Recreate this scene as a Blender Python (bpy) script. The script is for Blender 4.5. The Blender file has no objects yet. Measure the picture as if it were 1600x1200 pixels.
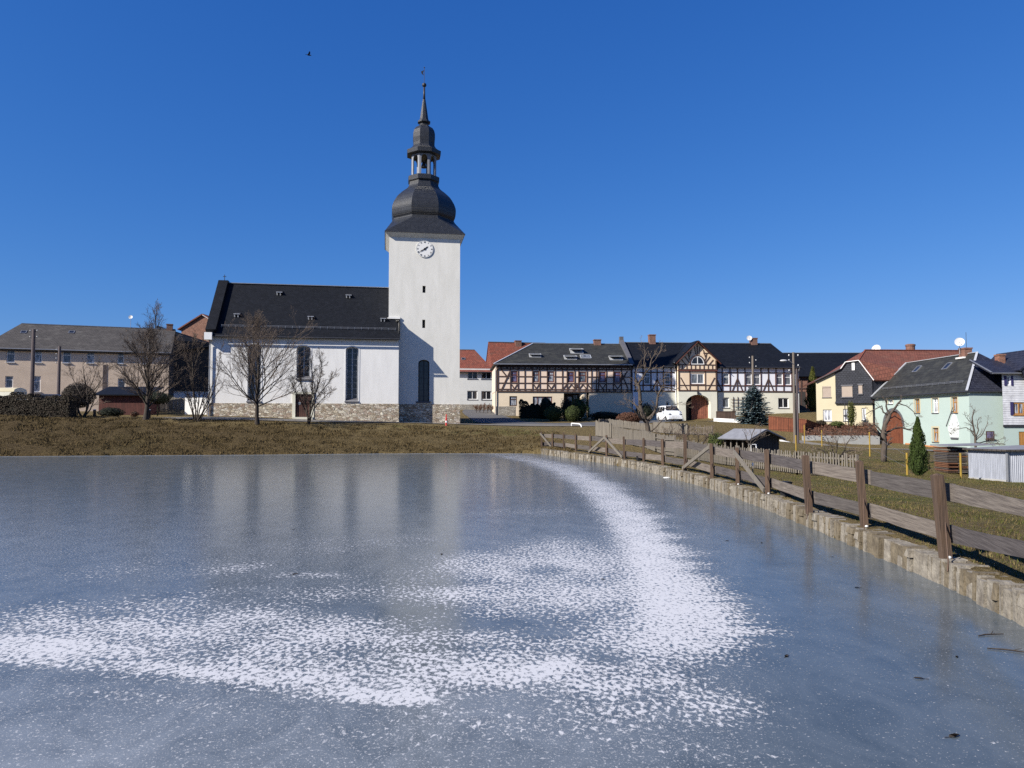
import bpy, math, random
import numpy as np
from mathutils import Vector, Matrix
C = bpy.context.scene.collection
SC = bpy.context.scene
RND = random.Random(11)
# ------------------------------------------------------------------ camera model
CZ = 2.4
FPX = 1150.0
TH = math.atan(56.0 / FPX)
CT, ST = math.cos(TH), math.sin(TH)
def ray(px, py):
    x = (px - 800.0) / FPX
    y = -(py - 600.0) / FPX
    return (x, CT - ST * y, ST + CT * y)
def P(px, py, Y):
    d = ray(px, py); t = Y / d[1]
    return Vector((d[0] * t, Y, CZ + d[2] * t))
def G(px, py, z=0.0):
    d = ray(px, py); t = (z - CZ) / d[2]
    return Vector((d[0] * t, d[1] * t, z))
def proj(x, y, z):
    z = z - CZ
    f = y * CT + z * ST
    u = -y * ST + z * CT
    return 800 + FPX * x / f, 600 - FPX * u / f
def XY(px, Y):
    p = P(px, 655, Y)
    return p.x, p.y

# ------------------------------------------------------------------ materials
MATS = {}
def nm(name):
    m = bpy.data.materials.new(name); m.use_nodes = True
    MATS[name] = m
    return m, m.node_tree, m.node_tree.nodes['Principled BSDF']
def nd(nt, t, **kw):
    n = nt.nodes.new(t)
    for k, v in kw.items():
        if k in n.inputs: n.inputs[k].default_value = v
        else: setattr(n, k, v)
    return n
def lk(nt, a, ao, b, bi): nt.links.new(a.outputs[ao], b.inputs[bi])
def c4(c): return (c[0], c[1], c[2], 1.0)
def ramp(nt, src, so, stops):
    r = nt.nodes.new('ShaderNodeValToRGB')
    while len(r.color_ramp.elements) < len(stops): r.color_ramp.elements.new(0.5)
    for e, (p, c) in zip(r.color_ramp.elements, stops):
        e.position = p; e.color = c4(c)
    lk(nt, src, so, r, 'Fac')
    return r
def mixc(nt, a, b, fac=None, blend='MIX'):
    n = nt.nodes.new('ShaderNodeMix'); n.data_type = 'RGBA'; n.blend_type = blend
    for s, v in ((6, a), (7, b)):
        if isinstance(v, tuple) and not hasattr(v[0], 'outputs'): n.inputs[s].default_value = c4(v)
        else: nt.links.new(v[0].outputs[v[1]], n.inputs[s])
    if isinstance(fac, (int, float)): n.inputs[0].default_value = fac
    elif fac: nt.links.new(fac[0].outputs[fac[1]], n.inputs[0])
    return (n, 2)
def setc(nt, b, src): nt.links.new(src[0].outputs[src[1]], b.inputs['Base Color'])
def bump(nt, b, src, so, strength=0.3, dist=0.02):
    n = nd(nt, 'ShaderNodeBump', Strength=strength, Distance=dist)
    lk(nt, src, so, n, 'Height'); lk(nt, n, 'Normal', b, 'Normal')
    return n
ALB = {'slate': .36, 'slate_dome': .50, 'slate_blue': .6, 'slate_hung': .6, 'slate_worn': .6, 'tile_rust': .7, 'tile_red': .85, 'tile_grey': .60, 'render_beige': 1.5, 'render_cream': .60, 'render_mint': .66,
       'render_orange': .75, 'infill_peach': .9, 'infill_white': .88, 'render_pale': .92, 'render_sand': .9, 'concrete': .62, 'path_grey': .75, 'asphalt': .8, 'clapboard': .95, 'dish_white': .62, 'white_paint': .88,
       'wood_grey': .40, 'wood_picket': .62, 'wood_post': .62, 'pole_wood': .8, 'pole_purple': .8, 'twig': 1.5, 'twig_pale': 1.05, 'twig_red': .75, 'bark': .95, 'bark_pale': .75, 'leaf_box': .8, 'leaf_thuja': .75, 'leaf_thuja_y': .75,
       'leaf_spruce': 1.15, 'plank_red': .6, 'plank_gate': .75, 'plank_grey': .62, 'yellow_paint': .6, 'corrugated': .6, 'felt': .7, 'soil': .65, 'wall_stone': .72, 'wall_moss': .95, 'blade_straw': .75, 'blade_green': .7,
       'mural_white': .75, 'zinc_bright': .75, 'frame_orange': .7, 'blind_tan': .66, 'car_white': .85, 'rubble_stone': 1.25, 'brick_red': .8, 'clock_face': .85}
def al(name, c): k = ALB.get(name, 1.0); return tuple(x * k for x in c)
def plain(name, c, c2=None, scale=2.0, rough=0.8, bmp=0.0, bscale=None, detail=6, metal=0.0, stretch=None, coord='Object', spec=0.3, bdist=0.02):
    m, nt, b = nm(name)
    b.inputs['Roughness'].default_value = rough
    b.inputs['Metallic'].default_value = metal
    b.inputs['Specular IOR Level'].default_value = spec
    tc = nd(nt, 'ShaderNodeTexCoord')
    mp = nd(nt, 'ShaderNodeMapping')
    if stretch: mp.inputs['Scale'].default_value = stretch
    lk(nt, tc, coord, mp, 'Vector')
    n = nd(nt, 'ShaderNodeTexNoise', Scale=scale, Detail=detail, Roughness=0.65)
    lk(nt, mp, 'Vector', n, 'Vector')
    c2 = c2 or tuple(x * 0.8 for x in c)
    c, c2 = al(name, c), al(name, c2)
    r = ramp(nt, n, 'Fac', [(0.3, c2), (0.7, c)])
    lk(nt, r, 'Color', b, 'Base Color')
    if bmp:
        n2 = n
        if bscale:
            n2 = nd(nt, 'ShaderNodeTexNoise', Scale=bscale, Detail=4.0)
            lk(nt, mp, 'Vector', n2, 'Vector')
        bump(nt, b, n2, 'Fac', bmp, bdist)
    return m
def bricky(name, c1, c2, mortar, bw, bh, ms=0.012, rough=0.75, bmp=0.5, dirt=None, dirt_scale=0.5, offs=0.5, spec=0.3, dirt_lo=0.52, dirt_hi=0.72, var=0.35):
    """courses of bricks, slates, tiles or boards, laid out in metres along each face (UV)"""
    m, nt, b = nm(name)
    b.inputs['Roughness'].default_value = rough
    b.inputs['Specular IOR Level'].default_value = spec
    tc = nd(nt, 'ShaderNodeTexCoord')
    br = nd(nt, 'ShaderNodeTexBrick', Scale=1.0)
    br.offset = offs
    c1, c2, mortar = al(name, c1), al(name, c2), al(name, mortar)
    dirt = al(name, dirt) if dirt else None
    br.inputs['Color1'].default_value = c4(c1); br.inputs['Color2'].default_value = c4(c2)
    br.inputs['Mortar'].default_value = c4(mortar)
    br.inputs['Brick Width'].default_value = bw; br.inputs['Row Height'].default_value = bh
    br.inputs['Mortar Size'].default_value = ms; br.inputs['Bias'].default_value = 0.0
    lk(nt, tc, 'UV', br, 'Vector')
    n = nd(nt, 'ShaderNodeTexNoise', Scale=2.2, Detail=6.0, Roughness=0.7)
    lk(nt, tc, 'Object', n, 'Vector')
    v = ramp(nt, n, 'Fac', [(0.3, (1 - var,) * 3), (0.7, (1 + var * 0.5,) * 3)])
    cur = mixc(nt, (br, 'Color'), (v, 'Color'), 1.0, 'MULTIPLY')
    if dirt:
        d = nd(nt, 'ShaderNodeTexNoise', Scale=dirt_scale, Detail=8.0, Roughness=0.75)
        mp = nd(nt, 'ShaderNodeMapping'); mp.inputs['Scale'].default_value = (1, 1, 2.5)
        lk(nt, tc, 'Object', mp, 'Vector'); lk(nt, mp, 'Vector', d, 'Vector')
        mr = nd(nt, 'ShaderNodeMapRange'); mr.inputs['From Min'].default_value = dirt_lo; mr.inputs['From Max'].default_value = dirt_hi
        lk(nt, d, 'Fac', mr, 'Value')
        cur = mixc(nt, cur, dirt, (mr, 'Result'))
    setc(nt, b, cur)
    inv = nd(nt, 'ShaderNodeMath', operation='SUBTRACT'); inv.inputs[0].default_value = 1.0
    lk(nt, br, 'Fac', inv, 1)
    ad = nd(nt, 'ShaderNodeMath', operation='ADD'); lk(nt, inv, 0, ad, 0)
    ml = nd(nt, 'ShaderNodeMath', operation='MULTIPLY'); ml.inputs[1].default_value = 0.8
    lk(nt, n, 'Fac', ml, 0); lk(nt, ml, 0, ad, 1)
    bump(nt, b, ad, 0, bmp, 0.02)
    return m
def rubble(name, cols, mortar, scale=3.0, bmp=0.8, edge=0.06, rough=0.9):
    m, nt, b = nm(name)
    b.inputs['Roughness'].default_value = rough
    b.inputs['Specular IOR Level'].default_value = 0.15
    tc = nd(nt, 'ShaderNodeTexCoord')
    mp = nd(nt, 'ShaderNodeMapping'); mp.inputs['Scale'].default_value = (0.75, 1.25, 1)
    lk(nt, tc, 'UV', mp, 'Vector')
    nz = nd(nt, 'ShaderNodeTexNoise', Scale=3.0, Detail=3.0); lk(nt, mp, 'Vector', nz, 'Vector')
    mx = mixc(nt, (mp, 'Vector'), (nz, 'Color'), 0.09)
    v = nd(nt, 'ShaderNodeTexVoronoi', Scale=scale); nt.links.new(mx[0].outputs[mx[1]], v.inputs['Vector'])
    e = nd(nt, 'ShaderNodeTexVoronoi', Scale=scale, feature='DISTANCE_TO_EDGE'); nt.links.new(mx[0].outputs[mx[1]], e.inputs['Vector'])
    sp = nd(nt, 'ShaderNodeSeparateColor'); lk(nt, v, 'Color', sp, 'Color')
    cols = [al(name, c) for c in cols]; mortar = al(name, mortar)
    k = len(cols)
    r = ramp(nt, sp, 'Red', [(i / (k - 1.0), c) for i, c in enumerate(cols)])
    n2 = nd(nt, 'ShaderNodeTexNoise', Scale=9.0, Detail=6.0); lk(nt, tc, 'UV', n2, 'Vector')
    vv = ramp(nt, n2, 'Fac', [(0.3, (0.65,) * 3), (0.7, (1.15,) * 3)])
    cc = mixc(nt, (r, 'Color'), (vv, 'Color'), 1.0, 'MULTIPLY')
    mr = nd(nt, 'ShaderNodeMapRange'); mr.inputs['From Max'].default_value = edge
    lk(nt, e, 'Distance', mr, 'Value')
    cc = mixc(nt, mortar, cc, (mr, 'Result'))
    setc(nt, b, cc)
    ad = nd(nt, 'ShaderNodeMath', operation='ADD'); lk(nt, mr, 'Result', ad, 0); lk(nt, n2, 'Fac', ad, 1)
    bump(nt, b, ad, 0, bmp, 0.05)
    return m

plain('render_white', (0.70, 0.695, 0.675), (0.61, 0.605, 0.585), 1.1, 0.9, 0.2, 30, stretch=(1.6, 1.6, 0.35), detail=9)
plain('render_tower', (0.655, 0.645, 0.60), (0.555, 0.545, 0.50), 0.9, 0.9, 0.2, 30, stretch=(1.5, 1.5, 0.35), detail=9)
plain('render_beige', (0.42, 0.335, 0.255), (0.34, 0.27, 0.205), 0.8, 0.9, 0.2, 20)
plain('render_cream', (0.74, 0.67, 0.47), (0.68, 0.61, 0.42), 0.7, 0.9, 0.1, 30)
plain('render_sand', (0.69, 0.59, 0.45), (0.61, 0.515, 0.385), 0.9, 0.9, 0.15, 20)
plain('render_bay', (0.67, 0.53, 0.38), (0.60, 0.47, 0.33), 0.9, 0.9, 0.1, 20)
plain('infill_peach', (0.73, 0.59, 0.48), (0.65, 0.51, 0.41), 1.4, 0.9, 0.1, 20)
plain('infill_white', (0.75, 0.76, 0.80), (0.68, 0.69, 0.74), 1.1, 0.9, 0.1, 20)
plain('render_pale', (0.68, 0.66, 0.55), (0.58, 0.57, 0.48), 0.8, 0.9, 0.1, 20)
plain('render_mint', (0.53, 0.65, 0.605), (0.49, 0.605, 0.56), 0.7, 0.9, 0.1, 25)
plain('render_orange', (0.62, 0.27, 0.10), (0.5, 0.21, 0.08), 1.2, 0.9, 0.1, 20)
plain('render_grey', (0.55, 0.56, 0.55), (0.48, 0.49, 0.48), 0.9, 0.9, 0.1, 20)
plain('concrete', (0.50, 0.50, 0.49), (0.40, 0.40, 0.39), 1.6, 0.9, 0.2, 25)
plain('timber_dark', (0.075, 0.043, 0.034), (0.045, 0.027, 0.022), 6, 0.75, 0.2, 20)
plain('timber_red', (0.115, 0.036, 0.028), (0.075, 0.026, 0.02), 6, 0.7, 0.2, 20)
plain('white_paint', (0.78, 0.78, 0.77), (0.72, 0.72, 0.71), 5, 0.5)
plain('sill_grey', (0.10, 0.10, 0.11), (0.07, 0.07, 0.08), 4, 0.6)
plain('dark_metal', (0.045, 0.048, 0.055), (0.03, 0.03, 0.035), 4, 0.5, metal=0.3)
plain('zinc', (0.30, 0.31, 0.33), (0.22, 0.23, 0.25), 3, 0.45, metal=0.6)
plain('zinc_bright', (0.62, 0.64, 0.67), (0.5, 0.52, 0.55), 3, 0.4, metal=0.3)
plain('dish_white', (0.78, 0.79, 0.80), (0.74, 0.75, 0.76), 3, 0.4)
plain('shutter_blue', (0.035, 0.03, 0.10), (0.025, 0.022, 0.075), 5, 0.6)
plain('frame_orange', (0.50, 0.25, 0.07), (0.4, 0.19, 0.05), 8, 0.5)
plain('blind_tan', (0.46, 0.38, 0.31), (0.42, 0.34, 0.28), 2, 0.7)
plain('bark', (0.060, 0.048, 0.038), (0.026, 0.021, 0.017), 9, 0.95, 0.5, 25, stretch=(1, 1, 0.3))
plain('bark_pale', (0.13, 0.105, 0.085), (0.05, 0.04, 0.032), 9, 0.95, 0.5, 25, stretch=(1, 1, 0.3))
plain('twig', (0.075, 0.057, 0.044), (0.045, 0.034, 0.027), 4, 0.9)
plain('twig_pale', (0.15, 0.115, 0.085), (0.09, 0.068, 0.052), 4, 0.9)
plain('twig_red', (0.16, 0.075, 0.045), (0.09, 0.042, 0.027), 4, 0.9)
plain('twig_dark', (0.032, 0.026, 0.02), (0.018, 0.015, 0.012), 4, 0.95)
def leafmat(name, c, c2, scale=3):
    m = plain(name, c, c2, scale, 0.75, spec=0.2)
    return m
leafmat('leaf_thuja', (0.055, 0.085, 0.018), (0.028, 0.045, 0.010))
leafmat('leaf_thuja_y', (0.11, 0.115, 0.022), (0.05, 0.06, 0.014))
leafmat('leaf_box', (0.075, 0.095, 0.026), (0.03, 0.043, 0.012), 4)
leafmat('leaf_dark', (0.016, 0.021, 0.011), (0.008, 0.011, 0.007), 4)
leafmat('leaf_spruce', (0.13, 0.18, 0.20), (0.05, 0.08, 0.085), 5)
leafmat('leaf_hedge', (0.040, 0.028, 0.018), (0.018, 0.016, 0.010), 3)
leafmat('leaf_ivy', (0.07, 0.085, 0.02), (0.03, 0.04, 0.012), 3)
plain('wood_grey', (0.27, 0.24, 0.22), (0.095, 0.08, 0.076), 4, 0.9, 0.5, 9, stretch=(0.35, 7, 1), coord='UV', detail=9)
plain('wood_picket', (0.29, 0.26, 0.215), (0.15, 0.132, 0.11), 3, 0.9, 0.4, 9, stretch=(6, 0.4, 1), coord='UV', detail=8)
plain('wood_post', (0.175, 0.112, 0.075), (0.065, 0.046, 0.035), 4, 0.9, 0.6, 9, stretch=(7, 0.35, 1), coord='UV', detail=9)
plain('wood_brown', (0.16, 0.075, 0.04), (0.09, 0.04, 0.022), 4, 0.85, 0.3, 18)
plain('pole_wood', (0.20, 0.17, 0.14), (0.12, 0.10, 0.085), 3, 0.9, 0.3, 16, stretch=(3, 3, 0.3))
plain('pole_purple', (0.14, 0.115, 0.115), (0.085, 0.07, 0.075), 3, 0.9, 0.3, 16, stretch=(3, 3, 0.3))
plain('yellow_paint', (0.52, 0.34, 0.05), (0.36, 0.24, 0.045), 5, 0.6)
plain('red_paint', (0.52, 0.06, 0.05), (0.4, 0.05, 0.045), 5, 0.5)
plain('rust', (0.10, 0.06, 0.04), (0.06, 0.04, 0.03), 8, 0.8)
plain('matt_black', (0.012, 0.012, 0.014), (0.009, 0.009, 0.01), 3, 0.6)
plain('soil', (0.13, 0.065, 0.038), (0.07, 0.037, 0.024), 2.5, 0.95, 0.6, 10, bdist=0.05)
plain('asphalt', (0.115, 0.115, 0.118), (0.085, 0.085, 0.088), 1.2, 0.9, 0.2, 40)
plain('path_grey', (0.22, 0.205, 0.185), (0.15, 0.14, 0.125), 1.0, 0.95, 0.3, 25)
plain('car_white', (0.76, 0.77, 0.78), (0.74, 0.75, 0.76), 1, 0.25, spec=0.5)
plain('car_dark', (0.03, 0.032, 0.04), (0.025, 0.027, 0.034), 1, 0.25, spec=0.5)
plain('rubber', (0.015, 0.015, 0.016), (0.012, 0.012, 0.013), 4, 0.85)
plain('clock_face', (0.80, 0.80, 0.78), (0.77, 0.77, 0.75), 4, 0.6)
plain('bird_black', (0.01, 0.01, 0.014), (0.007, 0.007, 0.01), 4, 0.7)
plain('felt', (0.28, 0.29, 0.32), (0.20, 0.205, 0.23), 2.5, 0.9, 0.2, 30)
plain('mural_white', (0.74, 0.78, 0.76), (0.70, 0.74, 0.72), 3, 0.85)

def glass(name, c, c2, rough=0.06):
    m, nt, b = nm(name)
    tc = nd(nt, 'ShaderNodeTexCoord')
    mp = nd(nt, 'ShaderNodeMapping'); mp.inputs['Scale'].default_value = (6.0, 0.8, 1)
    lk(nt, tc, 'UV', mp, 'Vector')
    n = nd(nt, 'ShaderNodeTexNoise', Scale=1.5, Detail=2.0); lk(nt, mp, 'Vector', n, 'Vector')
    r = ramp(nt, n, 'Fac', [(0.4, c2), (0.62, c)]); lk(nt, r, 'Color', b, 'Base Color')
    b.inputs['Roughness'].default_value = rough
    b.inputs['Specular IOR Level'].default_value = 0.5
    n2 = nd(nt, 'ShaderNodeTexNoise', Scale=1.2, Detail=1.0); lk(nt, tc, 'UV', n2, 'Vector')
    bump(nt, b, n2, 'Fac', 0.06, 0.02)
glass('glass_dark', (0.022, 0.024, 0.03), (0.012, 0.013, 0.016))
glass('glass_curtain', (0.40, 0.42, 0.46), (0.05, 0.055, 0.07))
glass('glass_grey', (0.16, 0.18, 0.20), (0.06, 0.065, 0.075))
glass('glass_violet', (0.14, 0.12, 0.22), (0.05, 0.042, 0.08))
glass('glass_church', (0.035, 0.037, 0.042), (0.008, 0.008, 0.010), 0.12)

bricky('slate', (0.027, 0.032, 0.046), (0.017, 0.021, 0.031), (0.008, 0.009, 0.011), 0.30, 0.17, 0.010, 0.62, 0.6, var=0.35, spec=0.12,
       dirt=(0.055, 0.058, 0.066), dirt_scale=0.9, dirt_lo=0.60, dirt_hi=0.80)
bricky('slate_dome', (0.038, 0.044, 0.058), (0.020, 0.024, 0.033), (0.009, 0.010, 0.012), 0.22, 0.13, 0.008, 0.45, 0.7, spec=0.5, var=0.4)
bricky('slate_blue', (0.030, 0.033, 0.055), (0.020, 0.022, 0.038), (0.07, 0.075, 0.11), 0.55, 0.30, 0.012, 0.55, 0.6)
bricky('slate_hung', (0.040, 0.044, 0.062), (0.024, 0.027, 0.040), (0.010, 0.011, 0.016), 0.30, 0.2, 0.014, 0.55, 0.7,
       dirt=(0.10, 0.105, 0.12), dirt_scale=2.5, dirt_lo=0.62, dirt_hi=0.75)
bricky('slate_worn', (0.048, 0.050, 0.047), (0.030, 0.031, 0.030), (0.014, 0.014, 0.014), 0.6, 0.35, 0.012, 0.7, 0.5,
       dirt=(0.085, 0.085, 0.07), dirt_scale=0.7, dirt_lo=0.5, dirt_hi=0.75)
bricky('tile_grey', (0.115, 0.105, 0.10), (0.085, 0.078, 0.075), (0.045, 0.042, 0.04), 0.4, 0.28, 0.015, 0.85, 0.6,
       dirt=(0.16, 0.15, 0.14), dirt_scale=0.6)
bricky('tile_red', (0.26, 0.075, 0.045), (0.19, 0.055, 0.035), (0.09, 0.028, 0.02), 0.28, 0.34, 0.02, 0.8, 0.7,
       dirt=(0.13, 0.07, 0.05), dirt_scale=0.8)
bricky('tile_rust', (0.24, 0.088, 0.060), (0.19, 0.070, 0.048), (0.11, 0.04, 0.03), 0.28, 0.34, 0.018, 0.8, 0.6,
       dirt=(0.17, 0.095, 0.07), dirt_scale=0.7)
bricky('brick_red', (0.30, 0.105, 0.062), (0.20, 0.068, 0.042), (0.26, 0.20, 0.16), 0.25, 0.085, 0.012, 0.9, 0.5,
       dirt=(0.36, 0.19, 0.12), dirt_scale=1.4)
bricky('brick_chimney', (0.22, 0.095, 0.065), (0.15, 0.064, 0.045), (0.16, 0.12, 0.10), 0.25, 0.085, 0.012, 0.9, 0.5)
bricky('clapboard', (0.60, 0.61, 0.64), (0.55, 0.56, 0.59), (0.30, 0.31, 0.34), 6.0, 0.18, 0.012, 0.7, 0.6)
bricky('plank_red', (0.30, 0.095, 0.045), (0.22, 0.07, 0.035), (0.05, 0.02, 0.014), 0.16, 6.0, 0.012, 0.8, 0.6, offs=0.0)
bricky('plank_gate', (0.40, 0.15, 0.09), (0.30, 0.11, 0.07), (0.08, 0.03, 0.02), 0.22, 6.0, 0.018, 0.75, 0.6, offs=0.0)
bricky('plank_door', (0.085, 0.036, 0.027), (0.06, 0.026, 0.02), (0.018, 0.009, 0.007), 0.2, 6.0, 0.015, 0.7, 0.6, offs=0.0)
bricky('plank_brown', (0.085, 0.055, 0.04), (0.055, 0.036, 0.027), (0.02, 0.014, 0.011), 0.17, 6.0, 0.012, 0.85, 0.6, offs=0.0)
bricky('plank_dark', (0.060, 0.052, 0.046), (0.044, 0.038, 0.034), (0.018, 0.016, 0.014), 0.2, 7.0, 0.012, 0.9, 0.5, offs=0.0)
bricky('plank_grey', (0.30, 0.265, 0.22), (0.20, 0.175, 0.145), (0.06, 0.05, 0.042), 0.14, 6.0, 0.014, 0.9, 0.6, offs=0.0)
bricky('plank_maroon', (0.10, 0.035, 0.028), (0.07, 0.026, 0.021), (0.03, 0.012, 0.01), 0.15, 6.0, 0.012, 0.85, 0.6, offs=0.0)
rubble('rubble_stone', [(0.42, 0.37, 0.28), (0.20, 0.155, 0.11), (0.58, 0.54, 0.44), (0.27, 0.20, 0.15), (0.46, 0.43, 0.37)], (0.22, 0.195, 0.155), 4.6, 0.9)
rubble('rubble_dim', [(0.30, 0.28, 0.24), (0.20, 0.18, 0.15), (0.36, 0.34, 0.30)], (0.28, 0.26, 0.23), 4.0, 0.6)

def corrugated():
    m, nt, b = nm('corrugated')
    b.inputs['Roughness'].default_value = 0.5; b.inputs['Metallic'].default_value = 0.25
    tc = nd(nt, 'ShaderNodeTexCoord')
    n = nd(nt, 'ShaderNodeTexNoise', Scale=3.0, Detail=5.0)
    mp = nd(nt, 'ShaderNodeMapping'); mp.inputs['Scale'].default_value = (6, 6, 0.5)
    lk(nt, tc, 'Object', mp, 'Vector'); lk(nt, mp, 'Vector', n, 'Vector')
    r = ramp(nt, n, 'Fac', [(0.3, (0.23, 0.245, 0.28)), (0.7, (0.34, 0.36, 0.41))])
    lk(nt, r, 'Color', b, 'Base Color')
corrugated()

def clumpy_ground():
    m, nt, b = nm('meadow')
    b.inputs['Roughness'].default_value = 0.95; b.inputs['Specular IOR Level'].default_value = 0.1
    tc = nd(nt, 'ShaderNodeTexCoord')
    def nz(scale, detail=6.0, rough=0.65):
        n = nd(nt, 'ShaderNodeTexNoise', Scale=scale, Detail=detail, Roughness=rough); lk(nt, tc, 'Object', n, 'Vector'); return n
    fine = nz(7.0, 8.0, 0.8); mid = nz(1.1, 5.0); big = nz(0.16, 4.0)
    straw = ramp(nt, fine, 'Fac', [(0.28, (0.030, 0.022, 0.009)), (0.5, (0.118, 0.089, 0.040)), (0.72, (0.25, 0.195, 0.098))])
    green = ramp(nt, fine, 'Fac', [(0.28, (0.024, 0.026, 0.007)), (0.5, (0.080, 0.082, 0.022)), (0.72, (0.165, 0.155, 0.055))])
    at = nd(nt, 'ShaderNodeAttribute', attribute_name='green')
    a1 = nd(nt, 'ShaderNodeMath', operation='ADD'); lk(nt, mid, 'Fac', a1, 0); lk(nt, big, 'Fac', a1, 1)
    a2 = nd(nt, 'ShaderNodeMath', operation='ADD'); lk(nt, a1, 0, a2, 0); lk(nt, at, 'Fac', a2, 1)
    mr = nd(nt, 'ShaderNodeMapRange'); mr.inputs['From Min'].default_value = 1.25; mr.inputs['From Max'].default_value = 1.65
    lk(nt, a2, 0, mr, 'Value')
    cc = mixc(nt, (straw, 'Color'), (green, 'Color'), (mr, 'Result'))
    br = nd(nt, 'ShaderNodeAttribute', attribute_name='brown')
    dead = ramp(nt, fine, 'Fac', [(0.28, (0.015, 0.010, 0.005)), (0.5, (0.052, 0.036, 0.016)), (0.74, (0.17, 0.125, 0.062))])
    cc = mixc(nt, cc, (dead, 'Color'), (br, 'Fac'))
    setc(nt, b, cc)
    bump(nt, b, fine, 'Fac', 1.0, 0.12)
clumpy_ground()
plain('blade_straw', (0.21, 0.165, 0.075), (0.10, 0.075, 0.034), 2.0, 0.9, spec=0.1)
plain('blade_green', (0.12, 0.125, 0.035), (0.06, 0.066, 0.018), 1.5, 0.9, spec=0.1)
plain('wall_stone', (0.36, 0.325, 0.265), (0.145, 0.125, 0.10), 5.0, 0.95, 0.7, 14, bdist=0.04)
plain('wall_moss', (0.17, 0.14, 0.095), (0.075, 0.06, 0.04), 4.0, 0.95, 0.7, 14, bdist=0.04)

plain('blade_bank', (0.120, 0.088, 0.042), (0.050, 0.036, 0.016), 1.2, 0.95, spec=0.1)
plain('wood_board', (0.20, 0.172, 0.145), (0.062, 0.050, 0.043), 4, 0.9, 0.5, 9, stretch=(0.35, 7, 1), coord='UV', detail=9)
plain('wood_board_dark', (0.105, 0.092, 0.088), (0.034, 0.028, 0.028), 4, 0.9, 0.5, 9, stretch=(0.35, 7, 1), coord='UV', detail=9)
plain('lantern_grey', (0.215, 0.225, 0.25), (0.15, 0.158, 0.175), 3, 0.6, 0.2, 20)
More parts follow.
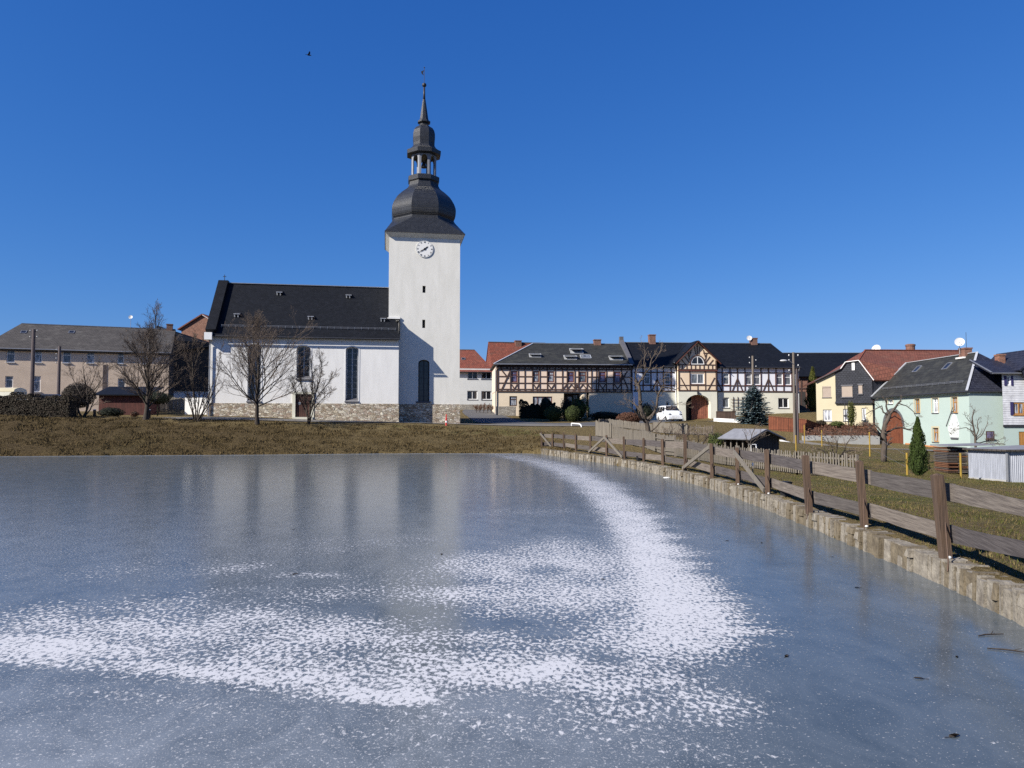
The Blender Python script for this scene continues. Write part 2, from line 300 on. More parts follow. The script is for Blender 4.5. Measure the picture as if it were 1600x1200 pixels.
# ------------------------------------------------------------------ mesh builder
class MB:
    def __init__(s): s.v = []; s.f = []; s.m = []
    def poly(s, pts, mi=0):
        i = len(s.v); s.v.extend([tuple(p) for p in pts]); s.f.append(tuple(range(i, i + len(pts)))); s.m.append(mi)
    def box(s, x0, x1, y0, y1, z0, z1, mi=0, skip=''):
        i = len(s.v)
        s.v.extend([(x0, y0, z0), (x1, y0, z0), (x1, y1, z0), (x0, y1, z0), (x0, y0, z1), (x1, y0, z1), (x1, y1, z1), (x0, y1, z1)])
        fs = {'d': (0, 3, 2, 1), 'u': (4, 5, 6, 7), 'f': (0, 1, 5, 4), 'r': (1, 2, 6, 5), 'b': (2, 3, 7, 6), 'l': (3, 0, 4, 7)}
        for k, q in fs.items():
            if k in skip: continue
            s.f.append(tuple(i + a for a in q)); s.m.append(mi)
    def bar(s, p, q, w, t, mi=0, up=(0, 0, 1)):
        """box from p to q, w wide across 'up x dir', t thick along up"""
        p = Vector(p); q = Vector(q); d = (q - p)
        if d.length < 1e-6: return
        d.normalize(); u = Vector(up)
        a = d.cross(u)
        if a.length < 1e-4: a = d.cross(Vector((1, 0, 0)))
        a.normalize(); b = a.cross(d); b.normalize()
        a = a * (w / 2); b = b * (t / 2)
        i = len(s.v)
        for o in (p, q):
            for sa, sb in ((-1, -1), (1, -1), (1, 1), (-1, 1)):
                s.v.append(tuple(o + a * sa + b * sb))
        for k in range(4):
            k2 = (k + 1) % 4
            s.f.append((i + k, i + k2, i + 4 + k2, i + 4 + k)); s.m.append(mi)
        s.f.append((i + 3, i + 2, i + 1, i)); s.m.append(mi)
        s.f.append((i + 4, i + 5, i + 6, i + 7)); s.m.append(mi)
    def slab(s, pts, t, mi=0, mi2=None):
        """polygon (counter-clockwise seen from outside) given thickness t inwards"""
        pts = [Vector(p) for p in pts]
        n = Vector((0, 0, 0))
        for k in range(len(pts)):
            a, b = pts[k], pts[(k + 1) % len(pts)]
            n += Vector(((a.y - b.y) * (a.z + b.z), (a.z - b.z) * (a.x + b.x), (a.x - b.x) * (a.y + b.y)))
        n.normalize()
        lo = [p - n * t for p in pts]
        mi2 = mi if mi2 is None else mi2
        s.poly(pts, mi); s.poly(lo[::-1], mi2)
        for k in range(len(pts)):
            k2 = (k + 1) % len(pts)
            s.poly([pts[k], lo[k], lo[k2], pts[k2]], mi2)
    def tube(s, path, rad, n=6, mi=0, cap=True):
        path = [Vector(p) for p in path]
        if not hasattr(rad, '__len__'): rad = [rad] * len(path)
        base = len(s.v)
        ref = None
        for k, p in enumerate(path):
            if k == 0: d = path[1] - p
            elif k == len(path) - 1: d = p - path[k - 1]
            else: d = path[k + 1] - path[k - 1]
            if d.length < 1e-9: d = Vector((0, 0, 1))
            d.normalize()
            if ref is None:
                ref = d.cross(Vector((0.31, 0.92, 0.23)))
                if ref.length < 0.1: ref = d.cross(Vector((1, 0, 0)))
            a = ref - d * ref.dot(d)
            if a.length < 1e-6: a = d.cross(Vector((1, 0, 0.3)))
            a.normalize(); b = d.cross(a); ref = a
            for j in range(n):
                t = 2 * math.pi * j / n
                s.v.append(tuple(p + a * (math.cos(t) * rad[k]) + b * (math.sin(t) * rad[k])))
        for k in range(len(path) - 1):
            for j in range(n):
                j2 = (j + 1) % n
                s.f.append((base + k * n + j, base + k * n + j2, base + (k + 1) * n + j2, base + (k + 1) * n + j)); s.m.append(mi)
        if cap:
            s.f.append(tuple(base + j for j in range(n))[::-1]); s.m.append(mi)
            e = base + (len(path) - 1) * n
            s.f.append(tuple(e + j for j in range(n))); s.m.append(mi)
    def rings(s, prof, n, cx, cy, phase=0.0, mi=0, cap=True):
        """prof: list of (radius, z); n-sided"""
        base = len(s.v)
        for r, z in prof:
            for j in range(n):
                t = phase + 2 * math.pi * j / n
                s.v.append((cx + r * math.cos(t), cy + r * math.sin(t), z))
        for k in range(len(prof) - 1):
            for j in range(n):
                j2 = (j + 1) % n
                s.f.append((base + k * n + j, base + k * n + j2, base + (k + 1) * n + j2, base + (k + 1) * n + j)); s.m.append(mi)
        if cap:
            s.f.append(tuple(base + j for j in range(n))[::-1]); s.m.append(mi)
            e = base + (len(prof) - 1) * n
            s.f.append(tuple(e + j for j in range(n))); s.m.append(mi)
    def ball(s, c, r, nu=10, nv=7, mi=0, sc=(1, 1, 1)):
        prof = []
        base = len(s.v)
        for k in range(nv + 1):
            a = math.pi * k / nv
            for j in range(nu):
                t = 2 * math.pi * j / nu
                s.v.append((c[0] + r * sc[0] * math.sin(a) * math.cos(t), c[1] + r * sc[1] * math.sin(a) * math.sin(t), c[2] - r * sc[2] * math.cos(a)))
        for k in range(nv):
            for j in range(nu):
                j2 = (j + 1) % nu
                s.f.append((base + k * nu + j, base + k * nu + j2, base + (k + 1) * nu + j2, base + (k + 1) * nu + j)); s.m.append(mi)
    def build(s, name, mats, parent=None, smooth=False, uv=True, loc=None):
        if isinstance(mats, str): mats = [mats]
        me = bpy.data.meshes.new(name)
        me.from_pydata(s.v, [], s.f)
        for m in mats: me.materials.append(MATS[m])
        if len(mats) > 1: me.polygons.foreach_set('material_index', np.array(s.m, dtype=np.int32))
        if smooth: me.polygons.foreach_set('use_smooth', np.ones(len(s.f), dtype=bool))
        if uv and len(s.f) < 60000:
            ul = me.uv_layers.new(name='UVMap')
            buf = np.zeros(len(me.loops) * 2, dtype=np.float32)
            V = s.v
            for p in me.polygons:
                n = p.normal
                tx, ty = -n.y, n.x
                L = math.hypot(tx, ty)
                if L < 0.05:
                    for li, vi in zip(p.loop_indices, p.vertices):
                        buf[2 * li] = V[vi][0]; buf[2 * li + 1] = V[vi][1]
                else:
                    tx /= L; ty /= L
                    # v axis = n x t
                    bx, by, bz = -n.z * ty, n.z * tx, n.x * ty - n.y * tx
                    for li, vi in zip(p.loop_indices, p.vertices):
                        q = V[vi]
                        buf[2 * li] = q[0] * tx + q[1] * ty
                        buf[2 * li + 1] = q[0] * bx + q[1] * by + q[2] * bz
            ul.data.foreach_set('uv', buf)
        me.update()
        o = bpy.data.objects.new(name, me); C.objects.link(o)
        if parent is not None: o.parent = parent
        if loc is not None: o.location = loc
        return o
def tag(o, label=None, cat=None, group=None, kind=None):
    if label: o['label'] = label
    if cat: o['category'] = cat
    if group: o['group'] = group
    if kind: o['kind'] = kind
    return o
def empty(name, loc, rz=0.0, label=None, cat=None, group=None):
    o = bpy.data.objects.new(name, None); C.objects.link(o)
    o.empty_display_size = 0.3
    o.location = loc; o.rotation_euler = (0, 0, rz)
    return tag(o, label, cat, group)
def copy_tree(o, parent=None):
    c = o.copy(); C.objects.link(c)
    if parent is not None: c.parent = parent
    for ch in list(o.children): copy_tree(ch, c)
    return c

# ------------------------------------------------------------------ facade frame
class Fac:
    """a wall plane through two ground points; local x along it, y away from the camera, z up from z0"""
    def __init__(s, pa, Da, pb, Db, z0):
        ax, ay = XY(pa, Da); bx, by = XY(pb, Db)
        s.o = Vector((ax, ay)); d = Vector((bx - ax, by - ay)); s.L = d.length; s.u = d / s.L
        s.n = Vector((s.u.y, -s.u.x)); s.z0 = z0; s.ang = math.atan2(s.u.y, s.u.x)
    def uz(s, px, py, off=0.0):
        d = ray(px, py)
        ox, oy = s.o.x - s.n.x * off, s.o.y - s.n.y * off
        t = (ox * s.n.x + oy * s.n.y) / (d[0] * s.n.x + d[1] * s.n.y)
        x, y, z = d[0] * t, d[1] * t, CZ + d[2] * t
        return (x - s.o.x) * s.u.x + (y - s.o.y) * s.u.y, z - s.z0
    def u_(s, px, py=620, off=0.0): return s.uz(px, py, off)[0]
    def z_(s, px, py, off=0.0): return s.uz(px, py, off)[1]
    def pt(s, px, py, off=0.0):
        u, z = s.uz(px, py, off); return Vector((u, off, z))
    def rect(s, x0, y0, x1, y1, off=0.0):
        cx, cy = (x0 + x1) / 2, (y0 + y1) / 2
        return (s.uz(x0, cy, off)[0], s.uz(x1, cy, off)[0], s.uz(cx, y1, off)[1], s.uz(cx, y0, off)[1])
    def world(s, u, y):
        return s.o.x + s.u.x * u - s.n.x * y, s.o.y + s.u.y * u - s.n.y * y
    def root(s, name, label, cat, group=None):
        return empty(name, (s.o.x, s.o.y, s.z0), s.ang, label, cat, group)

def arch_pts(ua, ub, zs, zt, n=10):
    """points of an arch from right spring to left spring"""
    c = (ua + ub) / 2; a = (ub - ua) / 2; h = zt - zs
    return [(c + a * math.cos(math.pi * k / n), zs + h * math.sin(math.pi * k / n)) for k in range(n + 1)]
def wall_holes(mb, u0, u1, z0, z1, holes, y=0.0, mi=0, reveal=0.18, rmi=None):
    """front wall with real openings. hole: (ua,ub,za,zb,rise)"""
    rmi = mi if rmi is None else rmi
    us = sorted(set([u0, u1] + [h[0] for h in holes] + [h[1] for h in holes]))
    zs = sorted(set([z0, z1] + [h[2] for h in holes] + [h[3] for h in holes]))
    us = [a for a in us if u0 <= a <= u1]; zs = [a for a in zs if z0 <= a <= z1]
    for i in range(len(us) - 1):
        for j in range(len(zs) - 1):
            cu, cz = (us[i] + us[i + 1]) / 2, (zs[j] + zs[j + 1]) / 2
            if any(h[0] < cu < h[1] and h[2] < cz < h[3] for h in holes): continue
            mb.poly([(us[i], y, zs[j]), (us[i + 1], y, zs[j]), (us[i + 1], y, zs[j + 1]), (us[i], y, zs[j + 1])], mi)
    for h in holes:
        ua, ub, za, zb = h[:4]; rise = h[4] if len(h) > 4 else 0
        rv = h[5] if len(h) > 5 else reveal
        zsprg = zb - rise
        mb.poly([(ua, y, za), (ua, y, zsprg), (ua, y + rv, zsprg), (ua, y + rv, za)], rmi)
        mb.poly([(ub, y, za), (ub, y + rv, za), (ub, y + rv, zsprg), (ub, y, zsprg)], rmi)
        mb.poly([(ua, y, za), (ua, y + rv, za), (ub, y + rv, za), (ub, y, za)], rmi)
        if rise <= 0:
            mb.poly([(ua, y, zb), (ub, y, zb), (ub, y + rv, zb), (ua, y + rv, zb)], rmi)
        else:
            ap = arch_pts(ua, ub, zsprg, zb)
            for k in range(len(ap) - 1):
                a, b = ap[k], ap[k + 1]
                mb.poly([(a[0], y, a[1]), (a[0], y + rv, a[1]), (b[0], y + rv, b[1]), (b[0], y, b[1])], rmi)
                corner = (ub, zb) if k < len(ap) // 2 else (ua, zb)
                mb.poly([(a[0], y, a[1]), (b[0], y, b[1]), (corner[0], y, corner[1])], mi)
            mid = ap[len(ap) // 2]
            mb.poly([(mid[0], y, mid[1]), (ua, y, zb), (ub, y, zb)][::-1], mi)
def window(parent, r, y=0.12, frame='white_paint', pane='glass_grey', bars='T', fw=0.07, rise=0.0, sill=None, sill_out=0.06, sill_y=0.0, label=None, name='window', depth=0.05):
    """casement in an opening: frame mesh (part) > pane, sill"""
    ua, ub, za, zb = r[:4]
    mb = MB()
    e = 0.004
    zs = zb - rise
    mb.box(ua + e, ua + fw, y, y + depth, za + e, zs - e); mb.box(ub - fw, ub - e, y, y + depth, za + e, zs - e)
    mb.box(ua + fw, ub - fw, y + 0.002, y + depth - 0.002, za + e, za + fw)
    if rise <= 0: mb.box(ua + fw, ub - fw, y + 0.002, y + depth - 0.002, zb - fw, zb - e)
    else:
        A = arch_pts(ua + e, ub - e, zs, zb - e); B = arch_pts(ua + fw, ub - fw, zs, zb - fw)
        for k in range(len(A) - 1):
            mb.poly([(A[k][0], y, A[k][1]), (A[k + 1][0], y, A[k + 1][1]), (B[k + 1][0], y, B[k + 1][1]), (B[k][0], y, B[k][1])][::-1])
            mb.poly([(B[k][0], y, B[k][1]), (B[k + 1][0], y, B[k + 1][1]), (B[k + 1][0], y + depth, B[k + 1][1]), (B[k][0], y + depth, B[k][1])][::-1])
    cu = (ua + ub) / 2
    bw = fw * 0.8
    zt = zb - fw
    if bars in ('T', 'V', '#', 'C'):
        mb.box(cu - bw / 2, cu + bw / 2, y - 0.006, y + depth - 0.006, za + fw, zt)
    if bars == 'T' or bars == 'H':
        zz = za + (zb - za) * 0.68
        mb.box(ua + fw, ub - fw, y - 0.004, y + depth - 0.004, zz - bw / 2, zz + bw / 2)
    if bars == '#':
        n = max(2, int((zb - za) / 0.55))
        for k in range(1, n):
            zz = za + (zb - za) * k / n
            mb.box(ua + fw, ub - fw, y - 0.002, y + depth * 0.5, zz - 0.015, zz + 0.015)
    if bars == '3':
        for k in (1, 2, 3):
            uu = ua + (ub - ua) * k / 4
            mb.box(uu - bw / 2, uu + bw / 2, y - 0.006, y + depth - 0.006, za + fw, zt)
    o = mb.build(name, frame, parent)
    if label: o['label'] = label
    g = MB(); gy = y + depth * 0.6
    if rise <= 0: g.poly([(ua + e, gy, za + e), (ub - e, gy, za + e), (ub - e, gy, zb - e), (ua + e, gy, zb - e)])
    else:
        ap = arch_pts(ua + e, ub - e, zs, zb - e)
        g.poly([(ua + e, gy, za + e), (ub - e, gy, za + e)] + [(a, gy, z) for a, z in ap])
    g.build('pane', pane, o)
    if sill:
        sb = MB(); sb.box(ua - 0.06, ub + 0.06, sill_y - sill_out, y - 0.003, za - 0.07, za - 0.003); sb.build('sill', sill, o)
    return o
def chimney(parent, u0, u1, y0, y1, z0, z1, mat='brick_chimney', label=None):
    mb = MB(); mb.box(u0, u1, y0, y1, z0, z1 - 0.12)
    mb.box(u0 - 0.05, u1 + 0.05, y0 - 0.05, y1 + 0.05, z1 - 0.12, z1)
    o = mb.build('chimney', mat, parent)
    cb = MB(); cb.box(u0 + 0.12, u1 - 0.12, y0 + 0.12, y1 - 0.12, z1 - 0.02, z1 + 0.012); cb.build('flue', 'matt_black', o)
    if label: o['label'] = label
    return o
def dish(parent, c, r, mast_z, mat='dish_white', face=(-0.25, -1.0, 0.35)):
    """satellite dish on a mast; c = centre in parent space"""
    f = Vector(face).normalized(); a = f.cross(Vector((0, 0, 1))).normalized(); b = a.cross(f)
    mb = MB(); c = Vector(c)
    base = len(mb.v); n = 18; K = 4
    for k in range(K + 1):
        q = k / K
        for j in range(n):
            t = 2 * math.pi * j / n
            mb.v.append(tuple(c + a * (r * q * math.cos(t)) + b * (r * q * math.sin(t)) + f * (0.25 * r * q * q)))
    for k in range(K):
        for j in range(n):
            j2 = (j + 1) % n
            mb.f.append((k * n + j, k * n + j2, (k + 1) * n + j2, (k + 1) * n + j)); mb.m.append(0)
    o = mb.build('satellite_dish', mat, parent, smooth=True)
    m2 = MB(); m2.tube([c - f * 0.06, (c.x - f.x * 0.06, c.y - f.y * 0.06, mast_z)], 0.03, 6)
    m2.tube([c - b * r * 0.9 + f * 0.05, c + f * r * 0.9 - b * 0.3 * r], 0.015, 5)
    m2.ball(c + f * r * 0.9 - b * 0.3 * r, 0.05, 6, 4)
    m2.build('mast', 'zinc', o)
    return o
# ------------------------------------------------------------------ camera, sky, sun
cam = bpy.data.cameras.new('camera'); co = bpy.data.objects.new('camera', cam); C.objects.link(co)
cam.sensor_fit = 'HORIZONTAL'; cam.sensor_width = 36.0; cam.lens = FPX / 1600.0 * 36.0
cam.clip_start = 0.1; cam.clip_end = 3000
co.location = (0, 0, CZ); co.rotation_euler = (math.pi / 2 + TH, 0, 0)
SC.camera = co
SUN_EL, SUN_AZ = math.radians(33.8), math.radians(57.0)   # azimuth measured left of straight-behind-the-camera
to_sun = Vector((-math.sin(SUN_AZ) * math.cos(SUN_EL), -math.cos(SUN_AZ) * math.cos(SUN_EL), math.sin(SUN_EL)))
sl = bpy.data.lights.new('sun', 'SUN'); so = bpy.data.objects.new('sun', sl); C.objects.link(so)
sl.energy = 5.0; sl.angle = math.radians(0.53); sl.color = (1.0, 0.94, 0.85)
so.rotation_euler = to_sun.to_track_quat('Z', 'Y').to_euler()
so.location = (-60, -50, 60)
w = bpy.data.worlds.new('World'); SC.world = w; w.use_nodes = True
wn = w.node_tree; bg = wn.nodes['Background']
sky = wn.nodes.new('ShaderNodeTexSky'); sky.sky_type = 'NISHITA'; sky.sun_disc = False
sky.sun_elevation = SUN_EL; sky.sun_rotation = math.atan2(to_sun.x, to_sun.y)
sky.altitude = 400; sky.air_density = 1.0; sky.dust_density = 0.35; sky.ozone_density = 3.5
_sp = wn.nodes.new('ShaderNodeSeparateColor'); _cb = wn.nodes.new('ShaderNodeCombineColor')
wn.links.new(sky.outputs[0], _sp.inputs[0])
for _i, (_a, _p) in enumerate(((0.315, 1.3), (0.885, 0.845), (2.50, 0.57))):     # deep clear winter blue
    _pw = wn.nodes.new('ShaderNodeMath'); _pw.operation = 'POWER'; _pw.inputs[1].default_value = _p
    _ml = wn.nodes.new('ShaderNodeMath'); _ml.operation = 'MULTIPLY'; _ml.inputs[1].default_value = _a
    wn.links.new(_sp.outputs[_i], _pw.inputs[0]); wn.links.new(_pw.outputs[0], _ml.inputs[0]); wn.links.new(_ml.outputs[0], _cb.inputs[_i])
wn.links.new(_cb.outputs[0], bg.inputs[0]); bg.inputs[1].default_value = 0.055
SC.view_settings.view_transform = 'Standard'; SC.view_settings.look = 'None'
SC.view_settings.exposure = 0.86; SC.view_settings.gamma = 1.0
SC.cycles.use_denoising = False
SC.cycles.max_bounces = 6; SC.cycles.diffuse_bounces = 3; SC.cycles.glossy_bounces = 3
SC.cycles.transparent_max_bounces = 6
SC.cycles.sample_clamp_indirect = 6.0

# ------------------------------------------------------------------ terrain
WALL = [(4.9, 4.5), (5.4, 6.5), (5.91, 8.49), (6.21, 10.66), (6.4, 13.3), (6.62, 16.5), (6.76, 19.3), (6.85, 22.5), (6.85, 25.6),
        (6.65, 29.2), (6.35, 33), (5.9, 36.5), (5.2, 40), (4.45, 43), (3.6, 46), (2.8, 49), (2.0, 52.2)]
POND = WALL + [(0, 52.6), (-5, 52.8), (-9.1, 52.6), (-17.6, 50.7), (-26, 49.6), (-33.7, 48.4), (-40, 46.5), (-46, 42), (-49, 33), (-47, 20),
               (-40, 8), (-28, 2.5), (-12, 1.6), (0, 1.7), (4.2, 2.4)]
PX = np.array([p[0] for p in POND]); PY = np.array([p[1] for p in POND])
def pond_sd(x, y):
    """signed distance to the pond outline, negative inside (numpy arrays)"""
    x = np.asarray(x, float); y = np.asarray(y, float)
    d2 = np.full(x.shape, 1e18); inside = np.zeros(x.shape, bool)
    n = len(PX)
    for i in range(n):
        ax, ay, bx, by = PX[i], PY[i], PX[(i + 1) % n], PY[(i + 1) % n]
        ex, ey = bx - ax, by - ay
        t = np.clip(((x - ax) * ex + (y - ay) * ey) / (ex * ex + ey * ey), 0, 1)
        d2 = np.minimum(d2, (x - ax - t * ex) ** 2 + (y - ay - t * ey) ** 2)
        c = ((ay > y) != (by > y)) & (x < (bx - ax) * (y - ay) / (by - ay + 1e-12) + ax)
        inside ^= c
    d = np.sqrt(d2)
    return np.where(inside, -d, d)
CTRL = []
def cp(px, py, D):
    p = P(px, py, D); CTRL.append((p.x, p.y, p.z))
for a in [(0, 651.5, 57), (60, 652.5, 57.5), (110, 653.5, 58), (200, 657, 58.5), (300, 661, 59.5), (400, 662, 60), (480, 664.5, 60.5), (600, 665.5, 61),
          (700, 667, 62), (780, 669, 63), (850, 671.5, 63), (-80, 650, 57),
          (330, 650, 67), (475, 655, 69), (620, 660.5, 70.5), (718, 663, 71.5),
          (40, 648, 66), (150, 653, 66), (235, 653.5, 65), (300, 651, 68), (180, 646, 78), (280, 642, 86), (100, 643, 94), (0, 642, 94), (250, 642, 98),
          (745, 641, 106), (760, 655, 85), (790, 649, 92), (850, 652, 91), (925, 654, 92.5), (870, 663, 72), (910, 666, 68), (930, 667, 66),
          (990, 656, 93), (1045, 658, 88), (1095, 658, 92), (1130, 652, 93), (1200, 645, 95), (1245, 644, 95), (1140, 660, 84), (1178, 664, 78),
          (1180, 643, 108), (1300, 642, 108), (1290, 689, 79), (1320, 690, 77.5), (1362, 692, 76),
          (1215, 677, 74), (1260, 678, 73), (1243, 692, 60), 
          (1255, 692, 71.3), (1320, 693.5, 71.5), (1370, 694, 72), (1412, 692.5, 71.3), (1465, 699, 65), (1515, 704, 59.6), (1600, 707, 58),
          (1400, 703, 60), (1490, 715, 48), (1590, 722, 46),
          (1382, 722, 37.5), (1433, 743, 29.5), (1515, 751, 31), (1600, 753, 31), (1170, 713, 42), (1130, 716, 40), (1215, 712, 43),
          (1055, 713, 39), (1135, 728, 34), (1245, 741, 30.5), (1340, 748, 28.5), (955, 684, 60), (931, 686, 59), (1000, 700, 48), (1300, 718, 38),
          (1075, 681, 62), (1020, 680, 64), (1100, 676, 66)]:
    cp(*a)
for (x, y) in WALL: CTRL.append((x + 0.35, y, 0.36)); CTRL.append((x + 1.6, y, 0.36))
for k in range(17, 24): CTRL.append((POND[k][0], POND[k][1] + 0.1, 0.10))
for (x, y, z) in [(-46, 60, 2.6), (-52, 44, 1.6), (-56, 30, 1.3), (-56, 10, 1.2), (-30, -4, 1.0), (0, -4, 0.85), (0, 0.8, 0.75), (-12, 0.2, 0.8), (8, 1, 0.5), (12, 8, 0.38), (14, 15, 0.36), (20, 8, 0.4),
                  (30, 15, 0.2), (30, 30, 0.0), (45, 45, -0.1), (60, 60, 0.0), (60, 30, 0.0), (70, 100, 1.8), (0, 130, 4.0), (-60, 130, 4.2), (60, 130, 2.8), (-90, 90, 3.6), (-80, 50, 2.6), (30, -10, 0.5)]:
    CTRL.append((x, y, z))
_c = np.array(CTRL); _S = 50.0
_X = _c[:, :2] / _S
def _K(a, b):
    r2 = ((a[:, None, :] - b[None, :, :]) ** 2).sum(-1)
    return 0.5 * r2 * np.log(r2 + 1e-12)
_n = len(_c)
_A = np.zeros((_n + 3, _n + 3)); _A[:_n, :_n] = _K(_X, _X) + np.eye(_n) * 4e-4
_A[:_n, _n] = 1; _A[:_n, _n + 1:] = _X; _A[_n, :_n] = 1; _A[_n + 1:, :_n] = _X.T
_b = np.zeros(_n + 3); _b[:_n] = _c[:, 2]
_w = np.linalg.solve(_A, _b)
def smooth01(t): t = np.clip(t, 0, 1); return t * t * (3 - 2 * t)
def tz(x, y):
    """terrain height outside the pond (arrays)"""
    x = np.asarray(x, float); y = np.asarray(y, float); sh = x.shape
    q = np.stack([x.ravel(), y.ravel()], -1)
    cx = np.clip(q[:, 0], -95, 75); cy = np.clip(q[:, 1], -10, 130)
    Q = np.stack([cx, cy], -1) / _S
    z = np.zeros(len(Q))
    for s in range(0, len(Q), 4000):
        qq = Q[s:s + 4000]
        z[s:s + 4000] = _K(qq, _X) @ _w[:_n] + _w[_n] + qq @ _w[_n + 1:]
    far = np.hypot(q[:, 0] - cx, q[:, 1] - cy)
    z = z * (1 - smooth01(far / 150)) + 2.0 * smooth01(far / 150)
    return z.reshape(sh)
def tzs(x, y): return float(tz(np.array([x]), np.array([y]))[0])
def gp(px, D):
    """a spot on the ground at picture column px, D metres out"""
    x, y = XY(px, D); return Vector((x, y, tzs(x, y)))

def vnoise(x, y, seed=0):
    """cheap smooth value noise"""
    xi = np.floor(x).astype(np.int64); yi = np.floor(y).astype(np.int64); fx = x - xi; fy = y - yi
    def h(a, b):
        n = (a * 374761393 + b * 668265263 + seed * 974711) & 0x7fffffff
        n = ((n ^ (n >> 13)) * 1274126177) & 0x7fffffff
        return ((n ^ (n >> 16)) & 0xffff) / 65535.0
    sx = fx * fx * (3 - 2 * fx); sy = fy * fy * (3 - 2 * fy)
    return (h(xi, yi) * (1 - sx) + h(xi + 1, yi) * sx) * (1 - sy) + (h(xi, yi + 1) * (1 - sx) + h(xi + 1, yi + 1) * sx) * sy
def green_field(x, y):
    g = 0.10 + 0 * x
    g = g + 0.30 * smooth01((x - 7.5) / 3) * smooth01((34 - y) / 10)           # garden
    g = g + 0.22 * smooth01((x - 14) / 5) * (y < 60)
    g = g + 0.25 * np.exp(-((x - 0.5) / 6) ** 2 - ((y - 62) / 3.0) ** 2)
    g = g + 0.30 * np.exp(-((x + 30) / 7) ** 2 - ((y - 53) / 4.0) ** 2)
    return g
def brown_field(x, y):
    b = (smooth01((3 - x) / 6) * .45 + smooth01((-8 - x) / 14) * .4) * smooth01((60.5 - y) / 3)
    b = b + 0.5 * smooth01((-28 - x) / 6) * smooth01((56 - y) / 2)
    return np.clip(b, 0, 0.9)
def axis(a, b, step, far_lo, far_hi):
    core = list(np.arange(a, b + 1e-6, step))
    lo, hi = [], []
    s, v = step, a
    while v > far_lo: s *= 1.35; v -= s; lo.append(v)
    s, v = step, b
    while v < far_hi: s *= 1.35; v += s; hi.append(v)
    return np.array(lo[::-1] + core + hi)
gx = axis(-52, 48, 0.36, -900, 900); gy = axis(2, 84, 0.33, -300, 1600)
GX, GY = np.meshgrid(gx, gy)
SD = pond_sd(GX, GY)
GZ = tz(GX, GY)
rough = (vnoise(GX * 1.1, GY * 1.1, 1) - 0.5) * 0.09 + (vnoise(GX * 2.7, GY * 2.7, 2) - 0.5) * 0.08
amp = np.where((GX < 3) & (GY < 63), 1.5, 0.55)
GZ = GZ + rough * amp * smooth01(SD / 1.0)
right = (GX > 1.5) & (GY < 53)
GZ = np.where(SD < 0.12, np.minimum(GZ, -0.7), GZ)
edge = (SD >= 0.12) & (SD < 1.2) & ~right
GZ = np.where(edge, np.minimum(GZ, 0.05 + (SD - 0.12) * 0.75 + rough), GZ)
nv, nu = GX.shape
verts = np.stack([GX.ravel(), GY.ravel(), GZ.ravel()], -1)
ii = np.arange(nv * nu).reshape(nv, nu)
quads = np.stack([ii[:-1, :-1], ii[:-1, 1:], ii[1:, 1:], ii[1:, :-1]], -1).reshape(-1, 4)
def grid_obj(name, verts, quads, mat, attrs=None, smooth=True):
    me = bpy.data.meshes.new(name)
    me.vertices.add(len(verts)); me.vertices.foreach_set('co', np.asarray(verts, np.float32).ravel())
    me.loops.add(len(quads) * 4); me.loops.foreach_set('vertex_index', np.asarray(quads, np.int32).ravel())
    me.polygons.add(len(quads)); me.polygons.foreach_set('loop_start', np.arange(0, len(quads) * 4, 4, dtype=np.int32))
    if smooth: me.polygons.foreach_set('use_smooth', np.ones(len(quads), bool))
    me.materials.append(MATS[mat])
    me.update(calc_edges=True); me.validate()
    for k, v in (attrs or {}).items():
        a = me.attributes.new(k, 'FLOAT', 'POINT'); a.data.foreach_set('value', np.asarray(v, np.float32).ravel())
    o = bpy.data.objects.new(name, me); C.objects.link(o); return o
ground = grid_obj('ground', verts, quads, 'meadow', {'green': green_field(GX, GY), 'brown': brown_field(GX, GY)})
tag(ground, 'brown winter meadow and village ground around the frozen pond', 'ground', kind='structure')

def ribbon(name, pts, widths, mat, label, cat, lift=0.035, n=60, across=5):
    pts = [Vector((p[0], p[1])) for p in pts]
    seg = [0]
    for a, b in zip(pts, pts[1:]): seg.append(seg[-1] + (b - a).length)
    L = []
    for k in range(n + 1):
        s = seg[-1] * k / n
        i = max(j for j in range(len(seg) - 1) if seg[j] <= s + 1e-9)
        t = (s - seg[i]) / (seg[i + 1] - seg[i])
        p0, p1, p2, p3 = pts[max(i - 1, 0)], pts[i], pts[i + 1], pts[min(i + 2, len(pts) - 1)]
        q = 0.5 * ((2 * p1) + (p2 - p0) * t + (2 * p0 - 5 * p1 + 4 * p2 - p3) * t * t + (3 * p1 - p0 - 3 * p2 + p3) * t ** 3)
        L.append((q, widths[i] * (1 - t) + widths[i + 1] * t))
    X = np.zeros((n + 1, across + 1)); Y = X.copy()
    for k in range(n + 1):
        a = L[max(k - 1, 0)][0]; b = L[min(k + 1, n)][0]; d = (b - a).normalized(); nn = Vector((-d.y, d.x))
        for j in range(across + 1):
            wob = (RND.random() - 0.5) * 0.12 if j in (0, across) else 0
            q = L[k][0] + nn * (L[k][1] * (0.5 - j / across) + wob)
            X[k, j] = q.x; Y[k, j] = q.y
    Z = tz(X, Y) + lift
    v = np.stack([X.ravel(), Y.ravel(), Z.ravel()], -1); i = np.arange(v.shape[0]).reshape(n + 1, across + 1)
    q = np.stack([i[:-1, :-1], i[:-1, 1:], i[1:, 1:], i[1:, :-1]], -1).reshape(-1, 4)[:, ::-1]
    o = grid_obj(name, v, q, mat)
    return tag(o, label, cat, kind='structure')
ribbon('path', [(-34, 62.0), (-29, 62.6), (-24, 63.3), (-17, 64.3), (-10, 65.6), (-4, 66.8), (2, 67.6), (8, 68.3)], [2.2, 2.6, 3.2, 3.0, 3.0, 3.4, 4.0, 3.2], 'path_grey', 'pale gravel path along the foot of the church', 'path', 0.05, 90, 6)
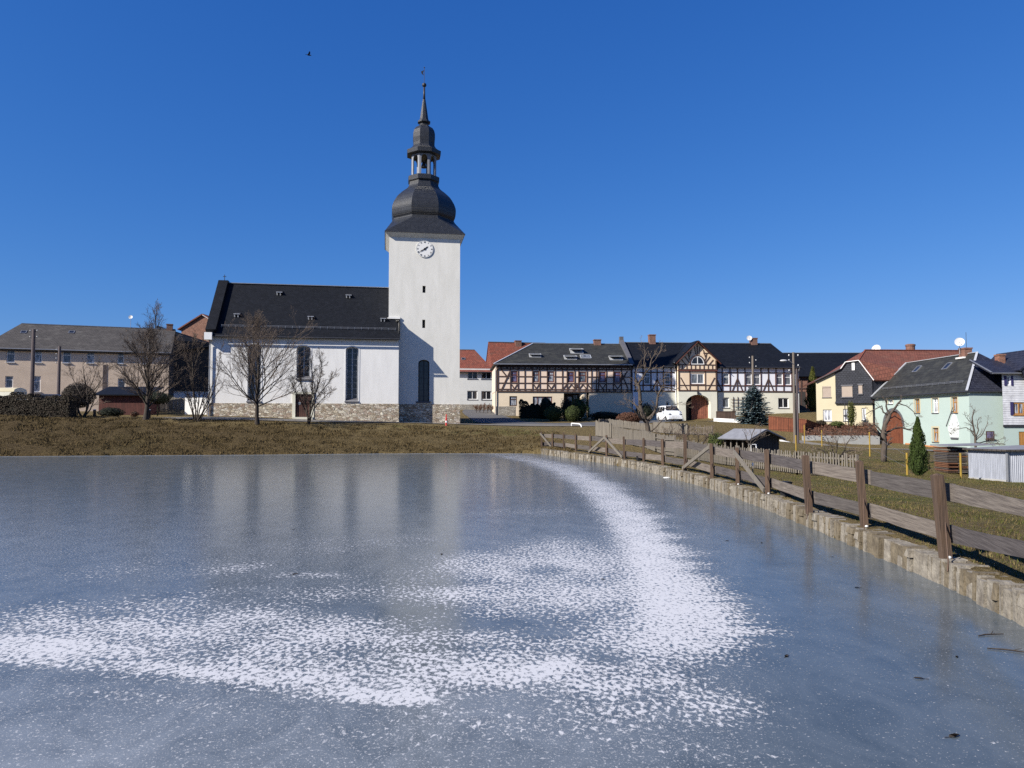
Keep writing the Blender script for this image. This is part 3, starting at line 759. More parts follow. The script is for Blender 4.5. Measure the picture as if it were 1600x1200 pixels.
ribbon('road', [(-5.0, 108), (-4.2, 96), (-2.4, 86), (-0.5, 77), (3.5, 72.2), (9, 74.5), (15, 82), (21, 87), (26, 88)], [4.0, 4.5, 5, 5.5, 5, 5, 6, 6, 5], 'asphalt', 'grey asphalt lane passing between the church tower and the houses', 'road', 0.035, 80, 6)
ribbon('lane', [(27, 71), (31, 67.5), (33.5, 60), (33.5, 52), (35, 46), (42, 41), (55, 37)], [2.2, 2.4, 2.4, 2.2, 2.2, 2.4, 2.6], 'path_grey', 'narrow lane running in front of the mint green house', 'road', 0.045, 60, 4)

# ------------------------------------------------------------------ frozen pond
def frost_density(px, py):
    f = np.zeros(px.shape)
    def blob(x, y, rx, ry, s, ang=0.0, p=2.0):
        nonlocal f
        a = math.radians(ang); dx = px - x; dy = py - y
        u = dx * math.cos(a) + dy * math.sin(a); v = -dx * math.sin(a) + dy * math.cos(a)
        r = np.sqrt((u / rx) ** 2 + (v / ry) ** 2)
        f = np.maximum(f, s * np.exp(-r ** (p * 1.6)))
    # bright band coming down from the far right corner
    ky = [706, 714, 722, 736, 755, 780, 810, 845, 885, 925, 960, 985, 1010, 1040]
    cx = np.interp(py, ky, [770, 805, 845, 888, 925, 957, 985, 1006, 1024, 1044, 1062, 1070, 1040, 1000])
    ww = np.interp(py, ky, [40, 44, 42, 46, 50, 54, 58, 66, 78, 92, 112, 125, 150, 170])
    ss = np.interp(py, ky, [.40, .52, .62, .70, .76, .82, .88, .93, .97, 1.0, 1.0, .98, .9, .5])
    wob = .72 + .7 * vnoise(py / 4.0, py * 0 + 3.3, 5)
    du = px - cx
    f = np.maximum(f, ss * np.exp(-np.abs(du / (ww * np.where(du > 0, wob, 1.0))) ** 2.6) * (py > 704) * (py < 1046))
    for (x, y, rx, ry, s) in [(1135, 986, 100, 6, .95), (1100, 951, 85, 6, .92), (1075, 905, 70, 4, .84), (1050, 868, 60, 4, .8), (1035, 840, 55, 3, .78), (1085, 930, 70, 4, .84), (1110, 1002, 80, 5, .84)]:
        blob(x, y, rx, ry, s)
    # broad dimpled field on the left and centre, brightest along its lower edge
    up = np.interp(px, [-200, 0, 150, 300, 450, 600, 700, 850, 950, 1050, 1150], [935, 930, 922, 905, 885, 872, 858, 832, 815, 830, 960])
    lo = np.interp(px, [-200, 0, 200, 350, 500, 650, 760, 900, 1000, 1100, 1180], [1035, 1045, 1066, 1088, 1110, 1112, 1100, 1118, 1130, 1105, 1050])
    t = (py - up) / np.maximum(lo - up, 20)
    body = smooth01((t + .12) / .5) * smooth01((1.06 - t) / .24) * smooth01((1200 - px) / 160)
    big = vnoise(px / 95.0, py / 30.0, 7) * .6 + vnoise(px / 40.0, py / 13.0, 8) * .4
    f = np.maximum(f, body * (.50 + .34 * big))
    ridge = np.exp(-((t - .80) / .17) ** 2) * smooth01((1120 - px) / 160)
    f = np.maximum(f, ridge * (.60 + .40 * big))
    for (x, y, rx, ry, s, a) in [(900, 880, 150, 45, .74, 4), (800, 890, 160, 34, .76, 2), (900, 930, 180, 34, .76, 3), (760, 925, 170, 24, .76, 0), (80, 1010, 240, 26, .92, 3), (330, 1052, 190, 14, .92, 7), (640, 1090, 70, 18, 1.0, 0), (570, 1085, 120, 18, .92, 5), (860, 1045, 160, 24, .92, -8),
                                 (480, 900, 90, 8, .60, 0), (370, 888, 80, 10, .55, -6), (830, 1130, 300, 34, .46, 4), (1100, 1095, 130, 36, .62, 12), (1000, 1110, 200, 34, .60, 6), (600, 1150, 260, 22, .36, 2), (1050, 1165, 220, 22, .40, 6), (250, 1095, 240, 16, .40, 6), (250, 890, 260, 22, .34, -3), (560, 850, 220, 16, .36, -3), (820, 800, 130, 10, .36, -3)]:
        blob(x, y, rx, ry, s, a)
    # openings in the frost
    for (x, y, rx, ry, s) in [(560, 948, 120, 12, .7), (640, 955, 90, 11, .6), (770, 975, 120, 12, .75), (860, 990, 70, 9, .5), (845, 892, 34, 8, .5), (700, 912, 60, 7, .3), (470, 908, 50, 7, .6), (945, 1030, 24, 8, .85), (700, 1012, 90, 9, .35), (400, 935, 90, 9, .35), (180, 960, 90, 8, .3)]:
        r2 = ((px - x) / rx) ** 2 + ((py - y) / ry) ** 2
        f = f * (1 - s * np.exp(-r2))
    return f
def spark_density(px, py):
    sp = 1.0 * np.exp(-((py - 850) / 95.0) ** 2) * smooth01((1250 - px) / 200)
    sp = np.maximum(sp, .8 * smooth01((py - 960) / 100) * smooth01((1330 - px) / 260))
    return np.maximum(sp, .18 * smooth01((py - 725) / 40))
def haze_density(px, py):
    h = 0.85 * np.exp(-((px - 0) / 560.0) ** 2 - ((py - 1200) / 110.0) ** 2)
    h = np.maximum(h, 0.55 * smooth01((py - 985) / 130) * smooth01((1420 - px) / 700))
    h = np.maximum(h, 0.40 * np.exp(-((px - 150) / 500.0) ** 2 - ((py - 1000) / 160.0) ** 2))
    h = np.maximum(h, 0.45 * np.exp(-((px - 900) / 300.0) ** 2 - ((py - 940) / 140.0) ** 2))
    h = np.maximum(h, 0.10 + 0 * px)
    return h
ix = np.arange(-50, 8.01, 0.22); iy = np.concatenate([np.arange(1.4, 18, 0.09), np.arange(18, 54, 0.22)])
IX, IY = np.meshgrid(ix, iy)
sdv = pond_sd(IX, IY)
pz = -CZ
fw_ = IY * CT + pz * ST; up_ = -IY * ST + pz * CT
IPX = 800 + FPX * IX / np.maximum(fw_, 0.3); IPY = 600 - FPX * up_ / np.maximum(fw_, 0.3)
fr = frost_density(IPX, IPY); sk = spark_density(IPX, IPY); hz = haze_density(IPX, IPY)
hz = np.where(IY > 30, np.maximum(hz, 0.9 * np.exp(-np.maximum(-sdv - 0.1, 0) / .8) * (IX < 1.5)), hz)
idx = -np.ones(IX.size, dtype=np.int64)
ii = np.arange(IX.size).reshape(IX.shape)
ok = (np.minimum(np.minimum(sdv[:-1, :-1], sdv[1:, 1:]), np.minimum(sdv[1:, :-1], sdv[:-1, 1:])) < 0.18)
q = np.stack([ii[:-1, :-1], ii[:-1, 1:], ii[1:, 1:], ii[1:, :-1]], -1)[ok]
used = np.unique(q); idx[used] = np.arange(len(used))
v = np.stack([IX.ravel(), IY.ravel(), np.zeros(IX.size)], -1)[used]
def ice_material():
    m, nt, b = nm('ice')
    tc = nd(nt, 'ShaderNodeTexCoord')
    A = nd(nt, 'ShaderNodeAttribute', attribute_name='frost'); Hz = nd(nt, 'ShaderNodeAttribute', attribute_name='haze'); Sk = nd(nt, 'ShaderNodeAttribute', attribute_name='spark')
    mp = nd(nt, 'ShaderNodeMapping'); mp.inputs['Scale'].default_value = (1.0, 0.72, 1.0); mp.inputs['Rotation'].default_value = (0, 0, 0.35)
    lk(nt, tc, 'Object', mp, 'Vector')
    def nz(scale, detail=4.0, rough=0.6, dist=0.0, src=mp, so='Vector'):
        n = nd(nt, 'ShaderNodeTexNoise', Scale=scale, Detail=detail, Roughness=rough, Distortion=dist); lk(nt, src, so, n, 'Vector'); return n
    n1 = nz(20.0, 2.5, 0.5, 0.4); n2 = nz(1.3, 4.0, .65); n3 = nz(70.0, 2.0, 0.6, 0.0, tc, 'Object'); n4 = nz(1.5, 9.0, 0.72, 1.0); n5 = nz(30.0, 2.0, 0.55, 0.0, tc, 'Object')
    def mth(op, a, bb, clamp=False):
        n = nd(nt, 'ShaderNodeMath', operation=op); n.use_clamp = clamp
        for i, x in enumerate((a, bb)):
            if isinstance(x, (int, float)): n.inputs[i].default_value = x
            else: nt.links.new(x[0].outputs[x[1]], n.inputs[i])
        return (n, 0)
    a = mth('MULTIPLY', mth('SUBTRACT', (n1, 'Fac'), 0.5), 2.3)
    a2 = mth('MULTIPLY', mth('SUBTRACT', (n2, 'Fac'), 0.5), .5)
    a3 = mth('MULTIPLY', mth('SUBTRACT', (n3, 'Fac'), 0.5), 0.9)
    s = mth('ADD', mth('ADD', (A, 'Fac'), a), mth('ADD', a2, a3))
    mr = nd(nt, 'ShaderNodeMapRange'); mr.inputs['From Min'].default_value = 0.53; mr.inputs['From Max'].default_value = 0.84
    nt.links.new(s[0].outputs[0], mr.inputs['Value'])
    spk = nd(nt, 'ShaderNodeMapRange'); spk.inputs['From Min'].default_value = 0.66; spk.inputs['From Max'].default_value = 0.74
    sp2 = mth('ADD', mth('MAXIMUM', (n3, 'Fac'), mth('SUBTRACT', (n5, 'Fac'), 0.005)), mth('MULTIPLY', (Sk, 'Fac'), 0.085)); nt.links.new(sp2[0].outputs[0], spk.inputs['Value'])
    spm = mth('MULTIPLY', (spk, 'Result'), 0.6)
    mask = mth('MAXIMUM', mth('MULTIPLY', (mr, 'Result'), 0.94), spm)
    icecol = ramp(nt, n4, 'Fac', [(0.25, (0.042, 0.057, 0.070)), (0.75, (0.080, 0.098, 0.112))])
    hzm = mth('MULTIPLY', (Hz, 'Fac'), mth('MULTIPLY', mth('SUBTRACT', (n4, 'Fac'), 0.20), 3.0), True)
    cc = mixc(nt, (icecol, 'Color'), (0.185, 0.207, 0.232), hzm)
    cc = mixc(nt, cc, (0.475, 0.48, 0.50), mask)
    setc(nt, b, cc)
    rr = nd(nt, 'ShaderNodeMapRange'); rr.inputs['To Min'].default_value = 0.16; rr.inputs['To Max'].default_value = 0.75
    nt.links.new(mask[0].outputs[0], rr.inputs['Value'])
    r2 = mth('ADD', (rr, 'Result'), mth('MULTIPLY', hzm, 0.12)); nt.links.new(r2[0].outputs[0], b.inputs['Roughness'])
    b.inputs['IOR'].default_value = 1.31; b.inputs['Specular IOR Level'].default_value = 0.5
    hb = mth('ADD', mth('MULTIPLY', mask, 0.8), mth('MULTIPLY', (n3, 'Fac'), 0.12))
    bump(nt, b, hb[0], 0, 0.30, 0.012)
ice_material()
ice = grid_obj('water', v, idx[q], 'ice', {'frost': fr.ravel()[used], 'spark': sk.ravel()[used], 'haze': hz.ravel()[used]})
tag(ice, 'frozen blue-grey pond with drifts of white frost', 'frozen pond', kind='structure')
# ================================================================== church
def build_church():
    F = Fac(325, 67.6, 623, 70.5, 2.0)
    r = F.root('church', 'white village church with clock tower, onion dome and slate roof behind the bank', 'church')
    TO = 1.5                                   # tower front stands this far behind the nave front
    zp = (F.z_(325, 628.5) + F.z_(620, 632)) / 2   # plinth top
    ze = (F.z_(340, 527) + F.z_(618, 531)) / 2     # top of visible wall
    uE = F.u_(622.5)
    uT0, uT1 = F.u_(606.8, 560, TO), F.u_(718.3, 560, TO)
    slope = 1.11
    ey = -0.42; ez = F.z_(480, 526, ey)
    zr = lambda y: ez + (y - ey) * slope
    W2 = 4.75; RZ = zr(W2); N2 = 2 * W2
    # nave
    wins = []
    for (x0, y0, x1, y1) in [(387, 538, 408, 626), (463.5, 540.5, 485, 591), (540, 542, 560, 626)]:
        ua, ub, za, zb = F.rect(x0, y0, x1, y1); wins.append((ua, ub, za, zb, (ub - ua) * 0.22, 0.5))
    dua, dub, dza, dzb = F.rect(461.5, 616, 486, 651.5)
    mb = MB(); wall_holes(mb, 0.0, uE, zp, ze + 0.5, wins + [(dua, dub, zp, dzb, 0, 0.5)], 0.0)
    mb.box(uE - 0.3, uE, 0.02, N2, zp, zr(TO) - 0.3, 0, 'fbl')
    mb.poly([(uE, 0, zp), (uE, TO + .1, zp), (uE, TO + .1, zr(TO) - .2), (uE, 0, ze + .5)])
    mb.poly([(0, N2, zp), (0, 0, zp), (0, 0, ze + .5), (0, W2, RZ - .25), (0, N2, ze + .5)])
    mb.poly([(uE, N2, zp), (0, N2, zp), (0, N2, ze + .5), (uE, N2, ze + .5)])
    mb.build('nave_wall', 'render_white', r)
    # rubble plinth, with the doorway cut out
    pm = MB()
    pm.box(-0.06, dua - 0.28, -0.05, N2, -2.5, zp - 0.003); pm.box(dub + 0.28, uE + 0.05, -0.05, N2, -2.5, zp - 0.003)
    pm.box(dua - 0.29, dub + 0.29, 0.5, N2, -2.5, zp - 0.01)
    pm.build('plinth', 'rubble_stone', r)
    dm = MB(); dm.box(dua - 0.28, dua, -0.09, 0.45, -2.0, dzb + 0.02); dm.box(dub, dub + 0.28, -0.09, 0.45, -2.0, dzb + 0.02); dm.box(dua - 0.28, dub + 0.28, -0.088, 0.45, dzb + 0.02, dzb + 0.2)
    dm.box(dua - 0.2, dub + 0.2, -0.6, 0.4, dza - 0.6, dza - 0.01)
    door = MB(); door.box(dua + 0.003, dub - 0.003, 0.06, 0.14, dza, dzb + 0.015)
    dobj = door.build('door', 'plank_door', r)
    dm.build('door_frame', 'render_pale', dobj)
    pl = MB(); pl.rings([(0.14, 0), (0.14, 0.02)], 14, 0, 0); po = pl.build('notice', 'zinc', dobj); po.location = (dua + 0.36, 0.058, dzb - 0.85); po.rotation_euler = (math.pi / 2, 0, 0)
    for h in wins:
        window(r, h, 0.40, 'zinc', 'glass_church', '#', 0.14, rise=h[4])
        s = MB(); s.poly([(h[0] - .07, -.12, h[2] - .10), (h[1] + .07, -.12, h[2] - .10), (h[1] - 0.02, .36, h[2] + .22), (h[0] + 0.02, .36, h[2] + .22)])
        s.poly([(h[0] - .07, -.12, h[2] - .17), (h[1] + .07, -.12, h[2] - .17), (h[1] + .07, -.12, h[2] - .10), (h[0] - .07, -.12, h[2] - .10)])
        s.poly([(h[0] - .07, -.12, h[2] - .17), (h[0] - .07, -.12, h[2] - .10), (h[0] - .02, .36, h[2] + .22), (h[0] - .02, .36, h[2] - .17)])
        s.poly([(h[1] + .07, -.12, h[2] - .17), (h[1] + .02, .36, h[2] - .17), (h[1] + .02, .36, h[2] + .22), (h[1] + .07, -.12, h[2] - .10)])
        s.build('window_sill', 'sill_grey', r)
        fr = MB(); a = h[0] - 0.11; b = h[1] + 0.11      # flat plaster band round the opening
        zs = h[3] - h[4]
        fr.box(a, h[0], -0.025, 0.01, h[2] - 0.04, zs); fr.box(h[1], b, -0.025, 0.01, h[2] - 0.04, zs)
        A = arch_pts(a, b, zs, h[3] + 0.12, 12); B = arch_pts(h[0], h[1], zs, h[3], 12)
        for k in range(12):
            fr.poly([(A[k][0], -.025, A[k][1]), (B[k][0], -.025, B[k][1]), (B[k + 1][0], -.025, B[k + 1][1]), (A[k + 1][0], -.025, A[k + 1][1])])
        fr.build('window_surround', 'white_paint', r)
    # eaves cornice and gutter
    cm = MB(); cm.box(0.25, uE + 0.02, -0.10, -0.004, ze - 0.10, ze + 0.10); cm.box(0.25, uE + 0.03, -0.24, -0.003, ze + 0.103, ze + 0.30)
    cm.build('cornice', 'render_grey', r)
    gm = MB(); gm.tube([(0.2, ey - 0.07, ez - 0.10), (uE + 0.1, ey - 0.07, ez - 0.10)], 0.075, 8); gm.build('gutter', 'dark_metal', r)
    dp = MB(); ud = F.u_(327.5, 560, -0.2); dp.tube([(ud, -0.45, ez - 0.1), (ud, -0.16, ez - 0.9), (ud, -0.16, -0.5)], 0.06, 8); dp.build('downpipe', 'zinc', r)
    # roof
    rm = MB(); T = 0.16
    rm.slab([(0.15, ey, ez), (uE + .12, ey, ez), (uE + .12, TO, zr(TO)), (0.15, TO, zr(TO))], T)
    rm.slab([(0.15, TO, zr(TO)), (uT0 + .25, TO, zr(TO)), (uT0 + .25, W2, RZ), (0.15, W2, RZ)], T)
    rm.slab([(uE + .12, N2 - ey, ez), (0.15, N2 - ey, ez), (0.15, W2, RZ), (uE + .12, W2, RZ)], T)
    roof = rm.build('roof', 'slate', r)
    rg = MB(); rg.bar((0.5, W2, RZ + 0.03), (uT0 + .1, W2, RZ + 0.03), 0.28, 0.07); rg.build('ridge_cap', 'zinc', roof)
    fl = MB(); fl.box(uT0 - .02, uE + .14, TO - .16, TO + .0, zr(TO) - 0.02, zr(TO) + 0.16); fl.box(uT0 - 0.14, uT0 - 0.005, TO + .02, W2, zr(TO) - 0.02, zr(TO) + 0.1)
    fl.build('flashing', 'render_white', roof)
    # snow guard
    sg = MB(); yy = ey + 0.75; zz = zr(yy) + 0.22
    sg.tube([(0.9, yy, zz), (uE - .3, yy, zz)], 0.018, 5); sg.tube([(0.9, yy - .06, zz - .12), (uE - .3, yy - .06, zz - .12)], 0.018, 5)
    for k in range(26):
        u = 0.95 + (uE - 1.3) * k / 25
        sg.bar((u, yy, zr(yy) - 0.02), (u, yy, zz + .03), 0.03, 0.03)
    sg.build('snow_guard', 'zinc', roof)
    for (px, py) in [(371, 493), (437, 459), (486, 497), (545, 463.5), (599, 500)]:
        y = 2.5
        for _ in range(8):
            u, z = F.uz(px, py, y); y = ey + (z - ez) / slope
        d = MB(); d.slab([(u - .34, y - .28, z + .06), (u + .34, y - .28, z + .06), (u + .28, y + .45, z + .42), (u - .28, y + .45, z + .42)], 0.05)
        d.box(u - .26, u + .26, y - .10, y + .35, z - .15, z + .13)
        dd = d.build('vent', 'matt_black', roof)
        e = MB()
        for du in (-.22, .08): e.bar((u + du, y - .31, z + .10), (u + du + .02, y - .2, z - .18), .10, .04); e.bar((u + du - .08, y - .32, z + .11), (u + du + .2, y - .32, z + .11), .06, .05)
        e.build('vent_hood', 'zinc_bright', dd)
    # raised slate-clad gable parapet on the left
    pm = MB(); u0, u1 = -0.28, 0.62; H = 0.62
    def band(y0, z0, y1, z1):
        pm.slab([(u0, y0, z0 + H), (u1, y0, z0 + H), (u1, y1, z1 + H), (u0, y1, z1 + H)], H + 0.25)
    band(ey - .1, zr(ey - .1), W2 - .35, zr(W2 - .35)); pm.box(u0, u1, W2 - .35, W2 + .35, RZ - .3, zr(W2 - .35) + H)
    pm.slab([(u1, N2 - ey, ez + H), (u0, N2 - ey, ez + H), (u0, W2 + .35, zr(W2 - .35) + H), (u1, W2 + .35, zr(W2 - .35) + H)], H + 0.25)
    gp_ = pm.build('gable_parapet', 'slate', r)
    kb = MB(); kb.box(u0 - .05, u0 + .62, ey - .25, 0.3, ez - .45, ez + .22); kb.build('kneeler', 'white_paint', r)
    cr = MB(); cz = zr(W2 - .35) + H; cu = (u0 + u1) / 2 + .05
    cr.bar((cu, W2, cz), (cu, W2, cz + .62), .05, .05); cr.bar((cu - .16, W2, cz + .42), (cu + .16, W2, cz + .42), .05, .05); cr.build('gable_cross', 'dark_metal', gp_)
    # ---------------------------------------------------------------- tower
    zt = F.z_(663, 371, TO); TW = uT1 - uT0; uc = (uT0 + uT1) / 2; yc = TO + TW / 2
    ua, ub, za, zb = F.rect(653.5, 562, 671, 628, TO)
    tw = (ua, ub, za, zb, (ub - ua) * .3, 0.45)
    slits = [F.rect(660.2, 446.5, 665.0, 457.5, TO) + (0, .5), F.rect(659.8, 499.5, 664.4, 512.5, TO) + (0, .5)]
    mb = MB(); wall_holes(mb, uT0, uT1, zp, zt, [tw] + slits, TO)
    mb.poly([(uT1, TO, zp), (uT1, TO + TW, zp), (uT1, TO + TW, zt), (uT1, TO, zt)])
    mb.poly([(uT0, TO + TW, zp), (uT0, TO, zp), (uT0, TO, zt), (uT0, TO + TW, zt)])
    mb.poly([(uT1, TO + TW, zp), (uT0, TO + TW, zp), (uT0, TO + TW, zt), (uT1, TO + TW, zt)])
    mb.build('tower_wall', 'render_tower', r)
    pm = MB(); pm.box(uT0 - .05, uT1 + .05, TO - .05, TO + TW + .05, -2.5, zp - .004); pm.build('tower_plinth', 'rubble_stone', r)
    window(r, tw, TO + .36, 'dark_metal', 'glass_church', '#', .12, rise=tw[4])
    s = MB(); s.box(ua - .2, ub + .2, TO - .14, TO + .3, za - .12, za + .05); s.build('window_sill', 'sill_grey', r)
    for h in slits:
        g = MB(); g.box(h[0] + .002, h[1] - .002, TO + .3, TO + .34, h[2] + .002, h[3] - .002); g.build('slit_window', 'matt_black', r)
    # clock
    cu, cz = F.uz(663.6, 389.3, TO); R = 12.9 / 1150 * (71.6 + TO)
    ck = MB(); ck.rings([(R, 0), (R, .05), (R * .93, .06)], 40, 0, 0)
    clk = ck.build('clock', 'clock_face', r); clk.location = (cu, TO - .002, cz); clk.rotation_euler = (math.pi / 2, 0, 0)
    rm = MB(); n = 40
    for k in range(n):
        a, b = 2 * math.pi * k / n, 2 * math.pi * (k + 1) / n
        rm.poly([(R * .97 * math.cos(a), R * .97 * math.sin(a), .066), (R * 1.03 * math.cos(a), R * 1.03 * math.sin(a), .066), (R * 1.03 * math.cos(b), R * 1.03 * math.sin(b), .066), (R * .97 * math.cos(b), R * .97 * math.sin(b), .066)])
        rm.poly([(R * 1.03 * math.cos(a), R * 1.03 * math.sin(a), .066), (R * 1.03 * math.cos(a), R * 1.03 * math.sin(a), 0), (R * 1.03 * math.cos(b), R * 1.03 * math.sin(b), 0), (R * 1.03 * math.cos(b), R * 1.03 * math.sin(b), .066)])
    rm.build('clock_rim', 'render_grey', clk)
    NUM = ['XII', 'I', 'II', 'III', 'IIII', 'V', 'VI', 'VII', 'VIII', 'IX', 'X', 'XI']
    hgt = R * .17
    for k, t in enumerate(NUM):
        a = math.pi / 2 - 2 * math.pi * k / 12; nm_ = MB()
        er = Vector((math.cos(a), math.sin(a), 0)); et = Vector((er.y, -er.x, 0)); wd = {'I': .055, 'V': .12, 'X': .12}
        tot = sum(wd[c] for c in t) * R; p = -tot / 2
        for c in t:
            w_ = wd[c] * R; m = p + w_ / 2; p += w_
            lo, hi = R * .84 - hgt / 2, R * .84 + hgt / 2
            def L(x0, r0, x1, r1, w=.013): nm_.bar(er * r0 + et * x0 + Vector((0, 0, .068)), er * r1 + et * x1 + Vector((0, 0, .068)), w * R * 1.6, .012, up=(0, 0, 1))
            if c == 'I': L(m, lo, m, hi)
            elif c == 'V': L(m, lo, m - w_ * .4, hi); L(m, lo, m + w_ * .4, hi)
            else: L(m - w_ * .4, lo, m + w_ * .4, hi); L(m + w_ * .4, lo, m - w_ * .4, hi)
        nm_.build('clock_numeral', 'matt_black', clk)
    hm = MB()
    def hand(ang, L1, w_, z):
        a = math.pi / 2 - ang; d = Vector((math.cos(a), math.sin(a), 0)); q = Vector((d.y, -d.x, 0)); o = Vector((0, 0, z))
        hm.poly([o - d * R * .2 - q * w_ * .5, o - d * R * .2 + q * w_ * .5, o + d * L1 * .55 + q * w_, o + d * L1, o + d * L1 * .55 - q * w_][::-1])
    hand(2 * math.pi * (1 + 40 / 60) / 12, R * .55, R * .085, .085); hand(2 * math.pi * 40 / 60, R * .80, R * .06, .095)
    hm.rings([(R * .13, .07), (R * .13, .10)], 12, 0, 0)
    hm.build('clock_hands', 'matt_black', clk)
    # bell-cast skirt over the square tower
    zs = F.z_(663, 363.5, TO - .42); half = TW / 2 + .43
    k_ = (71.8 + TO + TW / 2) / 1150.0                  # metres per pixel on the tower axis
    zax = lambda py: F.z_(663.5, py, yc)
    sk = MB()
    # cove between wall and eave
    q0 = [(uT0 - .003, TO - .003), (uT1 + .003, TO - .003), (uT1 + .003, TO + TW + .003), (uT0 - .003, TO + TW + .003)]
    q1 = [(uc - half, yc - half), (uc + half, yc - half), (uc + half, yc + half), (uc - half, yc + half)]
    for i in range(4):
        j = (i + 1) % 4
        sk.poly([(*q0[i], zt - .08), (*q0[j], zt - .08), (*q1[j], zs - .06), (*q1[i], zs - .06)])
    sk.build('tower_cornice', 'render_tower', r)
    er_ = MB(); er_.box(uc - half - .03, uc + half + .03, yc - half - .03, yc + half + .03, zs - .058, zs + .05); er_.build('tower_eave', 'dark_metal', r)
    dm = MB()
    aps = lambda px: px * k_                              # apothem from pixels
    prof = [(358, 53), (353.5, 48.5), (350, 46.2), (348, 45.6), (344, 47.6), (338, 48.6), (331, 48.6), (324, 46.6), (318, 43.6), (312, 39.8), (307, 35.2), (303, 31), (299, 26.3), (295.5, 23.6), (291, 22.0), (287, 21.4)]
    ang0 = math.pi / 8
    body_ = prof[1:]; ts = list(range(len(body_))); fine = []
    for k in range(len(body_) - 1):
        a0, a1, a2, a3 = body_[max(k - 1, 0)], body_[k], body_[k + 1], body_[min(k + 2, len(body_) - 1)]
        for q in range(4):
            t = q / 4; fine.append(tuple(.5 * (2 * a1[i] + (a2[i] - a0[i]) * t + (2 * a0[i] - 5 * a1[i] + 4 * a2[i] - a3[i]) * t * t + (3 * a1[i] - a0[i] - 3 * a2[i] + a3[i]) * t ** 3) for i in (0, 1)))
    fine.append(body_[-1]); prof = [prof[0]] + fine
    c8 = 1 / math.cos(math.pi / 8)
    # square-to-octagon flare
    sq = [(uc + half * sx, yc + half * sy) for sx, sy in ((1, math.tan(ang0)), (math.tan(ang0), 1), (-math.tan(ang0), 1), (-1, math.tan(ang0)), (-1, -math.tan(ang0)), (-math.tan(ang0), -1), (math.tan(ang0), -1), (1, -math.tan(ang0)))]
    corner = {0: (1, 1), 2: (-1, 1), 4: (-1, -1), 6: (1, -1)}
    def octv(a, z): return [(uc + a * c8 * math.cos(ang0 + j * math.pi / 4), yc + a * c8 * math.sin(ang0 + j * math.pi / 4), z) for j in range(8)]
    flare = octv(aps(prof[1][1]), zax(prof[1][0]))
    z_e = zs + .05
    mid_ = octv(aps(56), zax(359.5) + .02)
    sqz = [(x, y, z_e) for x, y in sq]
    for j in range(8):
        j2 = (j + 1) % 8
        if j in corner:
            cpt = (uc + half * corner[j][0], yc + half * corner[j][1], z_e)
            dm.poly([sqz[j], cpt, flare[j]]); dm.poly([cpt, sqz[j2], flare[j2]]); dm.poly([cpt, flare[j2], flare[j]])
        else:
            dm.poly([sqz[j], sqz[j2], flare[j2], flare[j]])
    dm.rings([(aps(w_) * c8, zax(y)) for y, w_ in prof[1:]], 8, uc, yc, ang0)
    dome = dm.build('onion_dome', 'slate_dome', r)
    lm = MB(); lm.rings([(aps(21.4) * c8, zax(288)), (aps(23.6) * c8, zax(286)), (aps(23.8) * c8, zax(279.5)), (aps(21.5) * c8, zax(278)), (aps(19) * c8, zax(277.6))], 8, uc, yc, ang0); lm.build('lantern_base', 'slate_dome', r)
    # open lantern: eight piers joined by arches
    la = aps(19.0); z0, z1 = zax(278), zax(245.5); lb = MB()
    for j in range(8):
        a = ang0 + j * math.pi / 4; b = a + math.pi / 4
        A = Vector((uc + la * c8 * math.cos(a), yc + la * c8 * math.sin(a), 0)); B = Vector((uc + la * c8 * math.cos(b), yc + la * c8 * math.sin(b), 0))
        d = (B - A); Lh = d.length; d.normalize(); nn = Vector((d.y, -d.x, 0)); th = 0.14; pw = .21
        def pt(s, z, o): q = A + d * s - nn * o; return (q.x, q.y, z)
        for (s0, s1) in ((0, pw), (Lh - pw, Lh)):
            lb.poly([pt(s0, z0, 0), pt(s1, z0, 0), pt(s1, z1, 0), pt(s0, z1, 0)]); lb.poly([pt(s1, z0, th), pt(s0, z0, th), pt(s0, z1, th), pt(s1, z1, th)])
        lb.poly([pt(pw, z0, 0), pt(pw, z0, th), pt(pw, z1, th), pt(pw, z1, 0)]); lb.poly([pt(Lh - pw, z0, th), pt(Lh - pw, z0, 0), pt(Lh - pw, z1, 0), pt(Lh - pw, z1, th)])
        zs2 = z1 - .52; ar = arch_pts(pw, Lh - pw, zs2, z1 - .12, 8)
        for k in range(8):
            a0, a1 = ar[k], ar[k + 1]
            lb.poly([pt(a0[0], a0[1], 0), pt(a1[0], a1[1], 0), pt(a1[0], z1, 0), pt(a0[0], z1, 0)][::-1])
            lb.poly([pt(a0[0], a0[1], th), pt(a1[0], a1[1], th), pt(a1[0], z1, th), pt(a0[0], z1, th)])
            lb.poly([pt(a0[0], a0[1], 0), pt(a0[0], a0[1], th), pt(a1[0], a1[1], th), pt(a1[0], a1[1], 0)])
    lant = lb.build('lantern', 'lantern_grey', r)
    bell = MB(); bell.rings([(0.02, z1 - .5), (.14, z1 - .55), (.2, z1 - .8), (.26, z1 - 1.0), (.34, z1 - 1.12)], 14, uc, yc); bell.build('bell', 'dark_metal', lant, smooth=True)
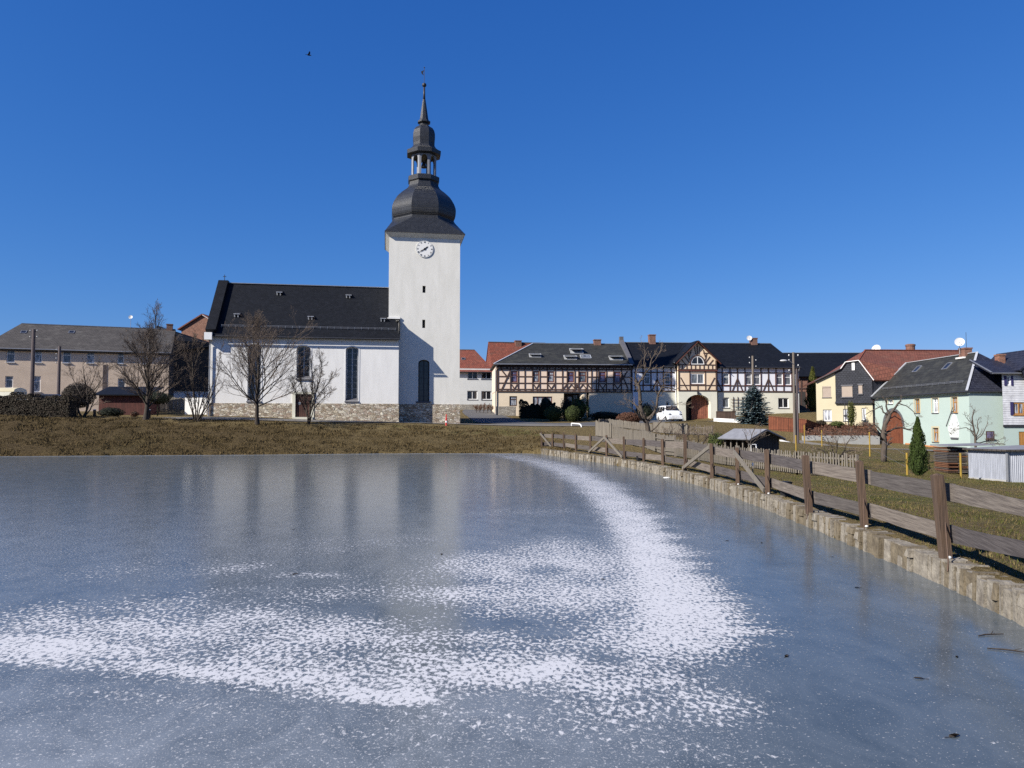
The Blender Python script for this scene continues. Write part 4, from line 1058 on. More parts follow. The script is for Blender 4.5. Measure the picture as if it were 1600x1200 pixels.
    up = MB(); up.rings([(aps(18) * c8, zax(246.2)), (aps(25.6) * c8, zax(244.5)), (aps(26) * c8, zax(238.5)), (aps(22) * c8, zax(236.5)), (aps(18.5) * c8, zax(233.5)), (aps(16.3) * c8, zax(230)), (aps(16.3) * c8, zax(225)), (aps(16.9) * c8, zax(218)), (aps(16.8) * c8, zax(211)),
                         (aps(15.5) * c8, zax(205.5)), (aps(13) * c8, zax(201.5)), (aps(9) * c8, zax(198.6)), (aps(6.4) * c8, zax(196.5)), (aps(6.6) * c8, zax(194.4)), (aps(9.6) * c8, zax(192.6)), (aps(9.6) * c8, zax(190.6)), (aps(7.2) * c8, zax(189)), (aps(6.4) * c8, zax(186.5)), (aps(4.4) * c8, zax(172)), (aps(2.1) * c8, zax(156))], 8, uc, yc, ang0)
    up.build('upper_dome', 'slate_dome', r)
    sp = MB(); sp.rings([(.13, zax(157)), (.09, zax(136))], 8, uc, yc); sp.ball((uc, yc, zax(133)), 3.5 * k_, 12, 9)
    spire = sp.build('spire', 'dark_metal', r, smooth=True)
    vm = MB(); vm.tube([(uc, yc, zax(130)), (uc, yc, zax(105))], .025, 6)
    zv = zax(114); vm.poly([(uc, yc + .02, zv + .3), (uc - .35, yc + .02, zv + .12), (uc - .28, yc + .02, zv - .1), (uc - .05, yc + .02, zv - .28), (uc - .14, yc + .02, zv)])
    vm.poly([(uc, yc - .02, zv + .3), (uc - .35, yc - .02, zv + .12), (uc - .28, yc - .02, zv - .1), (uc - .05, yc - .02, zv - .28), (uc - .14, yc - .02, zv)][::-1])
    vm.ball((uc, yc, zax(105.5)), .07, 8, 6)
    vm.build('weather_vane', 'dark_metal', spire)
    return F
CH = build_church()

# ================================================================== generic gabled / hipped house pieces
def house_body(r, F, u0, u1, depth, z0, z1, holes, mat, name='wall', reveal=0.18):
    mb = MB(); wall_holes(mb, u0, u1, z0, z1, holes, 0.0, 0, reveal)
    mb.poly([(u1, 0, z0), (u1, depth, z0), (u1, depth, z1), (u1, 0, z1)])
    mb.poly([(u0, depth, z0), (u0, 0, z0), (u0, 0, z1), (u0, depth, z1)])
    mb.poly([(u1, depth, z0), (u0, depth, z0), (u0, depth, z1), (u1, depth, z1)])
    return mb.build(name, mat, r)
def gable_roof(r, u0, u1, depth, ze, zr, mat, over=0.35, hipL=0.0, hipR=0.0, T=0.16, gableL=None, gableR=None, side=0.25, name='roof'):
    """ridge along u; hip runs hipL/hipR at the ends (0 = gable)"""
    W2 = depth / 2; s = (zr - ze) / W2
    ez = ze - over * s
    a0, a1 = u0 - side, u1 + side
    rl, rr = (u0 + hipL if hipL else a0), (u1 - hipR if hipR else a1)
    m = MB()
    m.slab([(a0, -over, ez), (a1, -over, ez), (rr, W2, zr), (rl, W2, zr)], T)
    m.slab([(a1, depth + over, ez), (a0, depth + over, ez), (rl, W2, zr), (rr, W2, zr)], T)
    if hipL: m.slab([(a0, depth + over, ez), (a0, -over, ez), (rl, W2, zr)], T)
    if hipR: m.slab([(a1, -over, ez), (a1, depth + over, ez), (rr, W2, zr)], T)
    o = m.build(name, mat, r)
    c = MB(); c.bar((rl + .05, W2, zr + .02), (rr - .05, W2, zr + .02), .26, .08); c.build('ridge_cap', 'zinc', o)
    if not hipL and gableL:
        g = MB(); g.poly([(u0, depth, ze - .01), (u0, 0, ze - .01), (u0, W2, zr - .14)]); g.build('gable', gableL, r)
    if not hipR and gableR:
        g = MB(); g.poly([(u1, 0, ze - .01), (u1, depth, ze - .01), (u1, W2, zr - .14)]); g.build('gable', gableR, r)
    return o
def skylight(roof, F, px, py, w, h, slope, ey, ez, frame='zinc', open_=0.0, pane='glass_dark'):
    """roof window lying on the front slope (optionally propped open)"""
    y = 2.0
    for _ in range(10):
        u, z = F.uz(px, py, y); y = ey + (z - ez) / slope
    n = Vector((0, -slope, 1)).normalized(); d = Vector((0, 1, slope)).normalized(); x = Vector((1, 0, 0))
    c = Vector((u, y, z)) + n * .03
    if open_:
        d2 = (d * math.cos(open_) - n * math.sin(open_)).normalized(); n2 = x.cross(d2).normalized()
        top = c + d * (h / 2); c2 = top - d2 * (h / 2) + n * .05
        m = MB()
        fm = MB()
        for sgn in (-1, 1): fm.bar(c + x * sgn * w / 2 - d * h / 2, c + x * sgn * w / 2 + d * h / 2, .07, .09, up=n)
        fm.bar(c - d * h / 2 - x * w / 2, c - d * h / 2 + x * w / 2, .09, .07, up=n); fm.poly([c - x * w / 2 - d * h / 2, c + x * w / 2 - d * h / 2, c + x * w / 2 + d * h / 2, c - x * w / 2 + d * h / 2])
        o = fm.build('roof_window', frame, roof)
        for sgn in (-1, 1): m.bar(c2 + x * sgn * w / 2 - d2 * h / 2, c2 + x * sgn * w / 2 + d2 * h / 2, .08, .06, up=n2)
        m.bar(c2 - d2 * h / 2 - x * w / 2, c2 - d2 * h / 2 + x * w / 2, .08, .06, up=n2)
        m.bar(c2 + d2 * h / 2 - x * w / 2, c2 + d2 * h / 2 + x * w / 2, .08, .06, up=n2)
        m.build('sash', 'zinc_bright', o)
        g = MB(); g.poly([c2 - x * w / 2 - d2 * h / 2, c2 + x * w / 2 - d2 * h / 2, c2 + x * w / 2 + d2 * h / 2, c2 - x * w / 2 + d2 * h / 2]); g.build('pane', 'glass_dark', o)
        return o
    m = MB()
    for sgn in (-1, 1): m.bar(c + x * sgn * w / 2 - d * h / 2, c + x * sgn * w / 2 + d * h / 2, .08, .10, up=n)
    for sgn in (-1, 1): m.bar(c + d * sgn * h / 2 - x * w / 2, c + d * sgn * h / 2 + x * w / 2, .08, .10, up=n)
    o = m.build('roof_window', frame, roof)
    g = MB(); q = c + n * .02; g.poly([q - x * w / 2 - d * h / 2, q + x * w / 2 - d * h / 2, q + x * w / 2 + d * h / 2, q - x * w / 2 + d * h / 2]); g.build('pane', pane, o)
    return o

# ================================================================== beige house on the left
def build_beige():
    F = Fac(-30, 93.5, 262, 101, 3.0)
    r = F.root('long_house', 'long beige two storey house with grey roof at the far left', 'house')
    slope = .62; ez = (F.z_(10, 544.5, -.35) + F.z_(250, 550, -.35)) / 2; ze = ez + .35 * slope
    W = 12.0
    up = [(10, 546.8, 23, 566), (52.5, 547, 65.5, 566.5), (97.5, 549, 111, 567), (135, 549.5, 147.5, 567.3), (183, 551, 194, 568), (220, 552, 231, 568.5)]
    lo = [(8, 587.5, 20.5, 606), (52, 587.5, 63.5, 612), (184, 591, 196, 606)]
    hs = [F.rect(*a) for a in up + lo]
    dr = F.rect(160, 570, 167, 640)
    house_body(r, F, 0, F.L, W, -2.0, ze - .06, hs, 'render_beige')
    for i, h in enumerate(hs): window(r, h, .15, 'white_paint', 'glass_curtain' if i % 2 else 'glass_grey', 'H', .11, sill='white_paint', sill_out=.1)
    d = MB(); d.box(dr[0], dr[1], -.03, .02, 0, dr[3]); d.build('door', 'pole_purple', r)
    zr = ze + slope * W / 2
    roof = gable_roof(r, 0, F.L, W, ze, zr, 'tile_grey', .35, 2.6, 0, gableR='plank_dark', side=.3)
    f = MB(); f.box(-.3, F.L + .3, -.30, -.01, ez - .34, ez - .17); f.build('fascia', 'plank_dark', roof)
    g = MB(); g.tube([(-.3, -.42, ez - .06), (F.L + .3, -.42, ez - .06)], .07, 8); g.build('gutter', 'zinc', roof)
    sd = MB(); sd.box(F.L + .004, F.L + .05, .2, W, .6, ze); sd.build('shaded_gable_cladding', 'plank_dark', r)  # dark boards; the shade of this sunless side is in their colour
    for px in (37, 112): skylight(roof, F, px, 519, .62, .75, slope, -.35, ez)
    u, z = F.uz(256, 506, W / 2)
    chimney(roof, F.L - .9, F.L - .1, W / 2 - .4, W / 2 + .4, zr - .6, zr + .75)
    u, z = F.uz(204.5, 496, W / 2); dish(roof, (u, W / 2 - .2, z), .28, zr)
build_beige()
def build_left_rear():
    F = Fac(258, 108, 332, 112, 3.0)
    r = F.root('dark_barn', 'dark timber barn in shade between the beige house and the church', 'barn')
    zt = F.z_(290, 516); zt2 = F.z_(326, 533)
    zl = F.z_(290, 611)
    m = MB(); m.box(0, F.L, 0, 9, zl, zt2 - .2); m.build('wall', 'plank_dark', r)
    b = MB(); b.box(.1, F.L - .1, .1, 9, -1, zl - .003); b.build('base_wall', 'render_white', r)
    rf = MB(); rf.slab([(-.4, -.5, F.z_(262, 548) - .3), (F.L + .4, -.5, zt2 - .6), (F.L + .4, 5, zt2 + .4), (-.4, 5, F.z_(265, 510, 5))], .2)
    rf.slab([(F.L + .4, 10, zt2 - .6), (-.4, 10, zt2), (-.4, 5, F.z_(265, 510, 5)), (F.L + .4, 5, zt2 + .4)], .2)
    rf.build('roof', 'slate', r)
    F = Fac(281, 126, 330, 126, 4.0)
    r = F.root('brick_gable_house', 'red brick gabled house peeping over the dark barn roof', 'house')
    a = F.pt(317, 492); l = F.pt(283.5, 513); rr = F.pt(352, 513)
    ze = l.z
    m = MB(); m.poly([(l.x, 0, -2), (rr.x, 0, -2), (rr.x, 0, ze), (a.x, 0, a.z - .15), (l.x, 0, ze)]); m.poly([(l.x, 9, -2), (l.x, 0, -2), (l.x, 0, ze), (l.x, 9, ze)]); m.poly([(rr.x, 0, -2), (rr.x, 9, -2), (rr.x, 9, ze), (rr.x, 0, ze)])
    m.build('wall', 'brick_red', r)
    rf = MB(); s = (a.z - ze) / (a.x - l.x)
    rf.slab([(l.x - .5, -.3, ze - .5 * s), (a.x, -.3, a.z), (a.x, 10, a.z), (l.x - .5, 10, ze - .5 * s)][::-1], .2)
    rf.slab([(a.x, -.3, a.z), (rr.x + .5, -.3, ze - .5 * s), (rr.x + .5, 10, ze - .5 * s), (a.x, 10, a.z)][::-1], .2)
    rf.build('roof', 'tile_rust', r)
    v = MB(); v.bar((a.x + .05, -.34, a.z - .05), (rr.x + .5, -.34, ze - .5 * s - .05), .06, .22, up=(0, 1, 0)); v.build('bargeboard', 'white_paint', r)
    u, z = F.uz(287, 510); chimney(r, u - .6, u + .5, 1, 2, ze - 2, F.z_(287, 509.5))
build_left_rear()
# ================================================================== red roofed houses behind the tower
def build_red():
    F = Fac(690, 107, 771, 108, 3.6)
    r = F.root('white_house', 'white house with red tiled roof showing right of the tower', 'house')
    ze = F.z_(745, 578); zb = F.z_(745, 632)
    hs = [F.rect(*a) for a in [(730.5, 580, 746.5, 592.2), (752, 580.2, 767.8, 592.4), (730, 610.5, 746, 624.3), (752, 611, 767.8, 624.5)]]
    house_body(r, F, 0, F.L - .1, 9, zb, ze + .2, hs, 'render_grey')
    b = MB(); b.box(-.05, F.L - .05, -.05, 9, -2.5, zb - .004); b.build('plinth', 'rubble_dim', r)
    for h in hs: window(r, h, .12, 'white_paint', 'glass_dark', 'V', .1, sill='sill_grey')
    s = .75; zr = ze + 4.5 * s
    roof = gable_roof(r, 0, F.L, 9, ze, zr, 'tile_red', .4, 0, 2.4, side=.25)
    skylight(roof, F, 724, 561, .5, .5, s, -.4, ze - .4 * s)
    gm = MB(); gm.tube([(0, -.45, ze - .36), (F.L + .3, -.45, ze - .36)], .07, 8); gm.build('gutter', 'dark_metal', roof)
    F = Fac(770, 114, 822, 115, 3.6)
    r = F.root('red_roof_house', 'house with steep orange red roof and brick chimney behind the half timbered house', 'house')
    ze = F.z_(772, 578); zr = F.z_(776, 534.5, 4.0)
    house_body(r, F, 0, F.L + 4, 8, -2, ze, [], 'render_grey')
    roof = gable_roof(r, 0, F.L + 4, 8, ze, zr, 'tile_red', .2, gableL='tile_red', side=.1)
    u, z = F.uz(809, 540, 4); chimney(roof, u - .5, u + .5, 3.4, 4.4, zr - 1, F.z_(809, 532.3, 3.9))
build_red()
def beams(F, lines, t=0.16, out=0.035, y=0.0):
    """timber framing from picture lines ((x0,y0),(x1,y1)[,thickness px]) on a facade"""
    m = MB()
    for k, ln in enumerate(lines):
        (x0, y0), (x1, y1) = ln[0], ln[1]
        w_ = ln[2] if len(ln) > 2 else t
        a = F.uz(x0, y0); b = F.uz(x1, y1)
        o = out + 0.0013 * (k % 9)
        p = Vector((a[0], y - o, a[1])); q = Vector((b[0], y - o, b[1]))
        m.bar(p, q, w_, 0.06, up=(0, -1, 0))
    return m
# ================================================================== half timbered house
def build_timbered():
    F = Fac(775, 91.6, 988, 92.9, 2.6)
    r = F.root('timbered_house', 'half timbered house with peach infill, propped open roof windows and cream ground floor', 'house')
    W = 10.4; over = .45; slope = .56
    ez = F.z_(880, 569, -over); ze = ez + over * slope; zr = ze + slope * W / 2
    zf = (F.z_(800, 610.5) + F.z_(960, 612)) / 2          # floor line
    upw = [(799, 580, 808.5, 597.5), (833, 580, 842.5, 597.3), (856, 580.5, 866, 597.3), (887, 581, 897, 597.5), (905, 581, 916, 597.7), (936.5, 581, 946.5, 597.5), (959.5, 581, 970, 598)]
    hu = [F.rect(*a) for a in upw]
    m = MB(); wall_holes(m, 0, F.L, zf, ze - .05, hu, 0.0, 0, .2)
    for (u, flip) in ((0, True), (F.L, False)):
        q = [(u, 0, zf), (u, W, zf), (u, W, ze - .05), (u, 0, ze - .05)]
        m.poly(q[::-1] if flip else q)
    m.build('upper_wall', 'infill_peach', r)
    lo = [(796, 619, 808, 634.5), (832.5, 619.5, 863, 634.8)]
    hl = [F.rect(*a) for a in lo]; hp = F.rect(881, 613.5, 920.5, 656)
    m = MB(); wall_holes(m, .04, F.L, -2.0, zf - .003, hl + [hp + (0, 1.6)], 0.04, 0, .25)
    m.poly([(.04, W, -2), (.04, .04, -2), (.04, .04, zf - .003), (.04, W, zf - .003)])
    m.build('lower_wall', 'render_sand', r)
    b = MB(); sx0, sx1, _, szt = F.rect(777, 635, 805, 650); b.box(.02, sx1, 0.0, .06, -2, szt); b.build('stone_base', 'rubble_dim', r)
    # porch
    p = MB(); p.box(hp[0] + .01, hp[1] - .01, 1.5, 1.6, hp[2], hp[3] - .01); po = p.build('porch_wall', 'plank_brown', r)
    cu = F.u_(912, 640, .25); c = MB(); c.rings([(.42, hp[2]), (.42, hp[3] - 1.25), (.47, hp[3] - 1.2), (.47, hp[3] - .06)], 16, cu, .55); c.build('column', 'render_sand', r, smooth=False)
    dw = F.rect(887, 620, 893, 627, 1.5); g = MB(); g.poly([(dw[0], 1.48, dw[2]), (dw[1], 1.48, dw[2]), (dw[1], 1.48, dw[3]), (dw[0], 1.48, dw[3])]); g.build('pane', 'glass_curtain', po)
    for k in range(4):
        x = 896 + k * 3.2; w_ = F.rect(x, 617.5, x + 2.4, 624, 1.5)
        g = MB(); g.poly([(w_[0], 1.478, w_[2]), (w_[1], 1.478, w_[2]), (w_[1], 1.478, w_[3]), (w_[0], 1.478, w_[3])]); g.build('pane', 'glass_curtain', po)
    for i, h in enumerate(hu): window(r, h, .05, 'timber_red', ['glass_violet', 'glass_curtain', 'glass_curtain', 'glass_violet', 'glass_grey', 'glass_violet', 'glass_violet'][i], 'H', .13)
    window(r, hl[0], .14, 'timber_dark', 'glass_curtain', 'H', .12); window(r, hl[1], .14, 'timber_red', 'glass_curtain', '3', .12, sill='sill_grey')
    # frame
    L = []
    ytop, ybot = 571.5, 611
    def H(y, x0=776.5, x1=987.5, w=.15): L.append(((x0, y), (x1, y + .012 * (x1 - x0) * .5), w))
    H(576.3, w=.15); H(572.3, w=.3); H(588, w=.11); H(598.3, w=.12); H(608.0, w=.12); H(611.3, w=.15)
    V = [777.5, 797.5, 809.5, 820, 832, 843.5, 855, 867.3, 878.7, 886, 898, 904, 917, 924.3, 932, 935.3, 947.5, 958.5, 971, 986.5]
    for x in V: L.append(((x, ytop), (x, ybot), .125 if x not in (777.5, 986.5) else .2))
    for k in range(22): x = 783 + k * 9.4; L.append(((x, 607.6), (x, 611.5), .17))
    for k in range(22): x = 783 + k * 9.4; L.append(((x, 570.8), (x, 576), .17))
    L += [((783, 577.5), (794, 591)), ((797.5, 578.5), (784, 608)), ((980, 580), (971.5, 594)), ((971.5, 584), (981, 607))]
    for (a, b_) in ((799, 808), (833.5, 842), (856, 866), (937, 946), (960, 970)):
        m_ = (a + b_) / 2; L += [((a, 600.5), (m_, 607.5), .11), ((b_, 600.5), (m_, 607.5), .11)]
    for (a, b_) in ((887, 898), (905, 916)):
        m_ = (a + b_) / 2; L += [((a, 607.5), (m_, 600.5), .11), ((b_, 607.5), (m_, 600.5), .11)]
    L += [((880, 607), (886, 600), .14), ((899, 600), (904, 607), .14), ((904, 600), (899, 607), .14), ((923, 607), (917.5, 600), .14)]
    # keep the beams out of the openings: split lines that cross a window
    out = []
    for ln in L:
        (x0, y0), (x1, y1) = ln[0], ln[1]; segs = [(0.0, 1.0)]
        for (a, b_, c, d) in upw:
            N = 60; new = []
            for (s, e) in segs:
                run = None
                for k in range(N + 1):
                    t = s + (e - s) * k / N; x = x0 + (x1 - x0) * t; y = y0 + (y1 - y0) * t
                    ins = a + .6 < x < c - .6 and b_ + .6 < y < d - .6
                    if not ins and run is None: run = t
                    if ins and run is not None:
                        if t - run > .02: new.append((run, t))
                        run = None
                if run is not None and e - run > .01: new.append((run, e))
            segs = new
        for (s, e) in segs: out.append(((x0 + (x1 - x0) * s, y0 + (y1 - y0) * s), (x0 + (x1 - x0) * e, y0 + (y1 - y0) * e), ln[2] if len(ln) > 2 else .15))
    beams(F, out).build('timber_frame', 'timber_dark', r)
    # roof: hip on the left, fire wall on the right
    hipL = F.u_(833, 540, W / 2) - 0
    roof = gable_roof(r, 0, F.L, W, ze, zr, 'slate_worn', over, hipL, 0, side=.3)
    g = MB(); g.tube([(-.3, -over - .07, ez - .05), (F.L, -over - .07, ez - .05)], .075, 8); g.build('gutter', 'zinc', roof)
    hc = MB(); hc.bar((-.3, -over, ez + .03), (hipL, W / 2, zr + .03), .22, .07); hc.build('hip_cap', 'zinc_bright', roof)
    for (px, py, w_, h_, op) in [(836, 556, 1.45, 1.0, .32), (891, 559, 1.55, 1.15, .30), (915, 557.5, 1.3, 1.0, .0), (900.5, 549, 1.6, 1.5, .36), (962, 560, 1.6, 1.15, .40)]:
        skylight(roof, F, px, py, w_, h_, slope, -over, ez, 'zinc_bright', op, 'glass_grey')
    dpm = MB(); dpm.tube([(.1, -over, ez - .1), (-.05, -.1, ez - .7), (-.05, -.1, 0)], .055, 7); dpm.build('downpipe', 'zinc', r)
    u, z = F.uz(933, 535, W / 2); chimney(roof, u - .45, u + .45, W / 2 - .4, W / 2 + .4, zr - .8, F.z_(933, 530.7, W / 2))
build_timbered()
# ================================================================== white house with the gabled bay and archway
def build_white():
    F = Fac(989, 92.9, 1247.5, 94.6, 2.4)
    r = F.root('gatehouse', 'white half timbered house with peach gabled bay above a round arched gateway', 'house')
    W = 11.0; over = .4; slope = .62
    ez = (F.z_(1000, 571.5, -over) + F.z_(1240, 575, -over)) / 2; ze = ez + over * slope; zr = ze + slope * W / 2
    zf = (F.z_(1000, 611.3) + F.z_(1240, 612)) / 2
    b0, b1 = F.u_(1058), F.u_(1118); BP = .55
    upw = [(1006, 583, 1016, 600.5), (1037.5, 583, 1047.5, 600.5), (1129.5, 583.3, 1139.5, 601), (1165, 583.5, 1174.8, 601.2), (1178, 583.5, 1188, 601.2), (1213, 584, 1223, 601.5), (1226, 584, 1236, 601.5)]
    low = [(1040, 627.5, 1046, 636), (1128.5, 621, 1139.5, 637), (1216, 621.8, 1232.5, 637.5)]
    hu = [F.rect(*a) for a in upw]; hl = [F.rect(*a) for a in low]
    for nm_, z0, z1, hs, mat in (('upper_wall', zf, ze - .05, hu, 'infill_white'), ('lower_wall', -2.0, zf - .003, hl, 'render_pale')):
        m = MB()
        wall_holes(m, 0, b0, z0, z1, [h for h in hs if h[1] < b0], 0.0, 0, .2); wall_holes(m, b1, F.L, z0, z1, [h for h in hs if h[0] > b1], 0.0, 0, .2)
        m.poly([(F.L, 0, z0), (F.L, W, z0), (F.L, W, z1), (F.L, 0, z1)]); m.poly([(0, W, z0), (0, 0, z0), (0, 0, z1), (0, W, z1)]); m.poly([(F.L, W, z0), (0, W, z0), (0, W, z1), (F.L, W, z1)])
        m.build(nm_, mat, r)
    for i, h in enumerate(hu):
        window(r, h, .05, 'white_paint', 'glass_grey', 'H', .10)
        sm = MB()
        e = .16
        sm.box(h[0] - e, h[0] - .01, -.06, .0, h[2] - .08, h[3] + .08); sm.box(h[1] + .01, h[1] + e, -.06, 0.0, h[2] - .08, h[3] + .08); sm.box(h[0] - e, h[1] + e, -.075, -.001, h[2] - .14, h[2] - .02)
        sm.build('window_frame', 'timber_red', r)
    for i, h in enumerate(hl): window(r, h, .12, 'white_paint', 'glass_grey' if i == 1 else 'glass_dark', 'V' if i == 2 else 'N', .11, sill='sill_grey' if i else None)
    L = []
    def H(y0, y1, x0, x1, w=.13): L.append(((x0, y0), (x1, y1), w))
    for (x0, x1) in ((990, 1057), (1119, 1247)):
        d = lambda x: (x - 990) * .004
        H(581.6 + d(x0), 581.6 + d(x1), x0, x1); H(602 + d(x0), 602 + d(x1), x0, x1); H(611 + d(x0), 611 + d(x1), x0, x1, .17)
    for x in (992.5, 1004.7, 1017, 1026.7, 1036.6, 1048.7, 1056, 1128.3, 1140.5, 1152, 1163.8, 1188.8, 1200.5, 1212.3, 1224.5, 1237, 1246.3): L.append(((x, 573), (x, 611.5), .13))
    for x in (1026.7, 1152, 1200.5, 992.5, 1119.5, 1249):
        if x not in (992.5, 1119.5): L.append(((x, 591.5), (x - 8, 611), .13))
        if x != 1249: L.append(((x, 591.5), (x + 8, 611), .13))
    out = []
    for ln in L:
        (x0, y0), (x1, y1) = ln[0], ln[1]
        if abs(y1 - y0) < 3 and 600 < y0 < 604 or abs(y1 - y0) < 3 and y0 < 590 or abs(y0 - 611) < 2 or True: out.append(ln)
    beams(F, out).build('timber_frame', 'timber_dark', r)
    # the bay
    y = -BP
    Z = lambda px, py: F.uz(px, py, -BP)
    bz1 = Z(1088, 577)[1]; be = Z(1088, 563)[1]; ap = Z(1090, 533.5)[1]; bc = (b0 + b1) / 2
    g0, g1, gz0, gz1 = F.rect(1069.5, 616.5, 1108.5, 659, -BP); g0 = bc - (g1 - g0) / 2 + .05; g1 = 2 * (bc + .05) - g0
    bw = F.rect(1079.5, 583.5, 1100, 600, -BP); bw0 = bc - (bw[1] - bw[0]) / 2; bw = (bw0, bw0 + bw[1] - bw[0], bw[2], bw[3])
    m = MB(); wall_holes(m, b0, b1, -2, zf, [(g0, g1, -2.0 + .001, gz1, (g1 - g0) * .38, 1.4)], y, 0, .8)
    for u, f in ((b0, 1), (b1, 0)):
        q = [(u, y, -2), (u, .3, -2), (u, .3, zf), (u, y, zf)]; m.poly(q[::-1] if f else q)
    m.build('gate_wall', 'render_pale', r)
    m = MB(); wall_holes(m, b0, b1, zf + .003, be, [bw], y, 0, .18)
    for u, f in ((b0, 1), (b1, 0)):
        q = [(u, y, zf), (u, .3, zf), (u, .3, be), (u, y, be)]; m.poly(q[::-1] if f else q)
    m.poly([(b0, y, be), (b1, y, be), (bc, y, ap - .12)])
    m.build('bay_wall', 'render_bay', r)
    window(r, bw, y + .06, 'white_paint', 'glass_grey', 'C', .13, sill='timber_red', sill_y=y)
    # half-round gable window
    sw = F.rect(1080, 556.5, 1101, 569.5, -BP); s0 = bc - (sw[1] - sw[0]) / 2; sw = (s0, s0 + sw[1] - sw[0], sw[2], sw[3])
    wo = window(r, sw, y - .09, 'white_paint', 'glass_dark', 'C', .10, rise=(sw[3] - sw[2]) * .96, depth=.06)
    ar = MB(); A = arch_pts(sw[0] - .16, sw[1] + .16, sw[2], sw[3] + .16, 12); B = arch_pts(sw[0], sw[1], sw[2], sw[3], 12)
    for k in range(12):
        ar.poly([(A[k][0], y - .12, A[k][1]), (B[k][0], y - .12, B[k][1]), (B[k + 1][0], y - .12, B[k + 1][1]), (A[k + 1][0], y - .12, A[k + 1][1])])
        ar.poly([(A[k][0], y, A[k][1]), (A[k][0], y - .12, A[k][1]), (A[k + 1][0], y - .12, A[k + 1][1]), (A[k + 1][0], y, A[k + 1][1])])
    ar.build('arch_trim', 'timber_dark', wo)
    t = MB(); K = 0
    def bm(u0, z0, u1, z1, w_=.12):
        nonlocal K
        K += 1; o = y - .02 - .0012 * (K % 9)
        t.bar((u0, o, z0), (u1, o, z1), w_, .06, up=(0, -1, 0))
    hw = (b1 - b0) / 2; rise = ap - be
    for z_ in (bz1 - .02, Z(1088, 570)[1]): bm(b0, z_, b1, z_)
    for k in range(1, 9):
        u = b0 + (b1 - b0) * k / 9; bm(u, bz1, u, Z(1088, 570)[1], .1)
    bm(b0 + .08, zf, b0 + .08, be, .18); bm(b1 - .08, zf, b1 - .08, be, .18)
    bm(b0, zf + .08, b1, zf + .08, .16); zz = Z(1088, 602)[1]; bm(b0, zz, b1, zz, .1)
    bm(bc, zf, bc, bw[2] - .1, .1); bm(bc, sw[3] + .15, bc, ap - .4, .12)
    for u in (bw[0] - .16, bw[1] + .16): bm(u, zf, u, bz1, .1)
    bm(b0 + .3, Z(1088, 590)[1], b0 + 1.2, zf + .1); bm(b1 - .3, Z(1088, 590)[1], b1 - 1.2, zf + .1)
    zc = sw[3] - .1
    bm(bc - hw * (ap - zc) / rise + .2, zc + .5, sw[0] + .1, zc + .5, .1); bm(sw[1] - .1, zc + .5, bc + hw * (ap - zc) / rise - .2, zc + .5, .1)
    for sgn in (-1, 1):
        for k in range(5):                                    # fan of raking struts
            q = .14 + .17 * k
            u1 = bc + sgn * hw * q * 1.0; z1 = ap - rise * q - .35
            d = .95 - .05 * k
            zlo = max(z1 - d, Z(1088, 570)[1])
            bm(u1, z1, bc + sgn * max(hw * q - d * .75, .2 if zlo > sw[3] + .1 else (sw[1] - sw[0]) / 2 + .16), zlo, .1)
    t.build('bay_timber', 'timber_dark', r)
    bb = MB(); bb.box(b0 - .06, b1 + .06, y - .16, y - .0, Z(1088, 580)[1], bz1 - .1); bb.build('bay_beam', 'timber_red', r)
    # bay roof running back into the main roof
    ov = .42; s2 = rise / hw; yb = (ap - ze) / slope + .6
    rf = MB(); lo = be - ov * s2
    rf.slab([(b0 - ov, y - .4, lo), (bc, y - .4, ap), (bc, yb, ap), (b0 - ov, .6, lo)][::-1], .14); rf.slab([(bc, y - .4, ap), (b1 + ov, y - .4, lo), (b1 + ov, .6, lo), (bc, yb, ap)][::-1], .14)
    br = rf.build('bay_roof', 'slate', r)
    bg_ = MB(); bg_.bar((bc + .03, y - .43, ap - .08), (b1 + ov, y - .43, lo - .08), .06, .26, up=(0, 1, 0)); bg_.bar((bc - .03, y - .432, ap - .08), (b0 - ov, y - .432, lo - .08), .06, .2, up=(0, 1, 0)); bg_.build('bargeboard', 'timber_red', br)
    vg = MB(); vg.bar((b0 - ov - .02, y - .1, lo + .06), (b0 - ov + .9, 2.2, lo + .06 + .9 * s2), .22, .05); vg.build('valley', 'zinc_bright', br)
    # gate leaves, set back in the arch
    gy = y + 1.0; gm = MB(); ar2 = arch_pts(g0, g1, gz1 - (g1 - g0) * .38, gz1, 16)
    pts = [(g1 - .02, gy, -1), (g1 - .02, gy, ar2[0][1])] + [(a, gy, z_) for a, z_ in ar2[1:9]] + [(bc - .5, gy, ar2[9][1] - .1), (bc - .5, gy, -1)]
    gm.slab(pts, .08); gt = gm.build('gate', 'plank_gate', r)
    lm_ = MB(); zt = gz1 - (g1 - g0) * .45; lm_.box(bc - .6, g1 - .03, gy - .05, gy - .002, zt, zt + .16); lm_.box(bc + .35, bc + 1.3, gy - .045, gy - .002, .15, 1.9); lm_.build('wicket', 'plank_gate', gt)
    ly = MB(); ly.slab([(g0 + .08, y + .9, -1), (g0 + .9, y + 1.35, -1), (g0 + .9, y + 1.35, zt), (g0 + .08, y + .9, zt)], .07); ly.build('gate', 'plank_brown', r)
    dk = MB(); dk.box(g0 - .5, g1 + .5, y + 1.42, y + 1.5, -1, gz1 + .3); dk.build('passage_shade_panel', 'matt_black', r)  # black panel standing in for the shade inside the archway
    lamp = MB(); lamp.box(bc - .1, bc + .1, y - .22, y - .02, gz1 + .06, gz1 + .4); lamp.build('gate_lamp', 'dark_metal', r)
    # roof
    hipR = F.L - F.u_(1218, 545, W / 2)
    roof = gable_roof(r, 0, F.L, W, ze, zr, 'slate', over, 0, max(hipR, 1), side=.25)
